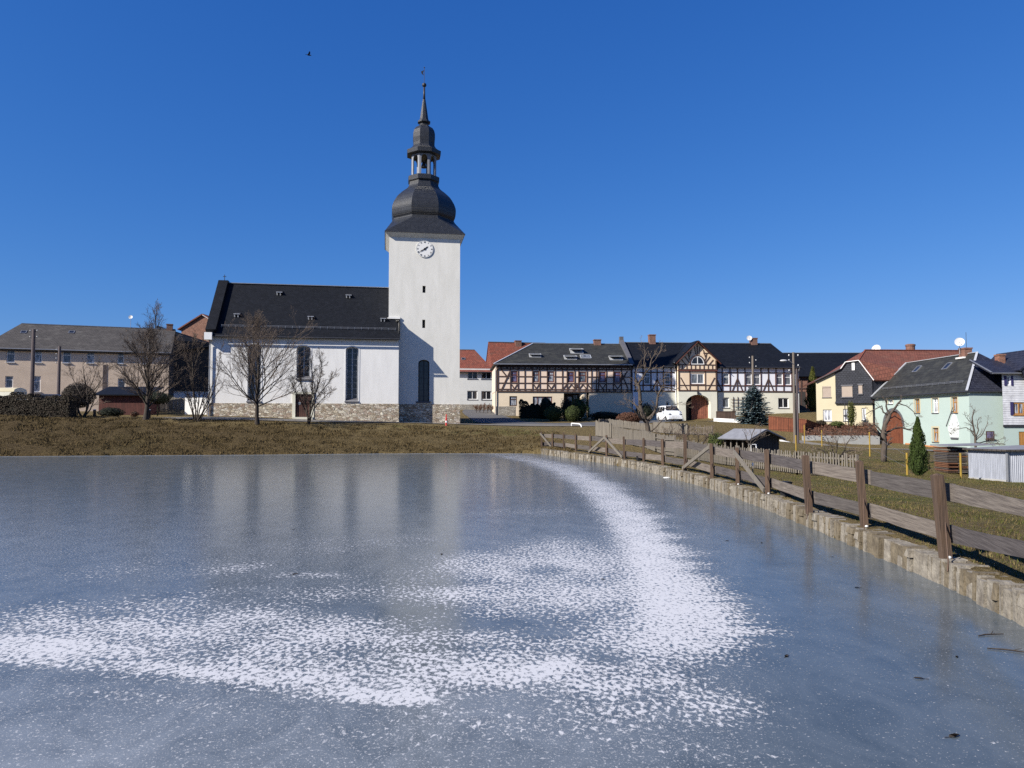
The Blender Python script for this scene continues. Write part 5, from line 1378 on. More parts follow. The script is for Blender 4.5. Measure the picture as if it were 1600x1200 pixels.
    g = MB(); g.tube([(0, -over - .07, ez - .05), (b0 - .5, -over - .07, ez - .05)], .07, 8); g.tube([(b1 + .5, -over - .07, ez - .05), (F.L + .3, -over - .07, ez - .05)], .07, 8); g.build('gutter', 'dark_metal', roof)
    dpm = MB(); dpm.tube([(b0 - .5, -over, ez), (b0 - .2, -.1, ez - .6), (b0 - .2, -.1, zf + .4), (b0 - .12, -.1, 0)], .06, 7); dpm.build('downpipe', 'white_paint', r)
    dpm = MB(); dpm.tube([(b1 + .25, -over, ez), (b1 + .2, -.1, ez - .6), (b1 + .2, -.1, 0)], .06, 7); dpm.build('downpipe', 'dark_metal', r)
    dpm = MB(); dpm.tube([(F.L + .12, -over, ez), (F.L + .12, .1, ez - .6), (F.L + .12, .1, 0)], .07, 7); dpm.build('downpipe', 'white_paint', r)
    u = F.u_(1018.5, 530, W / 2); chimney(roof, u - .42, u + .42, W / 2 - .4, W / 2 + .4, zr - .6, F.z_(1018, 523, W / 2))
    u = F.u_(1177, 530, W / 2); chimney(roof, u - .42, u + .42, W / 2 - .4, W / 2 + .4, zr - .6, F.z_(1177, 528.3, W / 2))
    u, z = F.uz(1170.7, 528.6, W / 2 - .3); dish(roof, (u, W / 2 - .3, z), .36, zr)
    fw_ = MB(); u0 = -.42; fw_.slab([(u0, -.5, ez + .35), (.42 + u0 + .1, -.5, ez + .35), (.42 + u0 + .1, W / 2, zr + .5), (u0, W / 2, zr + .5)], .9); fw_.box(u0 + .02, u0 + .5, W / 2 - .3, W / 2 + .3, zr, zr + .75)
    fw_.build('fire_wall', 'sill_grey', r)
    pt = MB(); pt.box(0, .75, -.03, .0, -1, ze - .3); pt.build('pilaster', 'infill_white', r)
    # trellis on the ground floor wall
    tr = MB()
    for x in (1146, 1153, 1160): u, z0_ = F.uz(x, 652); _, z1_ = F.uz(x, 620); tr.bar((u, -.07, z0_ if x == 1146 else F.uz(x, 640)[1]), (u, -.07, z1_), .06, .04, up=(0, 1, 0))
    for y_ in (624, 629, 634, 640): a = F.uz(1142, y_); b = F.uz(1162, y_); tr.bar((a[0], -.11, a[1]), (b[0], -.11, b[1]), .05, .04, up=(0, 1, 0))
    tr.build('trellis', 'timber_dark', r)
build_white()
# ================================================================== barn behind
def build_barn():
    F = Fac(1236, 109, 1345, 109, 2.4)
    r = F.root('brick_barn', 'brick and timber barn under a long dark slate roof behind the cream house', 'barn')
    W = 12; ez = F.z_(1290, 588, -.5); zr = F.z_(1290, 551.5, W / 2); slope = (zr - ez) / (W / 2 + .5); ze = ez + .5 * slope
    house_body(r, F, 0, F.L + 6, W, -3, ze, [], 'brick_red')
    gable_roof(r, 0, F.L + 6, W, ze, zr, 'slate', .5, gableL='brick_red')
    L = [((1247, 592.5), (1275, 592.5), .18), ((1247, 607), (1275, 607), .18), ((1252, 590), (1252, 640), .18), ((1262, 590), (1262, 640), .18), ((1271, 590), (1271, 640), .18)]
    beams(F, L, .18).build('timber_frame', 'timber_dark', r)
    d = MB(); q = F.rect(1247, 612, 1258, 645); d.box(q[0], q[1], -.06, .02, 0, q[3]); d.build('door', 'plank_dark', r)
build_barn()
# ================================================================== cream house with slate-hung gable
def build_cream():
    F = Fac(1275, 79.5, 1365.5, 76.3, 1.7)
    r = F.root('cream_house', 'cream house with slate hung gable, closed tan blinds and red tiled roof', 'house')
    p = lambda x, y, o=0.0: F.pt(x, y, o)
    A = [p(1276.5, 680), p(1364.5, 680), p(1364.5, 593.5), p(1341.5, 563.5), p(1321.5, 566), p(1314, 576), p(1276, 594.5)]
    m = MB()
    lo = [(1286, 640, 1299.5, 658), (1317.5, 639, 1332.5, 657.5), (1346.5, 637.5, 1353, 656.5)]
    up = [(1285, 603.5, 1298.5, 621)]
    hs = [F.rect(*a) for a in lo + up]
    zc = p(1300, 595).z
    u0, u1 = A[0].x, A[1].x
    wall_holes(m, u0, u1, -2, zc, hs, 0.0, 0, .2)
    m.poly([(u0, 0, zc), (u1, 0, zc), A[3], A[4], A[5]])
    D = 14.0
    m.poly([(u0, D, -2), (u0, 0, -2), (u0, 0, zc), (u0, D, zc)])
    m.build('wall', 'render_cream', r)
    for i, h in enumerate(hs):
        if i < 3: window(r, h, .12, 'white_paint', 'glass_curtain', 'V' if i < 2 else 'N', .12, sill='sill_grey')
        else:
            b = MB(); b.box(h[0] + .02, h[1] - .02, .06, .1, h[2] + .01, h[3] - .15); b.box(h[0] + .01, h[1] - .01, .0, .1, h[3] - .149, h[3] - .005)
            b.build('roller_blind', 'blind_tan', r); s = MB(); s.box(h[0] - .06, h[1] + .06, -.08, 0, h[2] - .06, h[2]); s.build('sill', 'sill_grey', r)
    # slate hanging, 12 cm proud, flared at its foot
    sh = MB(); y = -.12
    s0, s1 = p(1306, 620).x, u1 + .03
    zb = p(1335, 626).z
    sh.poly([(s0, y, zb), (s1, y, zb), (s1, y, A[2].z), (A[3].x, y, A[3].z - .05), (A[4].x, y, A[4].z - .05), (A[5].x, y, A[5].z - .1), (s0, y, p(1306, 580).z)])
    sh.poly([(s0 - .06, y - .22, zb - .28), (s1 + .05, y - .22, zb - .28), (s1, y, zb), (s0, y, zb)]); sh.poly([(s0 - .06, 0, zb - .3), (s1 + .05, 0, zb - .3), (s1 + .05, y - .22, zb - .28), (s0 - .06, y - .22, zb - .28)])
    sh.poly([(s0, 0, zb), (s0, y, zb), (s0, y, p(1306, 580).z), (s0, 0, p(1306, 580).z)]); sh.poly([(s1, y, zb), (s1, 0, zb), (s1, 0, A[2].z), (s1, y, A[2].z)])
    sh.build('slate_cladding', 'slate_hung', r)
    for a in [(1315.5, 603.5, 1332, 620), (1341.5, 602, 1347.5, 615)]:
        h = F.rect(*a, -.12); b = MB(); b.box(h[0], h[1], y - .05, y - .004, h[2], h[3]); b.build('roller_blind', 'blind_tan', r)
        fr = MB(); fr.box(h[0] - .08, h[1] + .08, y - .10, y - .003, h[3] + .003, h[3] + .16); fr.box(h[0] - .08, h[1] + .08, y - .12, y - .003, h[2] - .1, h[2] - .003); fr.build('window_frame', 'sill_grey', r)
    h = F.rect(1331, 567, 1335.5, 578.5, -.12); window(r, h, y - .06, 'white_paint', 'glass_dark', 'N', .13, depth=.05)
    # roofs
    rg0 = p(1351.5, 547.2, 3.2)
    e0 = p(1365.5, 593.5, -.25)
    ang = F.ang
    def w2l(v): d = Vector((v.x - F.o.x, v.y - F.o.y)); return Vector((d.x * F.u.x + d.y * F.u.y, -(d.x * F.n.x + d.y * F.n.y), v.z - F.z0))
    rg1 = w2l(P(1514, 548.2, 80.5)); e1 = w2l(P(1402, 592.5, 75.0)); e1 = w2l(P(1470, 594, 75.0))
    v0 = p(1341.8, 562.3, -.25)
    m = MB()
    m.slab([e0, e1, rg1, rg0, v0], .15)
    m.slab([v0, rg0, p(1321, 565, -.25)], .15)
    back = Vector((0, 12, 0))
    l0 = p(1321, 565, -.25); l1 = p(1313.5, 575.5, -.25); l2 = p(1273, 595, -.25)
    m.slab([rg0, rg0 + Vector((-3, 10, 0)), l1 + Vector((-4, 12, 0)), l1, l0], .15); m.slab([l1, l1 + Vector((-4, 12, 0)), l2 + Vector((-4, 12, 0)), l2], .15)
    m.slab([rg0, rg1, rg1 + Vector((2, 7, -4)), rg0 + Vector((0, 9, -4))], .15)
    roof = m.build('roof', 'tile_rust', r)
    c = MB(); c.bar(rg0 + Vector((0, 0, .05)), rg1 + Vector((0, 0, .05)), .22, .08); c.bar(v0, rg0, .16, .08); c.build('ridge_cap', 'tile_red', roof)
    v = MB(); v.bar(v0 + Vector((0, -.02, -.04)), e0 + Vector((0, -.02, -.04)), .07, .2, up=(0, 1, 0)); v.bar(l0 + Vector((0, -.02, -.04)), l1 + Vector((0, -.02, -.04)), .07, .18, up=(0, 1, 0)); v.bar(l0 + Vector((0, -.021, -.04)), v0 + Vector((0, -.021, -.04)), .07, .14, up=(0, 1, 0)); v.build('bargeboard', 'white_paint', roof)
    v = MB(); v.bar(l1 + Vector((0, -.02, -.04)), l2 + Vector((0, -.02, -.04)), .09, .2, up=(0, 1, 0)); v.build('verge', 'dark_metal', roof)
    # front wall of the long wing, mostly hidden
    fw_ = MB(); f0 = Vector((u1, 0, -2)); f1 = w2l(P(1470, 660, 76.2)); fw_.poly([(f0.x, f0.y, -2), (f1.x, f1.y, -2), (f1.x, f1.y, A[2].z), (f0.x, f0.y, A[2].z)]); fw_.build('wing_wall', 'slate_hung', r)
    cc = w2l(P(1422.5, 547, 80.6)); k = .46
    ch = MB(); ch.rings([(k, cc.z - .8), (k, cc.z + .42), (k * 1.12, cc.z + .44), (k * 1.12, cc.z + .6), (k * .8, cc.z + .66)], 12, cc.x, cc.y); cho = ch.build('chimney', 'brick_chimney', roof); cho['label'] = 'round brick chimney on the red roof'
    cc = w2l(P(1369.5, 545.5, 80.8)); dish(roof, (cc.x, cc.y, cc.z), .48, rg0.z - .3)
    mm = MB(); q = p(1321.5, 632); q2 = p(1321.5, 660); mm.tube([(q.x, -.5, q2.z), (q.x, -.5, q.z + .2)], .05, 6); mm.ball((q.x, -.5, q.z - 1.2), .13, 8, 6); mm.build('garden_lamp', 'dark_metal', r)
build_cream()
# ================================================================== mint house
def build_mint():
    F = Fac(1367.5, 76.0, 1515, 60.0, 0.0)
    r = F.root('mint_house', 'mint green house with slate roof and arched red gate', 'house')
    W = 6.6
    ez = (F.z_(1375, 617.5, -.25) + F.z_(1510, 613.5, -.25)) / 2
    zt = ez + .05
    ups = [(1429, 623.5, 1437, 645), (1456.5, 622, 1466, 645), (1486.5, 620.5, 1496, 645), (1387.5, 623.5, 1395, 631)]
    los = [(1457, 668.5, 1466.5, 690.5)]
    hs = [F.rect(*a) for a in ups + los]
    g = F.rect(1381.5, 641.5, 1411, 693); 
    ghole = (g[0], g[1], -2 + .001, g[3], (g[1] - g[0]) * .42, .25)
    m = MB(); wall_holes(m, 0, F.L, -2, zt, hs + [ghole], 0.0, 0, .22)
    m.poly([(F.L, 0, -2), (F.L, W, -2), (F.L, W, zt), (F.L, 0, zt)]); m.poly([(0, W, -2), (0, 0, -2), (0, 0, zt), (0, W, zt)])
    wl = m.build('wall', 'render_mint', r)
    for i, h in enumerate(hs):
        o = window(r, h, .14, 'frame_orange' if i in (0, 2, 4) else 'white_paint', 'glass_curtain' if i in (1, 2, 4) else 'glass_grey', 'T', .10, sill='sill_grey')
        s = MB(); e = .14
        s.box(h[0] - e, h[0], -.012, .004, h[2], h[3]); s.box(h[1], h[1] + e, -.012, .004, h[2], h[3]); s.box(h[0] - e, h[1] + e, -.0125, .004, h[3], h[3] + e); s.build('window_surround', 'render_cream', r)
    gt = MB(); ar = arch_pts(g[0] + .01, g[1] - .01, g[3] - (g[1] - g[0]) * .42, g[3] - .01, 14)
    gt.slab([(g[0] + .01, .2, -.6), (g[1] - .01, .2, -.6)] + [(a, .2, z) for a, z in ar], .08); go = gt.build('gate', 'plank_red', r)
    sr = MB(); A = arch_pts(g[0] - .3, g[1] + .3, g[3] - (g[1] - g[0]) * .42, g[3] + .25, 14); B = arch_pts(g[0], g[1], g[3] - (g[1] - g[0]) * .42, g[3], 14)
    for k in range(14): sr.poly([(A[k][0], -.02, A[k][1]), (B[k][0], -.02, B[k][1]), (B[k + 1][0], -.02, B[k + 1][1]), (A[k + 1][0], -.02, A[k + 1][1])])
    sr.build('gate_surround', 'sill_grey', go)
    # orange plinth
    a = F.rect(1411.5, 690.5, 1475, 702); z0_ = F.z_(1440, 694)
    pm = MB()
    ua = F.u_(1413); ub = F.u_(1474)
    pm.poly([(ua, -.03, -2), (ub, -.03, -2), (ub, -.03, F.z_(1474, 698.5)), (ua, -.03, F.z_(1413, 692))]); pm.poly([(ub, -.03, -2), (ub, 0, -2), (ub, 0, F.z_(1474, 698.5)), (ub, -.03, F.z_(1474, 698.5))]); pm.poly([(ua, -.03, F.z_(1413, 692)), (ub, -.03, F.z_(1474, 698.5)), (ub, 0, F.z_(1474, 698.5)), (ua, 0, F.z_(1413, 692))])
    pm.build('plinth', 'render_orange', r)
    gp2 = MB(); ua = F.u_(1375.5); gp2.box(ua, F.u_(1380.5), -.25, .0, -1, F.z_(1378, 679)); gp2.build('gate_post', 'frame_orange', r)
    # painted window niche on the front wall
    h = F.rect(1485, 655, 1498, 683.5); mu = MB(); pts = [(h[0], h[2]), (h[1], h[2]), (h[1] + .1, h[3] - .5), (h[1] - .3, h[3] + .3), (h[1] - .7, h[3] + .55), (h[0] + .4, h[3] + .35), (h[0] - .35, (h[2] + h[3]) / 2)]
    mu.slab([(u, -.03, z) for u, z in pts], .027); mo = mu.build('wall_painting', 'mural_white', r)
    dl = MB(); dl.bar((h[0] - .55, -.04, h[3] - .6), (h[0] + .5, -.04, h[3] + 1.0), .07, .03, up=(0, -1, 0)); dl.box(h[0] + .1, h[1] - .05, -.08, 0, h[2] - .14, h[2] - .02); 
    rr_ = random.Random(4)
    for k in range(16):
        u = h[0] + rr_.uniform(-.05, 1) * (h[1] - h[0]); z = h[2] + rr_.uniform(.1, 1.0) * (h[3] - h[2]); dl.bar((u, -.036, z), (u + rr_.uniform(-.3, .3), -.036, z + rr_.uniform(-.12, .12)), .04, .012, up=(0, -1, 0))
    dl.build('painting_lines', 'sill_grey', mo)
    # gable side window
    gx = lambda px: F.L
    q0 = P(1540, 673.5, 60.0); q1 = P(1553, 686, 60.0)
    w0, w1 = q0.x - F.world(F.L, 0)[0], q1.x - F.world(F.L, 0)[0]
    sw = MB(); sw.box(F.L + .002, F.L + .03, w0, w1, q1.z, q0.z); so_ = sw.build('window', 'timber_dark', r); gl = MB(); gl.poly([(F.L + .034, w0 + .08, q1.z + .08), (F.L + .034, w1 - .08, q1.z + .08), (F.L + .034, w1 - .08, q0.z - .08), (F.L + .034, w0 + .08, q0.z - .08)]); gl.build('pane', 'glass_violet', so_)
    sl_ = MB(); sl_.box(F.L + .001, F.L + .1, w0 - .05, w1 + .05, q1.z - .09, q1.z - .003); sl_.build('sill', 'timber_dark', so_)
    # roof
    def w2l(v): d = Vector((v.x - F.o.x, v.y - F.o.y)); return Vector((d.x * F.u.x + d.y * F.u.y, -(d.x * F.n.x + d.y * F.n.y), v.z - F.z0))
    R0 = p_ = F.pt(1416, 563.5, W / 2); R1 = F.pt(1527, 554.5, W / 2); zr = (R0.z + R1.z) / 2; R0.z = zr; R1.z = zr
    m = MB(); o = .28; sd = .2
    e0 = Vector((-sd, -o, ez)); e1 = Vector((F.L + sd, -o, ez)); e2 = Vector((F.L + sd, W + o, ez)); e3 = Vector((-sd, W + o, ez))
    m.slab([e0, e1, R1, R0], .14); m.slab([e1, e2, R1], .14, 1); m.slab([e2, e3, R0, R1], .14); m.slab([e3, e0, R0], .14)
    roof = m.build('roof', ['slate_worn', 'slate_blue'], r)
    c = MB(); c.bar(R0, R1 + Vector((0, 0, .02)), .2, .06); c.bar(e1 + Vector((0, 0, .05)), R1 + Vector((0, 0, .03)), .18, .07); c.bar(e0 + Vector((0, 0, .05)), R0 + Vector((0, 0, .03)), .3, .07); c.build('hip_cap', 'zinc_bright', roof)
    gu = MB(); gu.tube([(-sd, -o - .07, ez - .06), (F.L + sd, -o - .07, ez - .06), (F.L + sd + .07, W, ez - .06)], .07, 8); gu.build('gutter', 'dark_metal', roof)
    fa = MB(); fa.box(-.1, F.L + .16, -.2, -.003, ez - .2, ez - .1); fa.build('fascia', 'render_mint', roof)
    slope = (zr - ez) / (W / 2 + o)
    sg = MB(); yy = .45; zz = ez + (yy + o) * slope
    sg.tube([(.8, yy, zz + .2), (F.L - 1.4, yy, zz + .2)], .02, 5); sg.tube([(.8, yy - .05, zz + .09), (F.L - 1.4, yy - .05, zz + .09)], .02, 5)
    for k in range(16): u = .9 + (F.L - 2.4) * k / 15; sg.bar((u, yy, zz - .02), (u, yy, zz + .22), .03, .03)
    sg.build('snow_guard', 'zinc', roof)
    for (px, py) in ((1433, 577), (1480, 572.5)): skylight(roof, F, px, py, .75, .8, slope, -o, ez)
    q = F.pt(1508.5, 550, W / 2); chimney(roof, q.x - .45, q.x + .45, W / 2 - .32, W / 2 + .32, zr - .5, F.z_(1508, 543.8, W / 2))
    cl = MB(); cl.box(q.x - .6, q.x + .6, W / 2 - .55, W / 2 - .34, zr - .42, zr - .28); cl.build('flashing', 'white_paint', roof)
    q = F.pt(1504.5, 534.8, W / 2 - .2); dish(roof, (q.x, W / 2 - .5, q.z), .40, zr, face=(.9, -.45, .3))
    am = MB(); am.tube([(q.x, W / 2 + .1, zr), (q.x, W / 2 + .1, F.z_(1504, 520, W / 2))], .02, 5); am.build('antenna', 'dark_metal', roof)
    dpm = MB(); dpm.tube([(F.L + .1, P(1567, 640, 60).x - F.world(F.L, 0)[0] , ez), (F.L + .1, P(1567, 640, 60).x - F.world(F.L, 0)[0], -1)], .05, 7); dpm.build('downpipe', 'dark_metal', r)
build_mint()
# ================================================================== grey clapboard house at the right edge
def build_grey():
    F = Fac(1567.5, 59.2, 1680, 59.2, 0.0)
    r = F.root('clapboard_house', 'pale grey clapboard house with blue shutters at the right edge', 'house')
    zf = F.z_(1580, 667.5); zt = F.z_(1570, 583)
    hs = [F.rect(1573.2, 587.5, 1579, 602), F.rect(1583.5, 628.5, 1601, 648), F.rect(1592.5, 674.5, 1603, 700)]
    m = MB(); wall_holes(m, 0, F.L, zf + .2, zt, hs[:2], 0, 0, .15); c0 = F.u_(1592); pk = (F.u_(1625), F.z_(1625, 550))
    m.poly([(c0 - .1, -.002, zt - .02), (F.L, -.002, zt - .02), (pk[0], -.002, pk[1])])
    m.build('upper_wall', 'clapboard', r)
    m = MB(); wall_holes(m, .02, F.L, -2, zf, hs[2:], .02, 0, .2); m.build('lower_wall', 'render_mint', r)
    b = MB(); b.box(0, F.L, -.06, .05, zf + .003, zf + .197); b.build('string_course', 'dark_metal', r)
    window(r, hs[0], .04, 'white_paint', 'glass_violet', 'N', .09); window(r, hs[1], .04, 'frame_orange', 'glass_curtain', 'C', .12, sill='frame_orange'); window(r, hs[2], .06, 'frame_orange', 'glass_curtain', 'C', .16)
    for (a, b_) in (((1566.8 + 2, 587.5), (1572.6, 602.5)), ((1579.6, 587.5), (1582.6, 602.5)), ((1578.5, 628), (1583, 648.5))):
        q = F.rect(a[0], a[1], b_[0], b_[1]); s = MB(); s.box(q[0], q[1], -.05, -.004, q[2], q[3]); s.build('shutter', 'shutter_blue', r)
    W = 6.0
    m = MB(); ez = F.z_(1570, 582.5, -.3); zr = F.z_(1565, 563, 2.6); x0 = F.u_(1545.5, 575)
    m.slab([(x0, -.3, ez), (F.u_(1596), -.3, ez), (F.u_(1596), 2.7, zr), (x0 + .15, 2.7, zr)], .12)
    m.slab([(F.u_(1596), 6, ez), (F.u_(1575), 6, ez), (F.u_(1575), 2.7, zr), (F.u_(1596), 2.7, zr)], .12)
    q0 = (F.u_(1591), F.z_(1591, 579)); q1 = (F.u_(1602.5), F.z_(1602.5, 600))
    m.slab([(q0[0] - .1, -.55, q0[1] - .1), (pk[0], -.55, pk[1] + .2), (pk[0], 5, pk[1] + .2), (q0[0] - .1, 5, q0[1] - .1)][::-1], .14)
    m.slab([(pk[0], -.55, pk[1] + .2), (2 * pk[0] - q0[0], -.55, q0[1]), (2 * pk[0] - q0[0], 5, q0[1]), (pk[0], 5, pk[1] + .2)][::-1], .14)
    m.slab([(q0[0], -.5, q0[1]), (q1[0], -.5, q1[1]), (F.L, -.5, q1[1]), (F.L, -.5, q0[1] + .8), (q0[0] + 1, -.5, q0[1] + .8)], .2)
    roof = m.build('roof', 'slate_blue', r)
    g = MB(); g.tube([(x0, -.38, ez - .04), (F.u_(1592), -.38, ez - .04)], .05, 6); g.bar((x0, -.3, ez + .05), (x0 + .15, 2.7, zr + .05), .12, .06); g.build('gutter', 'zinc', roof)
    u = F.u_(1562.5, 560, 2.7); chimney(roof, u - .25, u + .25, 2.4, 3.0, zr - .5, F.z_(1562, 553.8, 2.7), 'brick_red')
build_grey()
# ================================================================== vegetation
def grow(mt, mc, p, d, L, r, lvl, cfg, rg):
    n = 5 if lvl <= 1 else (4 if lvl == 2 else 3)
    pts = [Vector(p)]; d = Vector(d).normalized(); dirs = [d.copy()]
    wob = cfg['wob'] * (1 + .25 * lvl); up = cfg['up']
    for k in range(n):
        d = d + Vector((rg.gauss(0, wob), rg.gauss(0, wob), rg.gauss(0, wob) + up)); d.normalize()
        pts.append(pts[-1] + d * (L / n)); dirs.append(d.copy())
    tip = cfg.get('tip', .35)
    rad = [max(r * (1 - (1 - tip) * k / n), cfg.get('rmin', .006)) for k in range(n + 1)]
    (mt if lvl <= 1 else mc).tube(pts, rad, 6 if lvl == 0 else (5 if lvl == 1 else 3), cap=False)
    if lvl >= len(cfg['kids']): return
    kids = cfg['kids'][lvl]
    for k in range(kids):
        t = cfg.get('t0', .25) + (1 - cfg.get('t0', .25)) * (k + rg.random()) / kids
        f = t * n; i = min(int(f), n - 1); q = pts[i].lerp(pts[i + 1], f - i); dd = dirs[min(i + 1, n)]
        a = rg.gauss(cfg['ang'], .16); az = rg.uniform(0, 2 * math.pi)
        s = dd.cross(Vector((math.cos(az), math.sin(az), .2)));
        if s.length < .05: continue
        s.normalize(); nd_ = dd * math.cos(a) + s * math.sin(a)
        if nd_.z < cfg.get('minz', -.25): nd_.z = abs(nd_.z) * .5
        ll = L * cfg['ratio'] * (1.15 - .6 * t) * rg.uniform(.75, 1.2)
        grow(mt, mc, q, nd_, ll, max(rad[i] * .55, cfg.get('rmin', .006)), lvl + 1, cfg, rg)
def finish_tree(name, label, cat, group, loc, mt, mc, bark, twig):
    r = empty(name, loc, 0, label, cat, group)
    mt.build('trunk', bark, r, smooth=True, uv=False); mc.build('crown', twig, r, uv=False)
    return r
def excurrent(name, label, px, D, H, R, seed, first=.2, nl=24, bark='bark', twig='twig', r0=.19, lean=0.0, kids=(9, 6, 4), group=None, prof=None, low=60, high=22, leader=True, rmin=.007):
    """tree with a leader and ascending limbs; R = crown radius"""
    rg = random.Random(seed); mt, mc = MB(), MB()
    N = 10; pts = []; top = H if leader else H * .75
    x = y = 0.0
    for k in range(N + 1):
        pts.append(Vector((x, y, -.15 + (top + .15) * k / N))); x += rg.gauss(lean * .1, .05 * H / 10); y += rg.gauss(0, .05 * H / 10)
    rad = [max(r0 * (1.35 if k == 0 else 1) * (1 - k / N) ** .8, .015) for k in range(N + 1)]
    mt.tube(pts, rad, 8, cap=False)
    prof = prof or (lambda t: (1 - t) ** .75)
    cfg = dict(kids=kids, ratio=.50, ang=.62, wob=.085, up=.075, t0=.22, rmin=rmin)
    for k in range(nl):
        t = first + (1 - first) * ((k + rg.random() * .8) / nl) ** 1.25
        f = min(t * N, N - .001); i = int(f); q = pts[i].lerp(pts[i + 1], f - i)
        tt = (t - first) / (1 - first)
        az = k * 2.4 + rg.gauss(0, .3); a = math.radians(low + (high - low) * tt + rg.gauss(0, 6))
        d = Vector((math.cos(az) * math.sin(a), math.sin(az) * math.sin(a), math.cos(a)))
        L = R * max(prof(tt), .14) / max(math.sin(a), .78) * rg.uniform(.85, 1.12)
        grow(mt, mc, q, d, L, max(rad[i] * .38, .016), 1, cfg, rg)
    return finish_tree(name, label, 'tree', group, gp(px, D) , mt, mc, bark, twig)
def limb_tree(name, label, px0, D, limbs, seed, bark='bark', twig='twig', cat='tree', group=None, dens=2.2, blen=1.2, kids=(0, 5, 4), ang=.8, up=.06, wob=.11, rmin=.006, tfrom=.25):
    """hand-shaped limbs (picture columns / rows at distance D + dd), sprouting branches"""
    rg = random.Random(seed); mt, mc = MB(), MB()
    base = gp(px0, D)
    cfg = dict(kids=(0,) + tuple(kids[1:]), ratio=.52, ang=ang, wob=wob, up=up, t0=.15, rmin=rmin)
    for (pp, r0, r1) in limbs:
        pts = []
        for q in pp:
            dd = q[2] if len(q) > 2 else 0.0
            pts.append(P(q[0], q[1], D + dd) - base)
        # smooth a little with midpoints
        fine = []
        for a, b in zip(pts, pts[1:]): fine += [a, a.lerp(b, .5) + Vector((rg.gauss(0, .02), rg.gauss(0, .02), rg.gauss(0, .02)))]
        fine.append(pts[-1]); n = len(fine) - 1
        rad = [r0 + (r1 - r0) * k / n for k in range(n + 1)]
        mt.tube(fine, rad, 7, cap=True)
        L = sum((b - a).length for a, b in zip(fine, fine[1:]))
        m = max(1, int(L * dens)) if dens else 0
        for k in range(m):
            t = tfrom + (1 - tfrom) * (k + rg.random()) / m; f = t * n; i = min(int(f), n - 1)
            q = fine[i].lerp(fine[i + 1], f - i); dd = (fine[i + 1] - fine[i]).normalized()
            az = rg.uniform(0, 6.28); s = dd.cross(Vector((math.cos(az), math.sin(az), .3)))
            if s.length < .1: continue
            s.normalize(); a = rg.gauss(ang, .2); d = dd * math.cos(a) + s * math.sin(a); d.z += .15
            grow(mt, mc, q, d, blen * rg.uniform(.6, 1.2) * (1.1 - .4 * t), max(rad[i] * .45, rmin * 1.5), 1, cfg, rg)
    return finish_tree(name, label, cat, group, base, mt, mc, bark, twig)
def leaf_quad(mb, c, n, size, rg):
    n = Vector(n); t = n.cross(Vector((rg.gauss(0, 1), rg.gauss(0, 1), rg.gauss(0, 1))))
    if t.length < 1e-3: return
    t.normalize(); b = n.cross(t).normalized(); s = size * rg.uniform(.6, 1.35); c = Vector(c)
    mb.poly([c - t * s * .5, c + b * s * .35, c + t * s * .6, c - b * s * .35])
def leaf_blob(mb, rg, c, rad, n, size, lump=.18, shape=None, inner=.62):
    """leaf clumps through the outer shell of an irregular ellipsoid"""
    ph = [rg.uniform(0, 6.28) for _ in range(6)]
    for _ in range(n):
        while True:
            d = Vector((rg.gauss(0, 1), rg.gauss(0, 1), rg.gauss(0, 1)))
            if d.length > .1: break
        d.normalize()
        az = math.atan2(d.y, d.x)
        k = 1 + lump * (math.sin(3 * az + ph[0] + 2 * d.z) * .5 + math.sin(5 * d.z + ph[1] + az * 2) * .5 + math.sin(9 * az + 7 * d.z + ph[2]) * .35)
        if shape: k *= shape(d)
        rr = k * (inner + (1 - inner) * rg.random() ** .4)
        p = Vector((c[0] + d.x * rad[0] * rr, c[1] + d.y * rad[1] * rr, c[2] + d.z * rad[2] * rr))
        nn = d + Vector((rg.gauss(0, .55), rg.gauss(0, .55), rg.gauss(0, .55) + .2))
        leaf_quad(mb, p, nn.normalized(), size, rg)
def bush(name, label, px, D, w, h, mat, n, size, seed, cat='bush', group=None, core='leaf_dark', dz=0.0, stem=True, lump=.18, depth=None, shape=None):
    rg = random.Random(seed); base = gp(px, D); mb = MB()
    depth = depth or w
    leaf_blob(mb, rg, (0, 0, h / 2 + dz), (w / 2, depth / 2, h / 2), n, size, lump, shape)
    r = empty(name, base, 0, label, cat, group)
    mb.build('foliage', mat, r, uv=False)
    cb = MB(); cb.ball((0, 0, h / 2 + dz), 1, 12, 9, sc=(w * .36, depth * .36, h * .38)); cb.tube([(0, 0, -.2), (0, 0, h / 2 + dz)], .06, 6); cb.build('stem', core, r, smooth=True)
    return r
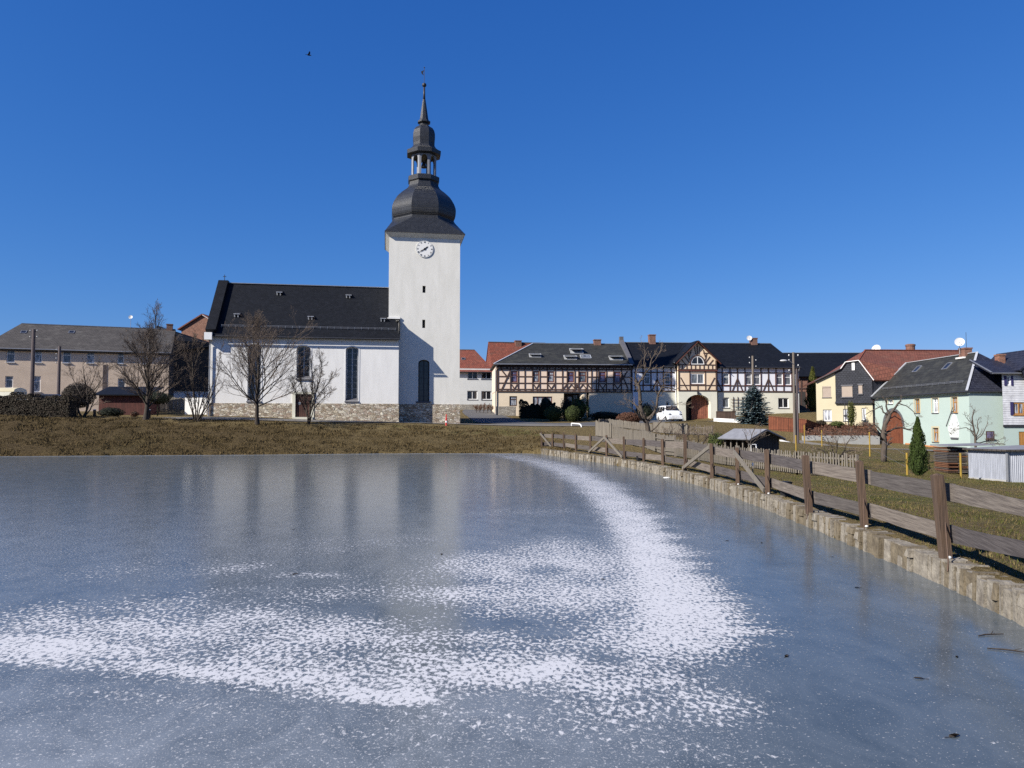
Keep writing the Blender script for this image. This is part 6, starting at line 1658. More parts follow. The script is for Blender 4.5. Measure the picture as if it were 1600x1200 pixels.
def thuja(name, label, px, D, py0, w, mat, n, size, seed, group=None, zbase=None):
    rg = random.Random(seed); base = gp(px, D)
    if zbase is not None: base.z = zbase
    top = P(px, py0, D).z - base.z; mb = MB()
    for _ in range(n):
        t = rg.random() ** .85; z = .05 + t * (top - .05)
        prof = min(1.0, (t * 7 + .35)) * (1 - max(0, t - .25) / .75) ** .72
        az = rg.uniform(0, 6.28); k = 1 + .16 * math.sin(4 * az + z * 5 / top * 3) + .13 * math.sin(11 * z / top * 2 + az) + .12 * math.sin(7 * az - 17 * z / top)
        rr = w / 2 * prof * k * (.55 + .45 * rg.random() ** .5) + .01
        d = Vector((math.cos(az), math.sin(az), 0))
        c = d * rr + Vector((0, 0, z)); nn = (d + Vector((rg.gauss(0, .5), rg.gauss(0, .5), rg.gauss(0, .3)))).normalized()
        t_ = (Vector((0, 0, 1)) + d * .35 + Vector((rg.gauss(0, .3), rg.gauss(0, .3), 0))).normalized(); b = nn.cross(t_)
        if b.length < .05: continue
        b.normalize(); s = size * rg.uniform(.6, 1.4)
        mb.poly([c - t_ * s * .5 - b * s * .12, c - t_ * s * .3 + b * s * .28, c + t_ * s * .8, c - b * s * .28])
    r = empty(name, base, 0, label, 'conifer', group)
    mb.build('foliage', mat, r, uv=False)
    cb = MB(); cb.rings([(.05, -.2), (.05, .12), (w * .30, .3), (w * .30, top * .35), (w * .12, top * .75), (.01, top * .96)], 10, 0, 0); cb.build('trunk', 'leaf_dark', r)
    return r
# --- the bare trees on the bank
excurrent('bare_tree', 'tall bare tree with a wide egg shaped crown in front of the first church window', 402.5, 59.6, 7.5, 4.4, 5, first=.2, nl=36, r0=.17, kids=(0, 9, 5, 4), prof=lambda t: 1.0 if t < .2 else (1 - .75 * t) , low=58, high=14, rmin=.0055)
excurrent('bare_tree', 'bare tree with a dense upright crown before the beige house', 227.5, 59.5, 6.6, 2.6, 8, first=.16, nl=32, r0=.20, kids=(0, 10, 6, 4), leader=True, prof=lambda t: 1.05 if t < .35 else 1.05 - 1.15 * (t - .35), low=46, high=10, rmin=.0055)
limb_tree('bare_tree', 'small bare tree with crooked stems in front of the church door', 483, 61, [
    ([(481, 666), (481, 650), (477, 625), (470, 600), (466, 575, .3)], .08, .02), ([(483, 666), (484, 645), (487, 620), (489, 590), (485, 560)], .09, .02),
    ([(484, 650), (490, 625, -.2), (498, 600, -.3), (503, 575), (500, 555)], .06, .015), ([(486, 640), (497, 618, .3), (512, 600, .4), (520, 588, .3)], .05, .012), ([(482, 655), (472, 630, .4), (462, 612, .5), (455, 598, .5)], .05, .012),
    ([(484, 660), (490, 640, -.5), (505, 622, -.7), (516, 612, -.8)], .05, .012)], 21, kids=(0, 7, 5), dens=4.6, blen=1.1, ang=.55, up=.09, rmin=.0055)
limb_tree('bare_shrub', 'multi stemmed bare shrub at the left corner of the church', 305, 60.5, [
    ([(304, 664), (302, 645), (296, 620), (286, 612), (276, 612)], .06, .02), ([(305, 664), (306, 640), (303, 615), (300, 590)], .07, .02), ([(306, 664), (312, 640), (319, 615), (322, 590)], .06, .02),
    ([(307, 664), (316, 645), (326, 622), (334, 595)], .06, .02), ([(306, 664), (309, 640, .5), (312, 600, .8), (310, 570, .8)], .06, .015), ([(305, 664), (300, 642, -.5), (294, 625, -.8), (290, 600, -.8)], .05, .015), ([(307, 664), (320, 640, .5), (334, 610, .6), (343, 570, .6), (345, 545, .5)], .05, .012), ([(307, 664), (318, 648, -.4), (335, 620, -.6), (350, 600, -.6)], .05, .012)], 22, cat='shrub', dens=2.4, blen=1.0, kids=(0, 5, 4), ang=.55, up=.1, twig='twig', rmin=.006)
limb_tree('bare_tree', 'low bare tree with a forked stem beside the clipped round bush', 128, 59.5, [
    ([(128, 655), (124, 645), (122, 636), (126, 628), (128, 612)], .09, .03), ([(129, 655), (134, 645), (138, 634), (137, 615), (133, 595), (130, 572)], .10, .02), ([(130, 654), (141, 640), (146, 628), (150, 612), (158, 597)], .06, .015),
    ([(137, 620), (143, 600, .4), (150, 580, .5), (152, 568, .5)], .04, .012), ([(128, 620), (120, 605, .3), (113, 590, .5), (108, 578, .5)], .04, .012), ([(137, 618), (150, 606, -.4), (160, 590, -.5), (166, 580, -.5)], .04, .012)], 23, dens=3.0, blen=1.25, kids=(0, 6, 4), ang=.62, up=.06, twig='twig')
rg_ = 31
excurrent('bare_tree', 'distant bare tree rising over the roof of the long beige house', 240, 116, 15.6, 3.6, 31, first=.5, nl=26, r0=.28, kids=(0, 6, 4), low=35, high=10, prof=lambda t: 1 - .6 * t, rmin=.014)
limb_tree('bare_tree', 'distant bare tree half hidden between the dark barn and the church', 300, 99, [([(303, 640), (302, 590), (300, 560)], .15, .05), ([(301, 590), (292, 560), (286, 540)], .08, .02), ([(301, 585), (310, 555), (315, 535)], .08, .02), ([(300, 570), (299, 545), (302, 530)], .07, .02)], 32, dens=2.0, blen=2.2, kids=(0, 6, 4), ang=.5, up=.1, rmin=.012)
# --- old fruit trees in the gardens
limb_tree('fruit_tree', 'gnarled old fruit tree standing before the white house', 1014, 61, [
    ([(1016, 692), (1013, 676), (1010, 660), (1003, 645), (1000, 625), (999, 608), (997, 598)], .22, .12), ([(1008, 658), (1020, 648), (1026, 636), (1028, 618), (1034, 606), (1044, 606), (1056, 609)], .13, .04),
    ([(997, 600), (1003, 592), (1009, 582), (1016, 573), (1018, 562), (1026, 548)], .11, .03), ([(1009, 582), (1006, 568), (1008, 552), (1006, 536)], .06, .015), ([(1016, 573), (1024, 562, .4), (1032, 548, .6), (1037, 538, .6)], .05, .012), ([(997, 600), (993, 588, -.3), (996, 575, -.4), (1003, 560, -.5)], .06, .015),
    ([(1003, 645), (992, 632, .4), (984, 626, .6), (974, 622, .6)], .08, .02), ([(1008, 660), (1000, 652, -.5), (990, 640, -.8), (978, 634, -.9)], .08, .02), ([(1018, 650), (1034, 640, .5), (1050, 634, .7), (1066, 628, .8)], .05, .015), ([(1028, 618), (1022, 606), (1030, 594), (1046, 590)], .05, .015), ([(1016, 675), (1030, 662, -.6), (1040, 650, -.8)], .07, .02)], 41, dens=1.5, blen=1.25, kids=(0, 5, 3), ang=.75, up=.07, twig='twig_pale', bark='bark_pale')
limb_tree('fruit_tree', 'pruned fruit tree in the garden in front of the arched red gate', 1382, 37.8, [
    ([(1381, 724), (1381, 705), (1382, 690), (1380, 678), (1383, 663), (1390, 648)], .15, .10), ([(1390, 648), (1396, 640), (1402, 632), (1408, 626)], .07, .04), ([(1390, 650), (1386, 640), (1385, 630), (1386, 622)], .05, .03), ([(1381, 678), (1372, 668), (1366, 662), (1356, 670)], .05, .02),
    ([(1390, 650), (1380, 644), (1378, 634), (1366, 640), (1352, 648)], .045, .015), ([(1383, 676), (1396, 670, .2), (1410, 668, .3), (1424, 672, .3)], .05, .025), ([(1404, 630), (1416, 634), (1428, 644), (1432, 652)], .03, .012), ([(1381, 690), (1370, 676, -.3), (1360, 668, -.4), (1348, 660, -.4)], .04, .012), ([(1388, 655), (1398, 650, .3), (1408, 656, .4), (1420, 664, .5)], .03, .01)], 42, dens=2.8, blen=.6, kids=(0, 4, 3), ang=.85, up=.03, twig='twig', bark='bark_pale', rmin=.004)
limb_tree('fruit_tree', 'young bare tree behind the corrugated shed before the mint house corner', 1526, 45, [
    ([(1524, 715), (1524, 692), (1522, 672), (1519, 652), (1522, 640)], .08, .02), ([(1523, 688), (1529, 672), (1527, 662), (1530, 652)], .04, .012), ([(1523, 690), (1534, 680), (1540, 668), (1544, 660)], .035, .01), ([(1523, 692), (1538, 690, .3), (1552, 686, .4), (1562, 690, .4)], .04, .015), ([(1522, 675), (1510, 668, .2), (1500, 670, .2), (1488, 672, .2)], .03, .01), ([(1524, 694), (1545, 692, -.3), (1570, 694, -.4)], .04, .015), ([(1521, 665), (1512, 655), (1508, 648)], .025, .01)], 43, dens=2.6, blen=.7, kids=(0, 4, 3), ang=.7, up=.05, bark='bark_pale', rmin=.005)
limb_tree('bare_shrub', 'sprawling bare shrub behind the open picket fence', 1302, 33.5, [
    ([(1300, 728), (1296, 716), (1288, 706), (1276, 700)], .05, .02), ([(1302, 728), (1304, 712), (1300, 698), (1292, 684)], .05, .015), ([(1303, 728), (1312, 714), (1322, 706), (1338, 704)], .05, .015), ([(1304, 728), (1314, 712, .4), (1322, 694, .5), (1332, 680, .5)], .04, .01), ([(1300, 728), (1286, 716, -.3), (1272, 712, -.4), (1256, 706, -.4)], .045, .012), ([(1302, 728), (1308, 700, -.2), (1310, 684, -.2)], .035, .01), ([(1303, 728), (1322, 716, .2), (1342, 712, .3)], .04, .012)], 44, cat='shrub', dens=4.2, blen=.6, kids=(0, 5, 3), ang=.8, up=.04, twig='twig_pale', rmin=.0045)
limb_tree('bare_shrub', 'fine reddish bare shrub beside the old fruit tree behind the plank fence', 1042, 56, [([(1042, 690), (1040, 680), (1036, 672)], .03, .01), ([(1043, 690), (1046, 678), (1052, 668)], .03, .01), ([(1043, 690), (1052, 682), (1062, 676)], .03, .01), ([(1042, 690), (1034, 684), (1026, 680)], .03, .01)], 45, cat='shrub', dens=7, blen=.75, kids=(0, 5, 3), ang=.7, twig='twig_pale', rmin=.006)
limb_tree('bare_shrub', 'tangled bare shrubs behind the picket fence left of the garden hut', 1090, 47, [([(1085, 700), (1078, 690), (1072, 678)], .04, .012), ([(1090, 700), (1092, 686), (1088, 674)], .04, .012), ([(1092, 700), (1102, 688), (1108, 676)], .04, .012), ([(1088, 700), (1070, 692), (1062, 684)], .04, .012), ([(1094, 700), (1106, 692), (1116, 684)], .04, .012)], 46, cat='shrub', dens=7, blen=.75, kids=(0, 6, 3), ang=.8, twig='twig_pale', rmin=.005)
limb_tree('bare_shrub', 'thin bare sapling growing beside the garden hut', 1172, 38.5, [([(1172, 712), (1172, 695), (1175, 678), (1180, 668)], .03, .01), ([(1172, 698), (1166, 684), (1160, 672)], .02, .008), ([(1173, 695), (1184, 684), (1190, 676)], .02, .008)], 47, cat='shrub', dens=4, blen=.6, kids=(0, 4, 3), ang=.55, twig='twig_pale', rmin=.004)
limb_tree('bare_shrub', 'reddish twiggy shrub below the white house with the red roof', 757, 96, [([(745, 647), (744, 638)], .04, .02), ([(750, 647), (750, 637)], .04, .02), ([(756, 647), (756, 636)], .04, .02), ([(762, 647), (763, 637)], .04, .02), ([(768, 647), (769, 638)], .04, .02)], 48, cat='shrub', dens=14, blen=.7, kids=(0, 5, 3), ang=.5, twig='twig_red', rmin=.012)
# --- hedges and evergreens
def hedge(name, label, px0, D0, px1, D1, h, depth, mat, n, size, seed, core='leaf_dark', cat='hedge', wav=.1):
    rg = random.Random(seed); a = gp(px0, D0); b = gp(px1, D1); d = Vector((b.x - a.x, b.y - a.y, 0)); L = d.length; d.normalize(); nn = Vector((d.y, -d.x, 0)); mb = MB()
    for _ in range(n):
        s = rg.random() * L; f = rg.random(); z0 = a.z + (b.z - a.z) * s / L
        hh = h * (1 + wav * math.sin(s * 1.7 + 1) + wav * .7 * math.sin(s * 4.1) + wav * .5 * math.sin(s * 9.3))
        if f < .5: off = depth / 2 * (1 - .3 * rg.random() ** 2); z = hh * rg.random()
        elif f < .85: off = rg.uniform(-1, 1) * depth / 2; z = hh * (1 - .15 * rg.random() ** 2)
        else: off = rg.uniform(-1, 1) * depth / 2; z = hh * rg.random()
        p = d * s + nn * off + Vector((0, 0, z + z0 - a.z)); k = nn * (1 if f < .5 else .2) + Vector((rg.gauss(0, .5), rg.gauss(0, .5), rg.gauss(0, .4) + (.8 if f >= .5 else .2)))
        leaf_quad(mb, p, k.normalized(), size, rg)
    r = empty(name, a, 0, label, cat); mb.build('foliage', mat, r, uv=False)
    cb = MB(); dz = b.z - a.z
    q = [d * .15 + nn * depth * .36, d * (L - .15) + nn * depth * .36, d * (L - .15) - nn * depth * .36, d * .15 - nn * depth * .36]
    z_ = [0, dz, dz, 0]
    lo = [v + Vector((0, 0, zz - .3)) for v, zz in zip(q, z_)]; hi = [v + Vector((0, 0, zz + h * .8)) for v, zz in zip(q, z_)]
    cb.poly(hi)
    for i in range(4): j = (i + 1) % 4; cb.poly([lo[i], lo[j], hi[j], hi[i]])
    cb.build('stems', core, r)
    return r
hedge('hedge', 'dark reddish brown winter hedge at the far left above the bank', -40, 59, 116, 58.8, 1.62, 1.5, 'leaf_hedge', 16000, .10, 51, core='twig_dark')
bush('round_bush', 'large clipped round bush with bare dark twigs on a short stem', 121, 64, 2.6, 2.2, 'twig_dark', 6500, .10, 52, core='twig_dark', dz=.75, lump=.08)
bush('dark_bush', 'flat topped dark shrub behind the upright bare tree', 246, 73, 2.5, 1.25, 'leaf_dark', 3000, .10, 53, dz=1.15)
bush('dark_bush', 'low boxy dark evergreen bush in front of the maroon shed', 173, 68, 2.2, .95, 'leaf_dark', 2600, .09, 54, lump=.1)
bush('red_bush', 'tiny reddish bush on the lawn behind the bare tree', 210, 70, .8, .6, 'twig_red', 500, .08, 55, core='twig_dark')
hedge('yew_hedge', 'black green yew hedge along the front of the timbered house', 812, 88, 868, 87.5, 1.75, 1.6, 'leaf_dark', 9000, .12, 56, wav=.14)
bush('conifer_bush', 'pointed dark conifer in the middle of the yew hedge', 852, 87, 1.5, 2.9, 'leaf_dark', 3500, .11, 57, cat='conifer', shape=lambda d: 1 - .35 * max(0, d.z))
bush('box_bush', 'rounded olive green box bush at the left of a pair before the porch', 866, 81, 2.25, 1.75, 'leaf_box', 5000, .085, 58, lump=.07)
bush('box_bush', 'rounded olive green box bush directly below the porch with column', 894.5, 80, 1.75, 1.75, 'leaf_box', 4200, .085, 59, lump=.07)
bush('conifer_bush', 'loose dark conifer between the box bush and the porch column', 905, 82.5, 2.1, 2.7, 'leaf_thuja', 4500, .11, 60, cat='conifer', lump=.3)
bush('conifer_bush', 'dark conifer left of the porch opening', 885, 84.5, 1.4, 2.5, 'leaf_dark', 2500, .11, 61, cat='conifer', lump=.25)
bush('low_shrub', 'low dark shrub in the shade right of the porch', 945, 86, 4.2, 1.0, 'leaf_dark', 3500, .11, 62, cat='shrub', depth=1.5)
bush('beech_hedge', 'rusty brown beech hedge behind the picket fence corner', 983, 74, 2.6, 1.25, 'twig_red', 4200, .10, 63, cat='hedge', core='twig_dark', depth=1.4, lump=.08)
bush('ivy_bush', 'green ivy covered stump left of the garden hut', 1119, 46, 1.1, 1.15, 'leaf_ivy', 1600, .08, 64)
bush('dark_bush', 'dark evergreen shrub against the white house beside the parked van', 1008, 87, 2.6, 2.0, 'leaf_dark', 2600, .12, 65, lump=.3)
thuja('thuja', 'narrow green thuja column in the right garden', 1433.5, 29.6, 652, .68, 'leaf_thuja', 9000, .055, 71)
thuja('thuja', 'tall yellowish conifer between the brick barn and the cream house', 1271, 98, 574, 1.75, 'leaf_thuja_y', 4500, .2, 72)
def spruce(label, px, D, py0, w, seed):
    rg = random.Random(seed); base = gp(px, D); H = P(px, py0, D).z - base.z; mb, tb = MB(), MB()
    tb.tube([(0, 0, -.2), (0, 0, H * .95)], [.14, .015], 8)
    tiers = 28
    for k in range(tiers):
        t = k / (tiers - 1); z = .35 + (H - .45) * t; R = w / 2 * (1 - t) ** .82 * (1 + .12 * math.sin(k * 2.1)) + .08
        n = int(19 - 10 * t)
        for j in range(n):
            az = 2 * math.pi * (j + rg.random() * .7) / n + k; L = R * rg.uniform(.78, 1.12); d = Vector((math.cos(az), math.sin(az), 0)); s = Vector((-d.y, d.x, 0))
            droop = -.28 * (1 - t) + .35 * t
            m = max(3, int(L / .13))
            tb.tube([Vector((0, 0, z)), d * L * .5 + Vector((0, 0, z + droop * L * .5)), d * L * .95 + Vector((0, 0, z + droop * L * .8 + .05 * L))], [.018, .012, .006], 3, cap=False)
            for i in range(m):
                f = .18 + .82 * (i + .5) / m; p = d * L * f + Vector((0, 0, z + droop * L * f + .09 * L * f * f))
                for sg in (-1, 1, 0):
                    ln = (.50 * (1 - f * .5) * min(1, .35 + L)) * rg.uniform(.7, 1.2)
                    q = (d * .75 + s * sg * .85 + Vector((0, 0, rg.uniform(-.25, .22)))).normalized() * ln
                    b = Vector((rg.gauss(0, .3), rg.gauss(0, .3), 1)).cross(q).normalized() * ln * .30
                    mb.poly([p, p + q * .5 + b, p + q, p + q * .5 - b])
    r = empty('spruce', base, 0, label, 'conifer'); mb.build('foliage', 'leaf_spruce', r, uv=False); tb.build('trunk', 'bark', r, uv=False)
spruce('blue grey spruce standing in front of the white house', 1178, 80, 600, 4.3, 73)
# ================================================================== pond wall
def curve_pts(pts, step):
    out = []; acc = 0.0
    P_ = [Vector((p[0], p[1])) for p in pts]
    dense = []
    for i in range(len(P_) - 1):
        p0, p1, p2, p3 = P_[max(i - 1, 0)], P_[i], P_[i + 1], P_[min(i + 2, len(P_) - 1)]
        for k in range(20):
            t = k / 20
            dense.append(0.5 * ((2 * p1) + (p2 - p0) * t + (2 * p0 - 5 * p1 + 4 * p2 - p3) * t * t + (3 * p1 - p0 - 3 * p2 + p3) * t ** 3))
    dense.append(P_[-1])
    return dense
def pond_wall():
    rg = random.Random(3); mb = MB(); D = curve_pts(WALL, .1)
    seg = [0]
    for a, b in zip(D, D[1:]): seg.append(seg[-1] + (b - a).length)
    def at(s):
        s = min(max(s, 0), seg[-1] - 1e-4)
        lo, hi = 0, len(seg) - 1
        while hi - lo > 1:
            m = (lo + hi) // 2
            if seg[m] <= s: lo = m
            else: hi = m
        t = (s - seg[lo]) / (seg[lo + 1] - seg[lo]); p = D[lo].lerp(D[lo + 1], t); d = (D[lo + 1] - D[lo]).normalized()
        return p, d
    s = 0.0; L = seg[-1]
    while s < L:
        w = rg.choice([rg.uniform(.07, .16), rg.uniform(.09, .24), rg.uniform(.1, .32)]); p, d = at(s + w / 2); n = Vector((d.y, -d.x))       # n points to the garden side
        out = rg.uniform(-.035, .035); top = .365 + rg.uniform(-.03, .022); depth = rg.uniform(.30, .44); g = .004
        fl = rg.uniform(.0, .05)
        mi = 1 if rg.random() < .28 else 0
        def q(a, b, z): v = p + d * a + n * b; return (v.x + rg.uniform(-.012, .012), v.y + rg.uniform(-.012, .012), z + rg.uniform(-.012, .012))
        h = w / 2 - g
        # two courses now and then, mostly upright slabs
        cuts = [-.25, top] if rg.random() < .72 else [-.25, rg.uniform(.13, .24), top]
        for z0, z1 in zip(cuts, cuts[1:]):
            o2 = out + rg.uniform(-.015, .02)
            A = [q(-h, o2 - fl * .3, z0 + .006), q(h, o2 - fl * .3, z0 + .006), q(h, o2 + depth, z0 + .006), q(-h, o2 + depth, z0 + .006)]
            B = [q(-h + .012, o2 + .018, z1 - .006), q(h - .012, o2 + .018, z1 - .006), q(h - .012, o2 + depth, z1 - .006), q(-h + .012, o2 + depth, z1 - .006)]
            i = len(mb.v); mb.v.extend(A + B)
            for f in ((4, 5, 6, 7), (0, 1, 5, 4), (1, 2, 6, 5), (3, 0, 4, 7), (2, 3, 7, 6)): mb.f.append(tuple(i + a for a in f)); mb.m.append(mi)
        s += w
    core = MB()
    N = 120
    for k in range(N):
        (a, d0), (b, d1) = at(L * k / N), at(L * (k + 1) / N)
        n0, n1 = Vector((d0.y, -d0.x)), Vector((d1.y, -d1.x))
        f0, f1 = a + n0 * .045, b + n1 * .045; g0, g1 = a + n0 * .62, b + n1 * .62
        core.poly([(f0.x, f0.y, -.3), (f1.x, f1.y, -.3), (f1.x, f1.y, .335), (f0.x, f0.y, .335)][::-1]); core.poly([(f0.x, f0.y, .335), (f1.x, f1.y, .335), (g1.x, g1.y, .345), (g0.x, g0.y, .345)][::-1])
    r = empty('pond_wall', (6.5, 16, 0), 0, 'low rough stone retaining wall along the right edge of the pond', 'stone wall'); tag(r, kind='thing')
    for m, nme, mt in ((mb, 'stones', ['wall_stone', 'wall_moss']), (core, 'mortar', 'wall_moss')):
        m.v = [(x - 6.5, y - 16, z) for x, y, z in m.v]; m.build(nme, mt, r)
    return at, L, seg
W_AT, W_L, W_SEG = pond_wall()
# ================================================================== plank fence on the wall
POSTS = [(1640, 968, 770, .125), (1478, 870, 742, .135), (1351, 822, 721, .125), (1264.5, 798, 712, .13), (1200, 771, 703, .12), (1153, 756.8, 700, .11), (1113, 746, 693.5, .11), (1071, 735.2, 679, .12), (1036, 727.6, 686.3, .11),
         (1005.5, 721.9, 684.7, .10), (975.5, 717, 682.5, .10), (947.8, 712.8, 680.2, .10), (922.7, 708.4, 679, .10), (900, 705.2, 678, .10), (880.9, 702, 676, .10), (863.3, 699.5, 677, .10), (846.5, 699.3, 674.5, .10)]
TOPS = {7: 681}
def plank_fence():
    rg = random.Random(9)
    r = empty('plank_fence', (6.9, 16, .35), 0, 'weathered plank fence with brown posts standing on the pond wall', 'fence')
    o = Vector((6.9, 16, .35)); pos = []
    for i, (px, pb, pt, w) in enumerate(POSTS):
        b = G(px, pb, .37); b.z = .3; zt = P(px, pt, b.y).z
        pos.append((b, zt))
        lean = Vector((rg.uniform(-.03, .01) - (.07 if i in (1, 2, 3) else 0), rg.uniform(-.03, .03), 0))
        m = MB(); p0 = b - o; p1 = Vector((b.x, b.y, zt)) + lean - o
        pitch = rg.uniform(-.015, .015)
        m.bar(p0, p1, w, w, up=(.3 + rg.uniform(-.3, .3), 1, 0))
        d = (p1 - p0).normalized(); m.tube([p1 - d * .002, p1 + d * .02], [w * .55, w * .2], 4)
        m.build('post', 'wood_post', r)
    top0 = [P(px, py, pos[k][0].y).z for k, (px, py) in enumerate([(1640, 784), (1478, 757), (1351, 735), (1264.5, 721), (1200, 710), (1153, 704), (1113, 699), (1071, 690), (1036, 690), (1005, 688), (975, 686.5), (948, 684), (923, 681.5), (900, 680.5), (881, 679), (863, 678.5), (846, 678)])]
    for i in range(len(pos) - 1):
        (a, za), (b, zb) = pos[i], pos[i + 1]; d = (b - a); d.z = 0; d.normalize(); n = Vector((-d.y, d.x, 0)) * -1
        if n.x < 0: n = -n
        for k, (hh, zoff) in enumerate(((.27, 0), (.25, 0))):
            off = n * (.085 + .012 * (i % 2))
            if k == 0: z0, z1 = top0[i] - hh / 2 + rg.uniform(-.02, .02), top0[i + 1] - hh / 2 + rg.uniform(-.02, .02)
            else: z0, z1 = .66 + rg.uniform(-.05, .05), .66 + rg.uniform(-.05, .05)
            if i == 7: pass
            if i == 0 and k == 1: z0, z1 = P(1640, 869, pos[0][0].y).z, .70
            m = MB(); ext = .10; N = 7
            A = a - d * ext + off; B = b + d * ext + off
            up, lo = [], []
            for q in range(N + 1):
                t = q / N; hh = (.27, .25)[k] if i else (.16 + .10 * t); c = A.lerp(B, t); z = z0 + (z1 - z0) * t + .006 * math.sin(t * 5 + i * 2 + k)
                up.append(Vector((c.x, c.y, z + hh / 2 + rg.uniform(-.006, .006))) - o); lo.append(Vector((c.x, c.y, z - hh / 2 + rg.uniform(-.006, .006))) - o)
            th = n * .028
            for q in range(N):
                m.poly([lo[q], lo[q + 1], up[q + 1], up[q]][::-1]); m.poly([lo[q] + th, lo[q + 1] + th, up[q + 1] + th, up[q] + th]); m.poly([up[q], up[q + 1], up[q + 1] + th, up[q] + th][::-1]); m.poly([lo[q], lo[q + 1], lo[q + 1] + th, lo[q] + th])
            m.poly([lo[0], up[0], up[0] + th, lo[0] + th]); m.poly([lo[-1], lo[-1] + th, up[-1] + th, up[-1]])
            m.build('rail_board', ['wood_board', 'wood_board_dark', 'wood_grey', 'wood_board_dark', 'wood_board'][(i * 2 + k * 3) % 5], r)
    # diagonal braces: (from post i top -> post j foot)
    for (i, j) in ((16, 15), (11, 12), (11, 10), (6, 7), (5, 4)):
        (a, za), (b, zb) = pos[i], pos[j]; n = Vector((-.12, -.03, 0))
        m = MB(); p = Vector((a.x, a.y, za - .12)) + n - o; q = Vector((b.x, b.y, .46)) + n - o
        m.bar(p, q, .05, .13, up=(0, 0, 1)); m.build('brace', 'wood_picket', r)
    for i in (1, 2, 3, 4, 5, 6, 7):
        a, za = pos[i]; s = Vector((-.2, -.34, 0)).normalized()
        m = MB(); p = Vector((a.x, a.y, .98)) - o; f = Vector((a.x - .19, a.y - .38, .36)) - o
        m.tube([p, p.lerp(f, .5) + Vector((0, 0, .015)), f, f + Vector((-.05, -.06, -.12))], .011, 5); m.build('stay_rod', 'rust', r)
        if i in (1, 2, 4, 5):
            c = MB(); c.ball((a.x - .03 - o.x, a.y - .14 - o.y, .385 - o.z), .034, 8, 6, sc=(1, .8, .7)); c.build('footing_cap', 'render_grey', r, smooth=True)
plank_fence()
# ================================================================== picket fences
def picket(name, label, pts, h, gap, w, mat, rails=True, post_every=2.4, jit=.03, pointed=False, flat=False, h2=None, cat='fence', zoff=0.0):
    rg = random.Random(len(pts) * 7 + int(h * 100)); P3 = []
    for (px, D) in pts: P3.append(gp(px, D))
    o = P3[0].copy(); r = empty(name, o, 0, label, cat); m, rl = MB(), MB(); posts = []
    tot = sum((b - a).length for a, b in zip(P3, P3[1:])); done = 0.0; nextp = 0.0
    for a, b in zip(P3, P3[1:]):
        d = b - a; d.z = 0; L = d.length; d.normalize(); n = Vector((d.y, -d.x, 0))
        if n.y > 0: n = -n
        k = int(L / (w + gap))
        for i in range(k):
            s = (i + .5) * L / k; q = a + d * s; q.z = tzs(q.x, q.y) + zoff
            hh = (h + ((h2 - h) * (done + s) / tot if h2 else 0)) * (1 + rg.gauss(0, jit)); z0 = .06
            t = Vector((rg.gauss(0, .012), rg.gauss(0, .012), 0))
            p0 = q + Vector((0, 0, z0)) + n * .03 - o; p1 = q + Vector((0, 0, hh)) + t + n * .03 - o
            m.bar(p0, p1, .02, w * rg.uniform(.85, 1.1), up=d)
        for zf in (.25, .8):
            z0, z1 = tzs(a.x, a.y), tzs(b.x, b.y)
            NR = max(1, int(L / 2.5))
            for q in range(NR):
                u, v = a + d * (L * q / NR), a + d * (L * (q + 1) / NR); u.z = tzs(u.x, u.y) + h * zf + zoff; v.z = tzs(v.x, v.y) + h * zf + zoff
                rl.bar(u - o - n * .012, v - o - n * .012, .05, .07)
        np_ = max(1, int(L / post_every))
        for i in range(np_ + 1):
            q = a + d * (L * i / np_); q.z = tzs(q.x, q.y); posts.append(q)
        done += L
    m.build('slat_panel', mat, r)
    rl.build('rail', mat, r)
    for q in posts:
        pm = MB(); p = q - o; nb = Vector((0, .06, 0)); pm.bar(p + nb + Vector((0, 0, -.3)), p + nb + Vector((0, 0, h * .98)), .09, .09, up=(0, 1, 0)); pm.build('post', 'pole_wood', r)
    return r
picket('picket_gate', 'short grey board gate at the near left corner of the garden fence', [(931, 60.6), (955, 59.5)], 1.25, .012, .13, 'wood_picket')
picket('board_fence', 'long grey close boarded fence running from the corner gate towards the hut', [(956, 59.6), (990, 52.0), (1025, 44.5), (1055, 39.0)], 1.12, .014, .12, 'wood_picket')
picket('picket_fence', 'open grey picket fence with gaps between its thin slats before the garden hut', [(1055.5, 38.8), (1135, 34.0), (1245, 30.3), (1339, 28.4)], .92, .055, .055, 'wood_picket', jit=.04)
picket('board_fence', 'grey garden fence with a dark top rail behind the gnarled fruit tree', [(936, 67.5), (950, 68.5), (1020, 66.0)], .72, .02, .12, 'wood_picket')
picket('board_fence', 'pale grey solid boarded screen right of the gnarled fruit tree', [(1021, 65.8), (1074, 63.5)], .95, .004, .16, 'wood_picket')
picket('picket_fence', 'whitish ornamental picket fence above the tangled shrubs', [(1075, 63.0), (1113, 62.0)], .85, .07, .06, 'pole_wood', jit=.1)
picket('board_fence', 'grey weathered fence between the upright bare tree and the church corner', [(232, 79), (288, 79)], 1.7, .015, .13, 'wood_picket')
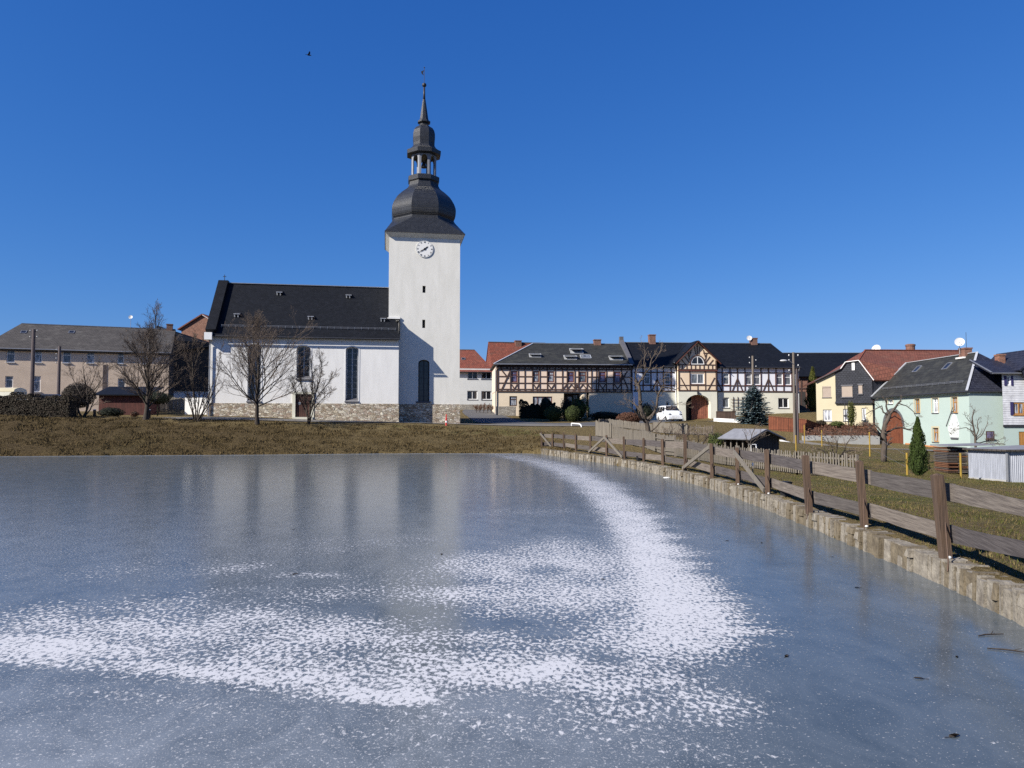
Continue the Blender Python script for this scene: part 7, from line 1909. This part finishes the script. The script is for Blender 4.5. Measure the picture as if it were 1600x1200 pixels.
def board_wall(name, label, pts, mat, h, cat='fence', th=.06, cap=None, z=None, caph=.08):
    P3 = [gp(px, D) for px, D in pts]; o = P3[0].copy(); r = empty(name, o, 0, label, cat); tag(r, kind='thing'); m, c = MB(), MB()
    for a, b in zip(P3, P3[1:]):
        d = (b - a); d.z = 0; L = d.length; d.normalize(); n = Vector((d.y, -d.x, 0))
        N = max(1, int(L / 3))
        for k in range(N):
            u = a + d * L * k / N; v = a + d * L * (k + 1) / N
            zu, zv = tzs(u.x, u.y), tzs(v.x, v.y)
            tu, tv = (zu + h, zv + h) if z is None else (z, z)
            q = [(u - n * th, zu - .4), (v - n * th, zv - .4), (v - n * th, tv), (u - n * th, tu)]; q2 = [(u + n * th, zu - .4), (v + n * th, zv - .4), (v + n * th, tv), (u + n * th, tu)]
            F_ = lambda l: [Vector((p.x, p.y, zz)) - o for p, zz in l]
            A, B = F_(q), F_(q2)
            m.poly(B); m.poly(A[::-1]); m.poly([B[3], B[2], A[2], A[3]]); m.poly([A[0], B[0], B[3], A[3]]); m.poly([B[1], A[1], A[2], B[2]])
            if cap: c.bar((B[3] + A[3]) / 2 + Vector((0, 0, caph / 2)), (B[2] + A[2]) / 2 + Vector((0, 0, caph / 2)), th * 2 + .08, caph)
    m.build('panel', mat, r)
    if cap: c.build('coping', cap, r)
    return r
board_wall('board_fence', 'rust red board fence right of the blue grey spruce', [(1201, 75.5), (1232, 74.6), (1258, 74.0)], 'plank_red', 1.35, cap='wood_brown')
board_wall('board_fence', 'rust red board fence below the left corner of the cream house', [(1259, 74.6), (1288, 77.0)], 'plank_red', 1.30, cap='wood_brown')
board_wall('board_fence', 'dark brown board fence under the trellis on the white house', [(1119, 89), (1150, 88.5)], 'plank_brown', 1.15, cap='plank_brown')
board_wall('low_wall', 'low bright white wall between the gateway and the spruce', [(1116, 84.5), (1148, 82.5), (1162, 82)], 'white_paint', .42, cat='wall', th=.12)
board_wall('kerb', 'thin white kerb on the grass below the red board fence', [(1219, 71.0), (1243, 66)], 'white_paint', .12, cat='kerb', th=.1)
board_wall('garden_wall', 'white rendered garden wall behind the multi stemmed shrub beside the church corner', [(289, 77), (323, 77)], 'render_white', 1.75, cat='wall', th=.1)
# terrace in front of the cream house
def terrace():
    T0 = [(1253, 71.8), (1290, 71.7), (1330, 71.6), (1373, 71.6)]
    zt = P(1310, 680.5, 71.6).z
    board_wall('retaining_wall', 'pale grey concrete retaining wall below the cream house', T0, 'concrete', 1, cat='wall', th=.12, z=zt)
    n = 30; X = np.zeros((n + 1, 9)); Y = X.copy(); Z = X.copy()
    rg = random.Random(5)
    for k in range(n + 1):
        t = k / n; px = 1253 + t * 120
        a = Vector((*XY(px, 71.65), zt - .03)); pb = 1268 + t * 98.5; Db = 79.6 - 3.2 * t
        b = Vector((*XY(pb, Db), P(pb, 664 + 3 * t, Db).z + .1))
        for j in range(9):
            s = j / 8; v = a.lerp(b, s); X[k, j] = v.x; Y[k, j] = v.y; Z[k, j] = v.z + .12 * math.sin(s * math.pi) + rg.uniform(-.05, .05)
    v = np.stack([X.ravel(), Y.ravel(), Z.ravel()], -1); i = np.arange(v.shape[0]).reshape(n + 1, 9)
    q = np.stack([i[:-1, :-1], i[1:, :-1], i[1:, 1:], i[:-1, 1:]], -1).reshape(-1, 4)
    t = grid_obj('terrace_ground', v, q, 'soil'); tag(t, 'reddish brown planted slope of the terrace before the cream house', 'planted slope', kind='structure')
    pl = MB()
    for k in range(1500):
        a = rg.randrange(n); b = rg.randrange(8); p = Vector((X[a, b], Y[a, b], Z[a, b])) + Vector((rg.uniform(-.2, .2), rg.uniform(-.4, .4), rg.uniform(.0, .25)))
        leaf_quad(pl, p, Vector((rg.gauss(0, 1), rg.gauss(0, 1), rg.gauss(0, 1))).normalized(), .16, rg)
    o = pl.build('ground_cover', 'twig_red', None, uv=False); tag(o, 'rusty brown ground cover on the terrace slope', 'ground cover', kind='stuff')
    # small shrubs on the terrace
    for (px, D, w, h, mt, lab, sd) in [(1330.5, 75.4, .85, 2.6, 'leaf_thuja_y', 'small yellowish conifer before the middle window of the cream house', 81), (1308, 76, 1.3, .6, 'leaf_ivy', 'low olive shrub left of the small conifer on the terrace', 82), (1283, 77, 1.0, .7, 'leaf_hedge', 'low brown shrub at the left end of the terrace', 83)]:
        f = (px - 1253) / 120; x, y = XY(px, D); z = P(px, 667, D).z
        rg2 = random.Random(sd); m = MB(); leaf_blob(m, rg2, (0, 0, h / 2), (w / 2, w / 2, h / 2), 1300, .10, .2)
        rr = empty('small_conifer' if sd == 81 else 'terrace_shrub', (x, y, z), 0, lab, 'conifer' if sd == 81 else 'shrub'); m.build('foliage', mt, rr, uv=False); cc = MB(); cc.ball((0, 0, h / 2), 1, 10, 7, sc=(w * .34, w * .34, h * .38)); cc.build('stem', 'leaf_dark', rr)
    # railing along the house front
    m = MB(); a = Vector((*XY(1342, 74.6), P(1342, 669, 74.6).z)); b = Vector((*XY(1373, 73.8), P(1373, 670, 73.8).z)); rr = empty('railing', a, 0, 'thin dark railing at the right end of the terrace', 'railing')
    hpx = .55; m.bar((0, 0, hpx), b - a + Vector((0, 0, hpx)), .05, .05); m.bar((0, 0, .1), b - a + Vector((0, 0, .1)), .04, .04); m.build('rail', 'wood_brown', rr)
    bm_ = MB()
    for k in range(16): p = (b - a) * (k / 15); bm_.bar(p, p + Vector((0, 0, hpx)), .03, .03)
    bm_.build('bars', 'wood_brown', rr)
terrace()
# yellow posted wire fence in the right garden
def wire_fence():
    pts = [(1243, 708, 680), (1256.5, 692, 664), (1283.5, 695, 672), (1358, 709, 675), (1415.5, 742, 707.5), (1499, 737, 708)]
    r = None; prev = None
    for i, (px, pb, pt) in enumerate(pts):
        D = [45, 60, 55, 44, 29.8, 31][i]
        b = gp(px, D); zt = P(px, pt, D).z
        if r is None: o = b.copy(); r = empty('wire_fence', o, 0, 'garden wire fence on slim yellow posts in the right garden', 'fence')
        m = MB(); m.tube([b - o - Vector((0, 0, .2)), Vector((b.x, b.y, zt)) - o], .042, 7); m.build('post', 'yellow_paint', r)
        if prev is not None and i not in (1,):
            wm = MB()
            for f in (.35, .9): wm.tube([prev[0] + Vector((0, 0, (prev[1] - prev[0].z) * f)) - o, b + Vector((0, 0, (zt - b.z) * f)) - o], .004, 3)
            wm.build('wire', 'zinc', r)
        prev = (b, zt)
wire_fence()
# ================================================================== poles and lamp
def pole(name, label, px, D, py_top, r0, mat, arms, cat='pole', zb=None):
    b = gp(px, D); zt = P(px, py_top, D).z; r = empty(name, b, 0, label, cat); H = zt - b.z
    m = MB(); m.tube([(0, 0, -.4), (0, 0, H * .5), (0, 0, H)], [r0, r0 * .88, r0 * .74], 10); m.build('shaft', mat, r, smooth=False)
    for (dz, side) in arms:
        i = MB(); s = side; i.tube([(0, 0, H - dz), (s * .34, -.02, H - dz), (s * .36, -.02, H - dz + .07)], .018, 5)
        i.build('bracket', 'dark_metal', r); c = MB(); c.rings([(.03, H - dz + .06), (.055, H - dz + .09), (.05, H - dz + .15), (.03, H - dz + .19)], 8, s * .36, -.02); c.build('insulator', 'dish_white', r, smooth=True)
    return r, H
pole('utility_pole', 'tall wooden utility pole before the beige house at the far left', 48.5, 76, 514.5, .22, 'pole_purple', [(.25, -1), (.25, 1), (.9, -1), (.9, 1)])
pole('utility_pole', 'second wooden utility pole just left of the round clipped bush', 90, 84, 541, .20, 'pole_purple', [(.5, -1), (1.0, -1), (1.5, -1), (2.0, -1)])
pole('utility_pole', 'wooden pole rising out of the top of the blue grey spruce', 1177.5, 82.5, 556, .16, 'pole_wood', [(.3, -1), (.9, -1), (.6, 1), (1.3, 1)])
r_, H_ = pole('street_lamp', 'double wooden pole with a curved street lamp left of the brick barn', 1241.5, 58, 550.5, .115, 'pole_wood', [(.35, 1), (.35, -1), (.75, -1), (1.15, 1), (1.55, -1)], cat='street lamp')
m = MB(); m.tube([(.24, .05, -.3), (.24, .05, H_ * .82)], [.11, .09], 10); m.build('support_post', 'pole_purple', r_)
m = MB(); za = P(1241, 569, 58).z - r_.location.z; m.tube([(-.05, -.1, za), (-.4, -.16, za + .28), (-.62, -.2, za + .30)], .025, 6); am = m.build('lamp_arm', 'zinc', r_)
m = MB(); m.ball((-.86, -.22, za + .26), 1, 12, 7, sc=(.30, .14, .085)); m.build('lamp_head', 'dish_white', am, smooth=True)
m = MB(); m.ball((-.86, -.22, za + .20), 1, 10, 6, sc=(.2, .1, .07)); m.build('lamp_glass', 'glass_grey', am, smooth=True)
# ================================================================== garden hut, shed, wood pile
def hut():
    F = Fac(1170, 40.7, 1216.5, 41.8, 0.0); z0 = tzs(*F.world(.8, 0)); F.z0 = z0
    r = F.root('garden_hut', 'small dark garden hut with a pale felt roof behind the picket fence', 'hut')
    ap = F.pt(1192.5, 671.8); l = F.pt(1168.5, 685.2); rr = F.pt(1222, 686); D = 2.0; ze = (l.z + rr.z) / 2 + .1
    m = MB(); x0, x1 = .08, F.L
    m.poly([(x0, 0, -.3), (x1, 0, -.3), (x1, 0, ze - .03), (ap.x, 0, ap.z - .06), (x0, 0, ze - .03)]); m.poly([(x1, 0, -.3), (x1, D, -.3), (x1, D, ze), (x1, 0, ze)]); m.poly([(x1, D, -.3), (x0, D, -.3), (x0, D, ze), (ap.x, D, ap.z - .06), (x1, D, ze)]); m.poly([(x0 + 1.0, D, -.3), (x0 + 1.0, 0.02, -.3), (x0 + 1.0, .02, ze), (x0 + 1.0, D, ze)])
    m.build('wall', 'plank_dark', r)
    rf = MB(); s = (ap.z - l.z) / (ap.x - l.x)
    rf.slab([(l.x - .1, -.25, l.z - .08), (ap.x, -.25, ap.z), (ap.x, D + .2, ap.z), (l.x - .1, D + .2, l.z - .08)][::-1], .06); rf.slab([(ap.x, -.25, ap.z), (rr.x, -.25, rr.z), (rr.x, D + .2, rr.z), (ap.x, D + .2, ap.z)][::-1], .06); rf.build('roof', 'felt', r)
    for k in range(5):
        p = MB(); y = .1 + k * .45; p.bar((x0 + .02, y, -.2), (x0 + .02, y, ze - .03), .07, .07); p.build('post', 'wood_picket', r)
    b = MB(); b.bar((l.x - .05, -.27, l.z - .1), (ap.x, -.27, ap.z - .05), .03, .12, up=(0, 1, 0)); b.bar((rr.x, -.27, rr.z - .07), (ap.x, -.272, ap.z - .05), .03, .12, up=(0, 1, 0)); b.build('bargeboard', 'plank_dark', r)
    g = gp(1178, 39.0); t = empty('clothes_frame', g, 0, 'white metal frame standing before the dark garden hut', 'frame'); m = MB()
    h = P(1178, 694.5, 39).z - g.z
    m.tube([(-.18, 0, -.1), (-.18, 0, h)], .016, 5); m.tube([(.10, 0, -.1), (.10, 0, h)], .03, 6); m.tube([(-.32, 0, h), (.12, 0, h)], .02, 5); m.build('frame', 'white_paint', t)
hut()
def shed():
    b = P(1575, 750, 31); z0 = tzs(b.x, b.y) - .02
    a = P(1514, 745, 32.4); ax, ay = a.x, a.y; bx, by = P(1575.5, 750, 30.8).x, 30.8
    d = Vector((bx - ax, by - ay)); L = d.length; d.normalize(); n = Vector((d.y, -d.x))
    r = empty('tin_shed', (ax, ay, z0), math.atan2(d.y, d.x), 'low corrugated metal shed with flat grey roof at the right edge', 'shed')
    h = P(1575, 703, 30.8).z - z0; D = 3.4
    m = MB(); pitch = .075
    def corr(p, q, hh):
        p = Vector(p); q = Vector(q); l = (q - p).length; dd = (q - p) / l; nn = Vector((dd.y, -dd.x, 0)); N = int(l / pitch) * 4; pts = []
        for k in range(N + 1): t = l * k / N; pts.append(p + dd * t + nn * (.016 * math.sin(2 * math.pi * t / pitch)))
        i = len(m.v)
        for pt in pts: m.v.append((pt.x, pt.y, -.1)); m.v.append((pt.x, pt.y, hh))
        for k in range(N): m.f.append((i + 2 * k, i + 2 * k + 2, i + 2 * k + 3, i + 2 * k + 1)); m.m.append(0)
    corr((0, 0, 0), (L, 0, 0), h); corr((L, 0, 0), (L + 1.6, D * .9, 0), h); corr((L + 1.6, D * .9, 0), (0, D, 0), h); corr((0, D, 0), (0, 0, 0), h)
    m.build('wall', 'corrugated', r)
    c = MB(); c.box(L - .05, L + .05, -.06, .04, -.1, h); c.build('corner_strip', 'zinc', r)
    k = MB(); k.slab([(-.12, -.18, h + .01), (L + .1, -.16, h + .01), (L + 1.9, D, h + .10), (-.1, D + .1, h + .10)], .05); k.build('roof', 'felt', r)
    e = MB(); e.bar((-.12, -.19, h - .02), (L + .1, -.17, h - .02), .03, .07); e.bar((L + .1, -.17, h - .02), (L + 1.9, D, h + .06), .03, .07); e.build('fascia', 'plank_dark', r)
    f = MB(); f.bar((0, -.03, .03), (L, -.03, .03), .06, .16); f.build('base', 'concrete', r)
    # plank stack left of the shed, under its own little lid
    rg = random.Random(6); s0 = P(1481.5, 742, 33.6); z1 = tzs(s0.x, s0.y); wtot = 32.5 / 1150 * 33.4
    lab = 'sawn plank end in the weathered stack left of the corrugated shed'
    protos = []
    H = P(1490, 700, 33.5).z - z1; rows = 15; rh = H / rows
    for i in range(rows):
        x = 0.0
        for j in range(2):
            w_ = wtot * (.5 + rg.uniform(-.03, .03)) - .02
            if len(protos) < 5:
                q = MB(); q.box(0, w_, 0, 1.1, .008, rh * .72); q.box(.02, w_ - .04, .06, 1.0, -.012, .007); o = q.build('plank', ['plank_brown', 'wood_picket', 'wood_brown', 'wood_grey', 'bark_pale'][len(protos)], None); protos.append(o)
            else:
                o = protos[rg.randrange(5)].copy(); C.objects.link(o)
            tag(o, lab, 'plank', 'planks stacked beside the corrugated shed'); o.location = (s0.x + x + rg.uniform(-.01, .01), s0.y + rg.uniform(-.05, .05), z1 + .04 + i * rh); o.rotation_euler = (0, 0, rg.uniform(-.01, .01)); x += wtot / 2
    g = MB(); g.box(-.08, wtot + 1.1, -.22, 1.25, 0, .05); o = g.build('stack_lid', 'felt', None); o.location = (s0.x, s0.y, z1 + H + .07); o.rotation_euler = (0, -.03, 0); tag(o, 'dark sheet roofing the plank stack beside the shed', 'roof sheet')
shed()
# ================================================================== left side: maroon shed, greenhouse, bollards
def left_things():
    F = Fac(152, 74, 232, 74.6, 0.0); F.z0 = tzs(*F.world(2, 0))
    r = F.root('garden_shed', 'low maroon shed with a wide dark roof behind the bare trees', 'shed')
    zt = F.z_(190, 616); m = MB(); zb = F.z_(190, 637)
    m.box(.1, F.L, 0, 3, zb - .9, zt); m.build('wall', 'plank_maroon', r)
    k = MB(); k.slab([(-.3, -.5, zt - .05), (F.L + .3, -.5, zt - .05), (F.L + .3, 3.4, F.z_(190, 604, 3.4)), (-.3, 3.4, F.z_(190, 604, 3.4))], .1); k.build('roof', 'slate', r)
    b = gp(10, 72); r = empty('barrel_hut', b, 0, 'cream hut with a rounded roof behind the hedge at the left edge', 'hut'); m = MB(); x0, x1 = XY(-25, 72)[0] - b.x, XY(20, 72)[0] - b.x
    z1 = P(10, 605, 72).z - b.z; z2 = P(10, 612, 72).z - b.z
    arc = [(0, z2), (.12, z2 + .25), (.5, z1 - .06), (1.0, z1), (1.5, z1 - .06), (1.88, z2 + .25), (2.0, z2)]
    for (a, c) in zip(arc, arc[1:]): m.poly([(x0, a[0], a[1]), (x1, a[0], a[1]), (x1, c[0], c[1]), (x0, c[0], c[1])])
    m.build('roof', 'render_cream', r)
    w_ = MB(); w_.poly([(x0, 0.02, -.3), (x1, .02, -.3), (x1, .02, z2), (x0, .02, z2)]); w_.poly([(x1, .02, -.3), (x1, 1.98, -.3)] + [(x1, a, z) for a, z in arc[::-1]]); w_.build('wall', 'render_pale', r)
    for px, lab in ((147.5, 'dark wooden bollard with pale top right of the forked bare tree'), (232.8, 'dark wooden bollard with pale top right of the upright bare tree trunk')):
        b = gp(px, 60.3); r = empty('bollard', b, 0, lab, 'bollard'); h = P(px, 639.5, 60.3).z - b.z
        m = MB(); m.rings([(.12, -.2), (.12, h - .08), (.10, h - .07)], 10, 0, 0); m.build('post', 'wood_post', r); c = MB(); c.rings([(.125, h - .07), (.125, h - .02), (.08, h)], 10, 0, 0); c.build('cap', 'zinc_bright', r)
    b = gp(697.5, 62.6); h = P(697.5, 647.5, 62.6).z - b.z
    r = empty('marker_post', b, 0, 'red and white marker post on the grass at the foot of the tower', 'marker post')
    m = MB(); m.rings([(.085, -.2), (.085, h * .3)], 10, 0, 0); m.build('base', 'red_paint', r); m = MB(); m.rings([(.086, h * .3), (.086, h * .45)], 10, 0, 0); m.build('band', 'white_paint', r); m = MB(); m.rings([(.085, h * .45), (.085, h * .72)], 10, 0, 0); m.build('shaft', 'red_paint', r); m = MB(); m.rings([(.05, h * .72), (.05, h), (.02, h + .02)], 10, 0, 0); m.build('top', 'red_paint', r)
    a = gp(893, 66.5); b = gp(908.5, 65.5); r = empty('pipe_rail', a, 0, 'bent white pipe rail at the end of the asphalt lane', 'rail'); h = P(900, 661.5, 66).z - a.z; d = b - a
    m = MB(); m.tube([(0, 0, h), d * .75 + Vector((0, 0, h)), d * .93 + Vector((0, 0, h - .06)), d + Vector((0, 0, h - .22)), d + Vector((0, 0, -.2))], .06, 8); m.build('pipe', 'white_paint', r, smooth=True); m = MB(); m.tube([(0, 0, h), (0, 0, -.2)], .05, 7); m.build('post', 'white_paint', r)
left_things()
# ================================================================== cars
def car(name, label, loc, rz, paint, scale=1.0, L=4.1, Wd=1.72, H=1.78):
    """compact high roofed van; front towards local +x"""
    r = empty(name, loc, rz, label, 'car')
    hw = Wd / 2
    # side profile (x, z) of the body shell below the glass line and of the roof
    sec = [(-L / 2, .42, .95, .95, .90), (-L / 2 + .06, .30, .98, 1.60, .94), (-L / 2 + .25, .28, 1.0, H - .06, .98), (-.9, .26, 1.0, H, 1.0), (.25, .26, 1.0, H - .02, 1.0), (.55, .26, 1.0, H - .10, 1.0),
           (1.05, .26, 1.0, 1.24, .99), (1.25, .26, .99, 1.08, .98), (1.75, .28, .92, .98, .95), (L / 2 - .06, .32, .78, .84, .86), (L / 2, .42, .66, .70, .78)]
    m = MB(); rings = []
    for (x, zb, zs, zt, kw) in sec:
        w0 = hw * kw; wt = w0 * (.80 if zt > 1.3 else .92)
        ring = [(x, -w0 * .96, zb), (x, -w0, zb + .22), (x, -w0, zs), (x, -wt, zt - .05), (x, -wt * .8, zt), (x, 0, zt + .02), (x, wt * .8, zt), (x, wt, zt - .05), (x, w0, zs), (x, w0, zb + .22), (x, w0 * .96, zb)]
        rings.append(ring)
    b = len(m.v); n = len(rings[0])
    for ring in rings: m.v.extend(ring)
    for k in range(len(rings) - 1):
        for j in range(n - 1): m.f.append((b + k * n + j, b + (k + 1) * n + j, b + (k + 1) * n + j + 1, b + k * n + j + 1)); m.m.append(0)
        m.f.append((b + k * n + n - 1, b + (k + 1) * n + n - 1, b + (k + 1) * n, b + k * n)); m.m.append(0)
    m.f.append(tuple(b + j for j in range(n))[::-1]); m.m.append(0); e = b + (len(rings) - 1) * n; m.f.append(tuple(e + j for j in range(n))); m.m.append(0)
    m.v = [(x * scale, y * scale, z * scale) for x, y, z in m.v]
    body = m.build('body', paint, r, smooth=False)
    def part(nm_, pts_list, mat):
        q = MB()
        for pts in pts_list: q.poly([(x * scale, y * scale, z * scale) for x, y, z in pts])
        return q.build(nm_, mat, r)
    wt = hw * .80
    part('windscreen', [[(1.10, -hw * .86, 1.255), (1.10, hw * .86, 1.255), (.61, wt * .86, H - .06), (.61, -wt * .86, H - .06)]], 'glass_dark')
    part('rear_window', [[(-L / 2 - .0, hw * .7, 1.08), (-L / 2 - .0, -hw * .7, 1.08), (-L / 2 + .14, -wt * .8, 1.6), (-L / 2 + .14, wt * .8, 1.6)]], 'glass_dark')
    for s in (-1, 1):
        y0, y1 = s * (hw + .012), s * (wt + .022)
        for (xa, xb, xc, xd) in ((.06, .92, .50, .06), (-.85, -.04, -.04, -.85), (-1.75, -.95, -.95, -1.7)):
            q = [(xa, y0, 1.05), (xb, y0, 1.07), (xc, y1, H - .14), (xd, y1, H - .14)]; part('side_window', [q if s < 0 else q[::-1]], 'glass_dark')
        h = MB(); h.ball((1.93 * scale, s * hw * .66 * scale, .80 * scale), 1, 10, 6, sc=(.13 * scale, .2 * scale, .13 * scale)); h.build('headlight', 'glass_grey', r, smooth=True)
        mi = MB(); mi.box(.78 * scale, .92 * scale, min(s * hw, s * (hw + .2)) * scale, max(s * hw, s * (hw + .2)) * scale, 1.0 * scale, 1.18 * scale); mi.build('mirror', paint, r)
        for x in (-1.25, 1.3):
            t = MB(); rg_ = .31 * scale
            t.rings([(rg_ * .6, -.10 * scale), (rg_ * .95, -.1 * scale), (rg_, -.05 * scale), (rg_, .06 * scale), (rg_ * .95, .1 * scale), (rg_ * .6, .1 * scale)], 20, 0, 0); o = t.build('wheel', 'rubber', r, smooth=False); o.location = (x * scale, s * (hw - .1) * scale, rg_); o.rotation_euler = (math.pi / 2, 0, 0)
            u = MB(); u.rings([(rg_ * .58, -.104 * scale), (rg_ * .58, .104 * scale)], 14, 0, 0); u.build('rim', 'zinc', o)
    part('grille', [[(L / 2 + .004, -.42, .62), (L / 2 + .004, .42, .62), (L / 2 - .03, .42, .76), (L / 2 - .03, -.42, .76)]], 'car_dark')
    bm_ = MB(); bm_.box((L / 2 - .12) * scale, (L / 2 + .05) * scale, -hw * .84 * scale, hw * .84 * scale, .34 * scale, .58 * scale); bm_.build('bumper', paint, r)
    pl = MB(); pl.box((L / 2 + .052) * scale, (L / 2 + .06) * scale, -.26 * scale, .26 * scale, .42 * scale, .53 * scale); pl.build('number_plate', 'white_paint', r)
    return r
p = gp(1046, 83.5); p.z = P(1046, 659.5, 83.5).z
car('parked_car', 'white compact van parked in front of the white house gateway', p, math.radians(-84), 'car_white', 1.05)
p = gp(84, 68.5); p.z = P(84, 616, 68.5).z - 1.42
car('parked_car', 'dark car whose roof shows above the hedge beside the utility poles', p, math.radians(10), 'car_dark', .8)
# ================================================================== small things
def smalls():
    b = gp(1221.5, 19.6); b.z = .37; r = empty('shadow_block', (b.x + .12, b.y + .1, b.z), .3, 'square black block standing in for a shadow behind the plank fence near its tall posts', 'box'); m = MB(); m.box(-.11, .11, -.1, .1, 0, .36); m.build('body', 'matt_black', r); l = MB(); l.box(-.12, .12, -.11, .11, .361, .39); l.build('lid', 'matt_black', r)  # black block added in place of a shadow beside the post
    b = gp(992, 36.8); r = empty('shadow_block', (b.x + .25, b.y, .37), .2, 'small black block standing in for a shadow behind the far part of the plank fence', 'box'); m = MB(); m.box(-.16, .16, -.12, .12, 0, .2); m.build('body', 'matt_black', r); l = MB(); l.box(-.17, .17, -.13, .13, .201, .23); l.build('lid', 'matt_black', r)  # smaller black block, likewise a shadow given solid shape
    b = G(1170.5, 757, .4); r = empty('garden_stake', (b.x + .12, b.y, .36), 0, 'thin pale stake with a white cap just behind the plank fence', 'stake'); m = MB(); m.bar((0, 0, -.1), (0, 0, .62), .035, .035); m.build('shaft', 'wood_picket', r); c = MB(); c.rings([(.03, .62), (.03, .70), (.015, .71)], 8, 0, 0); c.build('cap', 'white_paint', r)
    b = P(482.3, 86, 62); r = empty('bird', b, .5, 'small black bird flying high in the sky left of the steeple', 'bird'); m = MB(); m.ball((0, 0, 0), 1, 10, 8, sc=(.16, .055, .055)); m.ball((.17, 0, .02), .045, 8, 6); m.poly([(.2, -.012, .02), (.26, 0, .012), (.2, .012, .02)]); m.build('body', 'bird_black', r, smooth=True)
    for s in (-1, 1):
        w_ = MB(); w_.poly([(.08, s * .03, .02), (.10, s * .20, .13), (.0, s * .36, .20), (-.05, s * .20, .12), (-.08, s * .03, .02)][::s]); w_.build('wing', 'bird_black', r)
    t = MB(); t.poly([(-.13, -.02, 0), (-.13, .02, 0), (-.27, .05, 0), (-.27, -.05, 0)]); t.build('tail', 'bird_black', r)
    # leaves lying on the ice
    rg = random.Random(12); proto = None
    for (px, py) in [(1437, 1060), (1495, 1026), (458, 827), (690, 866), (1190, 848), (1340, 918), (1229, 1025), (461, 897), (1490, 1150), (1136, 845), (942, 905), (1300, 870)]:
        b = G(px, py, .004)
        if proto is None:
            m = MB(); m.poly([(-.07, 0, 0), (-.02, -.03, .008), (.045, -.022, .012), (.085, 0, .004), (.045, .024, .012), (-.02, .03, .008)]); m.poly([(-.07, 0, 0), (-.02, .03, .008), (.045, .024, .012), (.085, 0, .004), (.045, -.022, .012), (-.02, -.03, .008)]); m.bar((-.07, 0, 0), (-.11, .01, .002), .006, .004); o = m.build('fallen_leaf', 'bark', None); proto = o
        else: o = proto.copy(); C.objects.link(o)
        o.location = b; o.rotation_euler = (0, 0, rg.uniform(0, 6.28)); s = rg.uniform(.4, .85); o.scale = (s, s, s); tag(o, 'small dark dead leaf lying on the ice', 'leaf', 'dead leaves on the ice')
    for (px, py, a, L, lab) in [(1580, 1017, -.45, .42, 'dark curved twig lying on the ice at the right edge'), (1548, 992, .2, .32, 'short dark twig lying on the ice near the pond wall')]:
        b = G(px, py, .008); m = MB(); m.tube([(-L / 2, 0, 0), (-.05, .02, .004), (L / 2, -.01, .006)], [.006, .008, .004], 5); m.tube([(.02, .015, .004), (.1, .07, .02)], [.005, .003], 4); o = m.build('twig', 'bark', None); o.location = b; o.rotation_euler = (0, 0, a); tag(o, lab, 'twig')
    # pale lumps of ice by the wall
    for (px, py, lab) in [(1042, 746.5, 'white flat lump of ice near the foot of the pond wall')]:
        b = G(px, py, .0); m = MB(); m.ball((0, 0, .01), 1, 10, 5, sc=(.16, .10, .025)); o = m.build('ice_lump', 'white_paint', None, smooth=True); o.location = b; tag(o, lab, 'ice lump')
smalls()
# ================================================================== grass
def grass(name, label, mat, n, region, hmin, hmax, seed, wid=.012):
    rg = np.random.default_rng(seed); V, Fc = [], []
    x0, x1, y0, y1 = region; cnt = 0
    xs = rg.uniform(x0, x1, n * 4); ys = y0 + (y1 - y0) * rg.random(n * 4) ** 1.0
    sd = pond_sd(xs, ys); rightw = xs > 1.5
    keep = np.where(rightw & (ys < 52.5), sd > .42, sd > .16)
    # clumps
    nz = vnoise(xs * 1.3, ys * 1.3, seed) * .6 + vnoise(xs * 3.7, ys * 3.7, seed + 1) * .4
    keep &= nz > .40
    xs, ys = xs[keep][:n], ys[keep][:n]; zs = tz(xs, ys); k = len(xs)
    az = rg.uniform(0, 2 * np.pi, k); h = rg.uniform(hmin, hmax, k); ln = rg.normal(0, .45, (k, 2)) * h[:, None]; w = wid * rg.uniform(.7, 1.5, k)
    sdk = pond_sd(xs, ys); edge = (sdk < 1.2) & ~((xs > 1.5) & (ys < 53)); zs = np.where(edge, np.minimum(zs, .05 + (sdk - .12) * .75), zs)
    dx, dy = np.cos(az) * w, np.sin(az) * w
    v = np.zeros((k, 3, 3)); v[:, 0] = np.stack([xs - dx, ys - dy, zs - .03], -1); v[:, 1] = np.stack([xs + dx, ys + dy, zs - .03], -1); v[:, 2] = np.stack([xs + ln[:, 0], ys + ln[:, 1], zs + h], -1)
    me = bpy.data.meshes.new(name); me.vertices.add(3 * k); me.vertices.foreach_set('co', v.astype(np.float32).ravel()); me.loops.add(3 * k); me.loops.foreach_set('vertex_index', np.arange(3 * k, dtype=np.int32)); me.polygons.add(k); me.polygons.foreach_set('loop_start', np.arange(0, 3 * k, 3, dtype=np.int32))
    me.materials.append(MATS[mat]); me.update(calc_edges=True); o = bpy.data.objects.new(name, me); C.objects.link(o); tag(o, label, 'grass', kind='stuff'); return o
grass('grass', 'dry straw coloured grass on the far bank of the pond', 'blade_bank', 52000, (-40, 4, 47, 62), .05, .17, 1, .022)
grass('grass', 'patchy short green grass in the garden behind the plank fence', 'blade_green', 60000, (6, 26, 6, 40), .02, .06, 2, .010)
grass('grass', 'straw coloured dead grass among the green in the right garden', 'blade_straw', 46000, (6, 24, 6, 38), .02, .065, 3, .009)
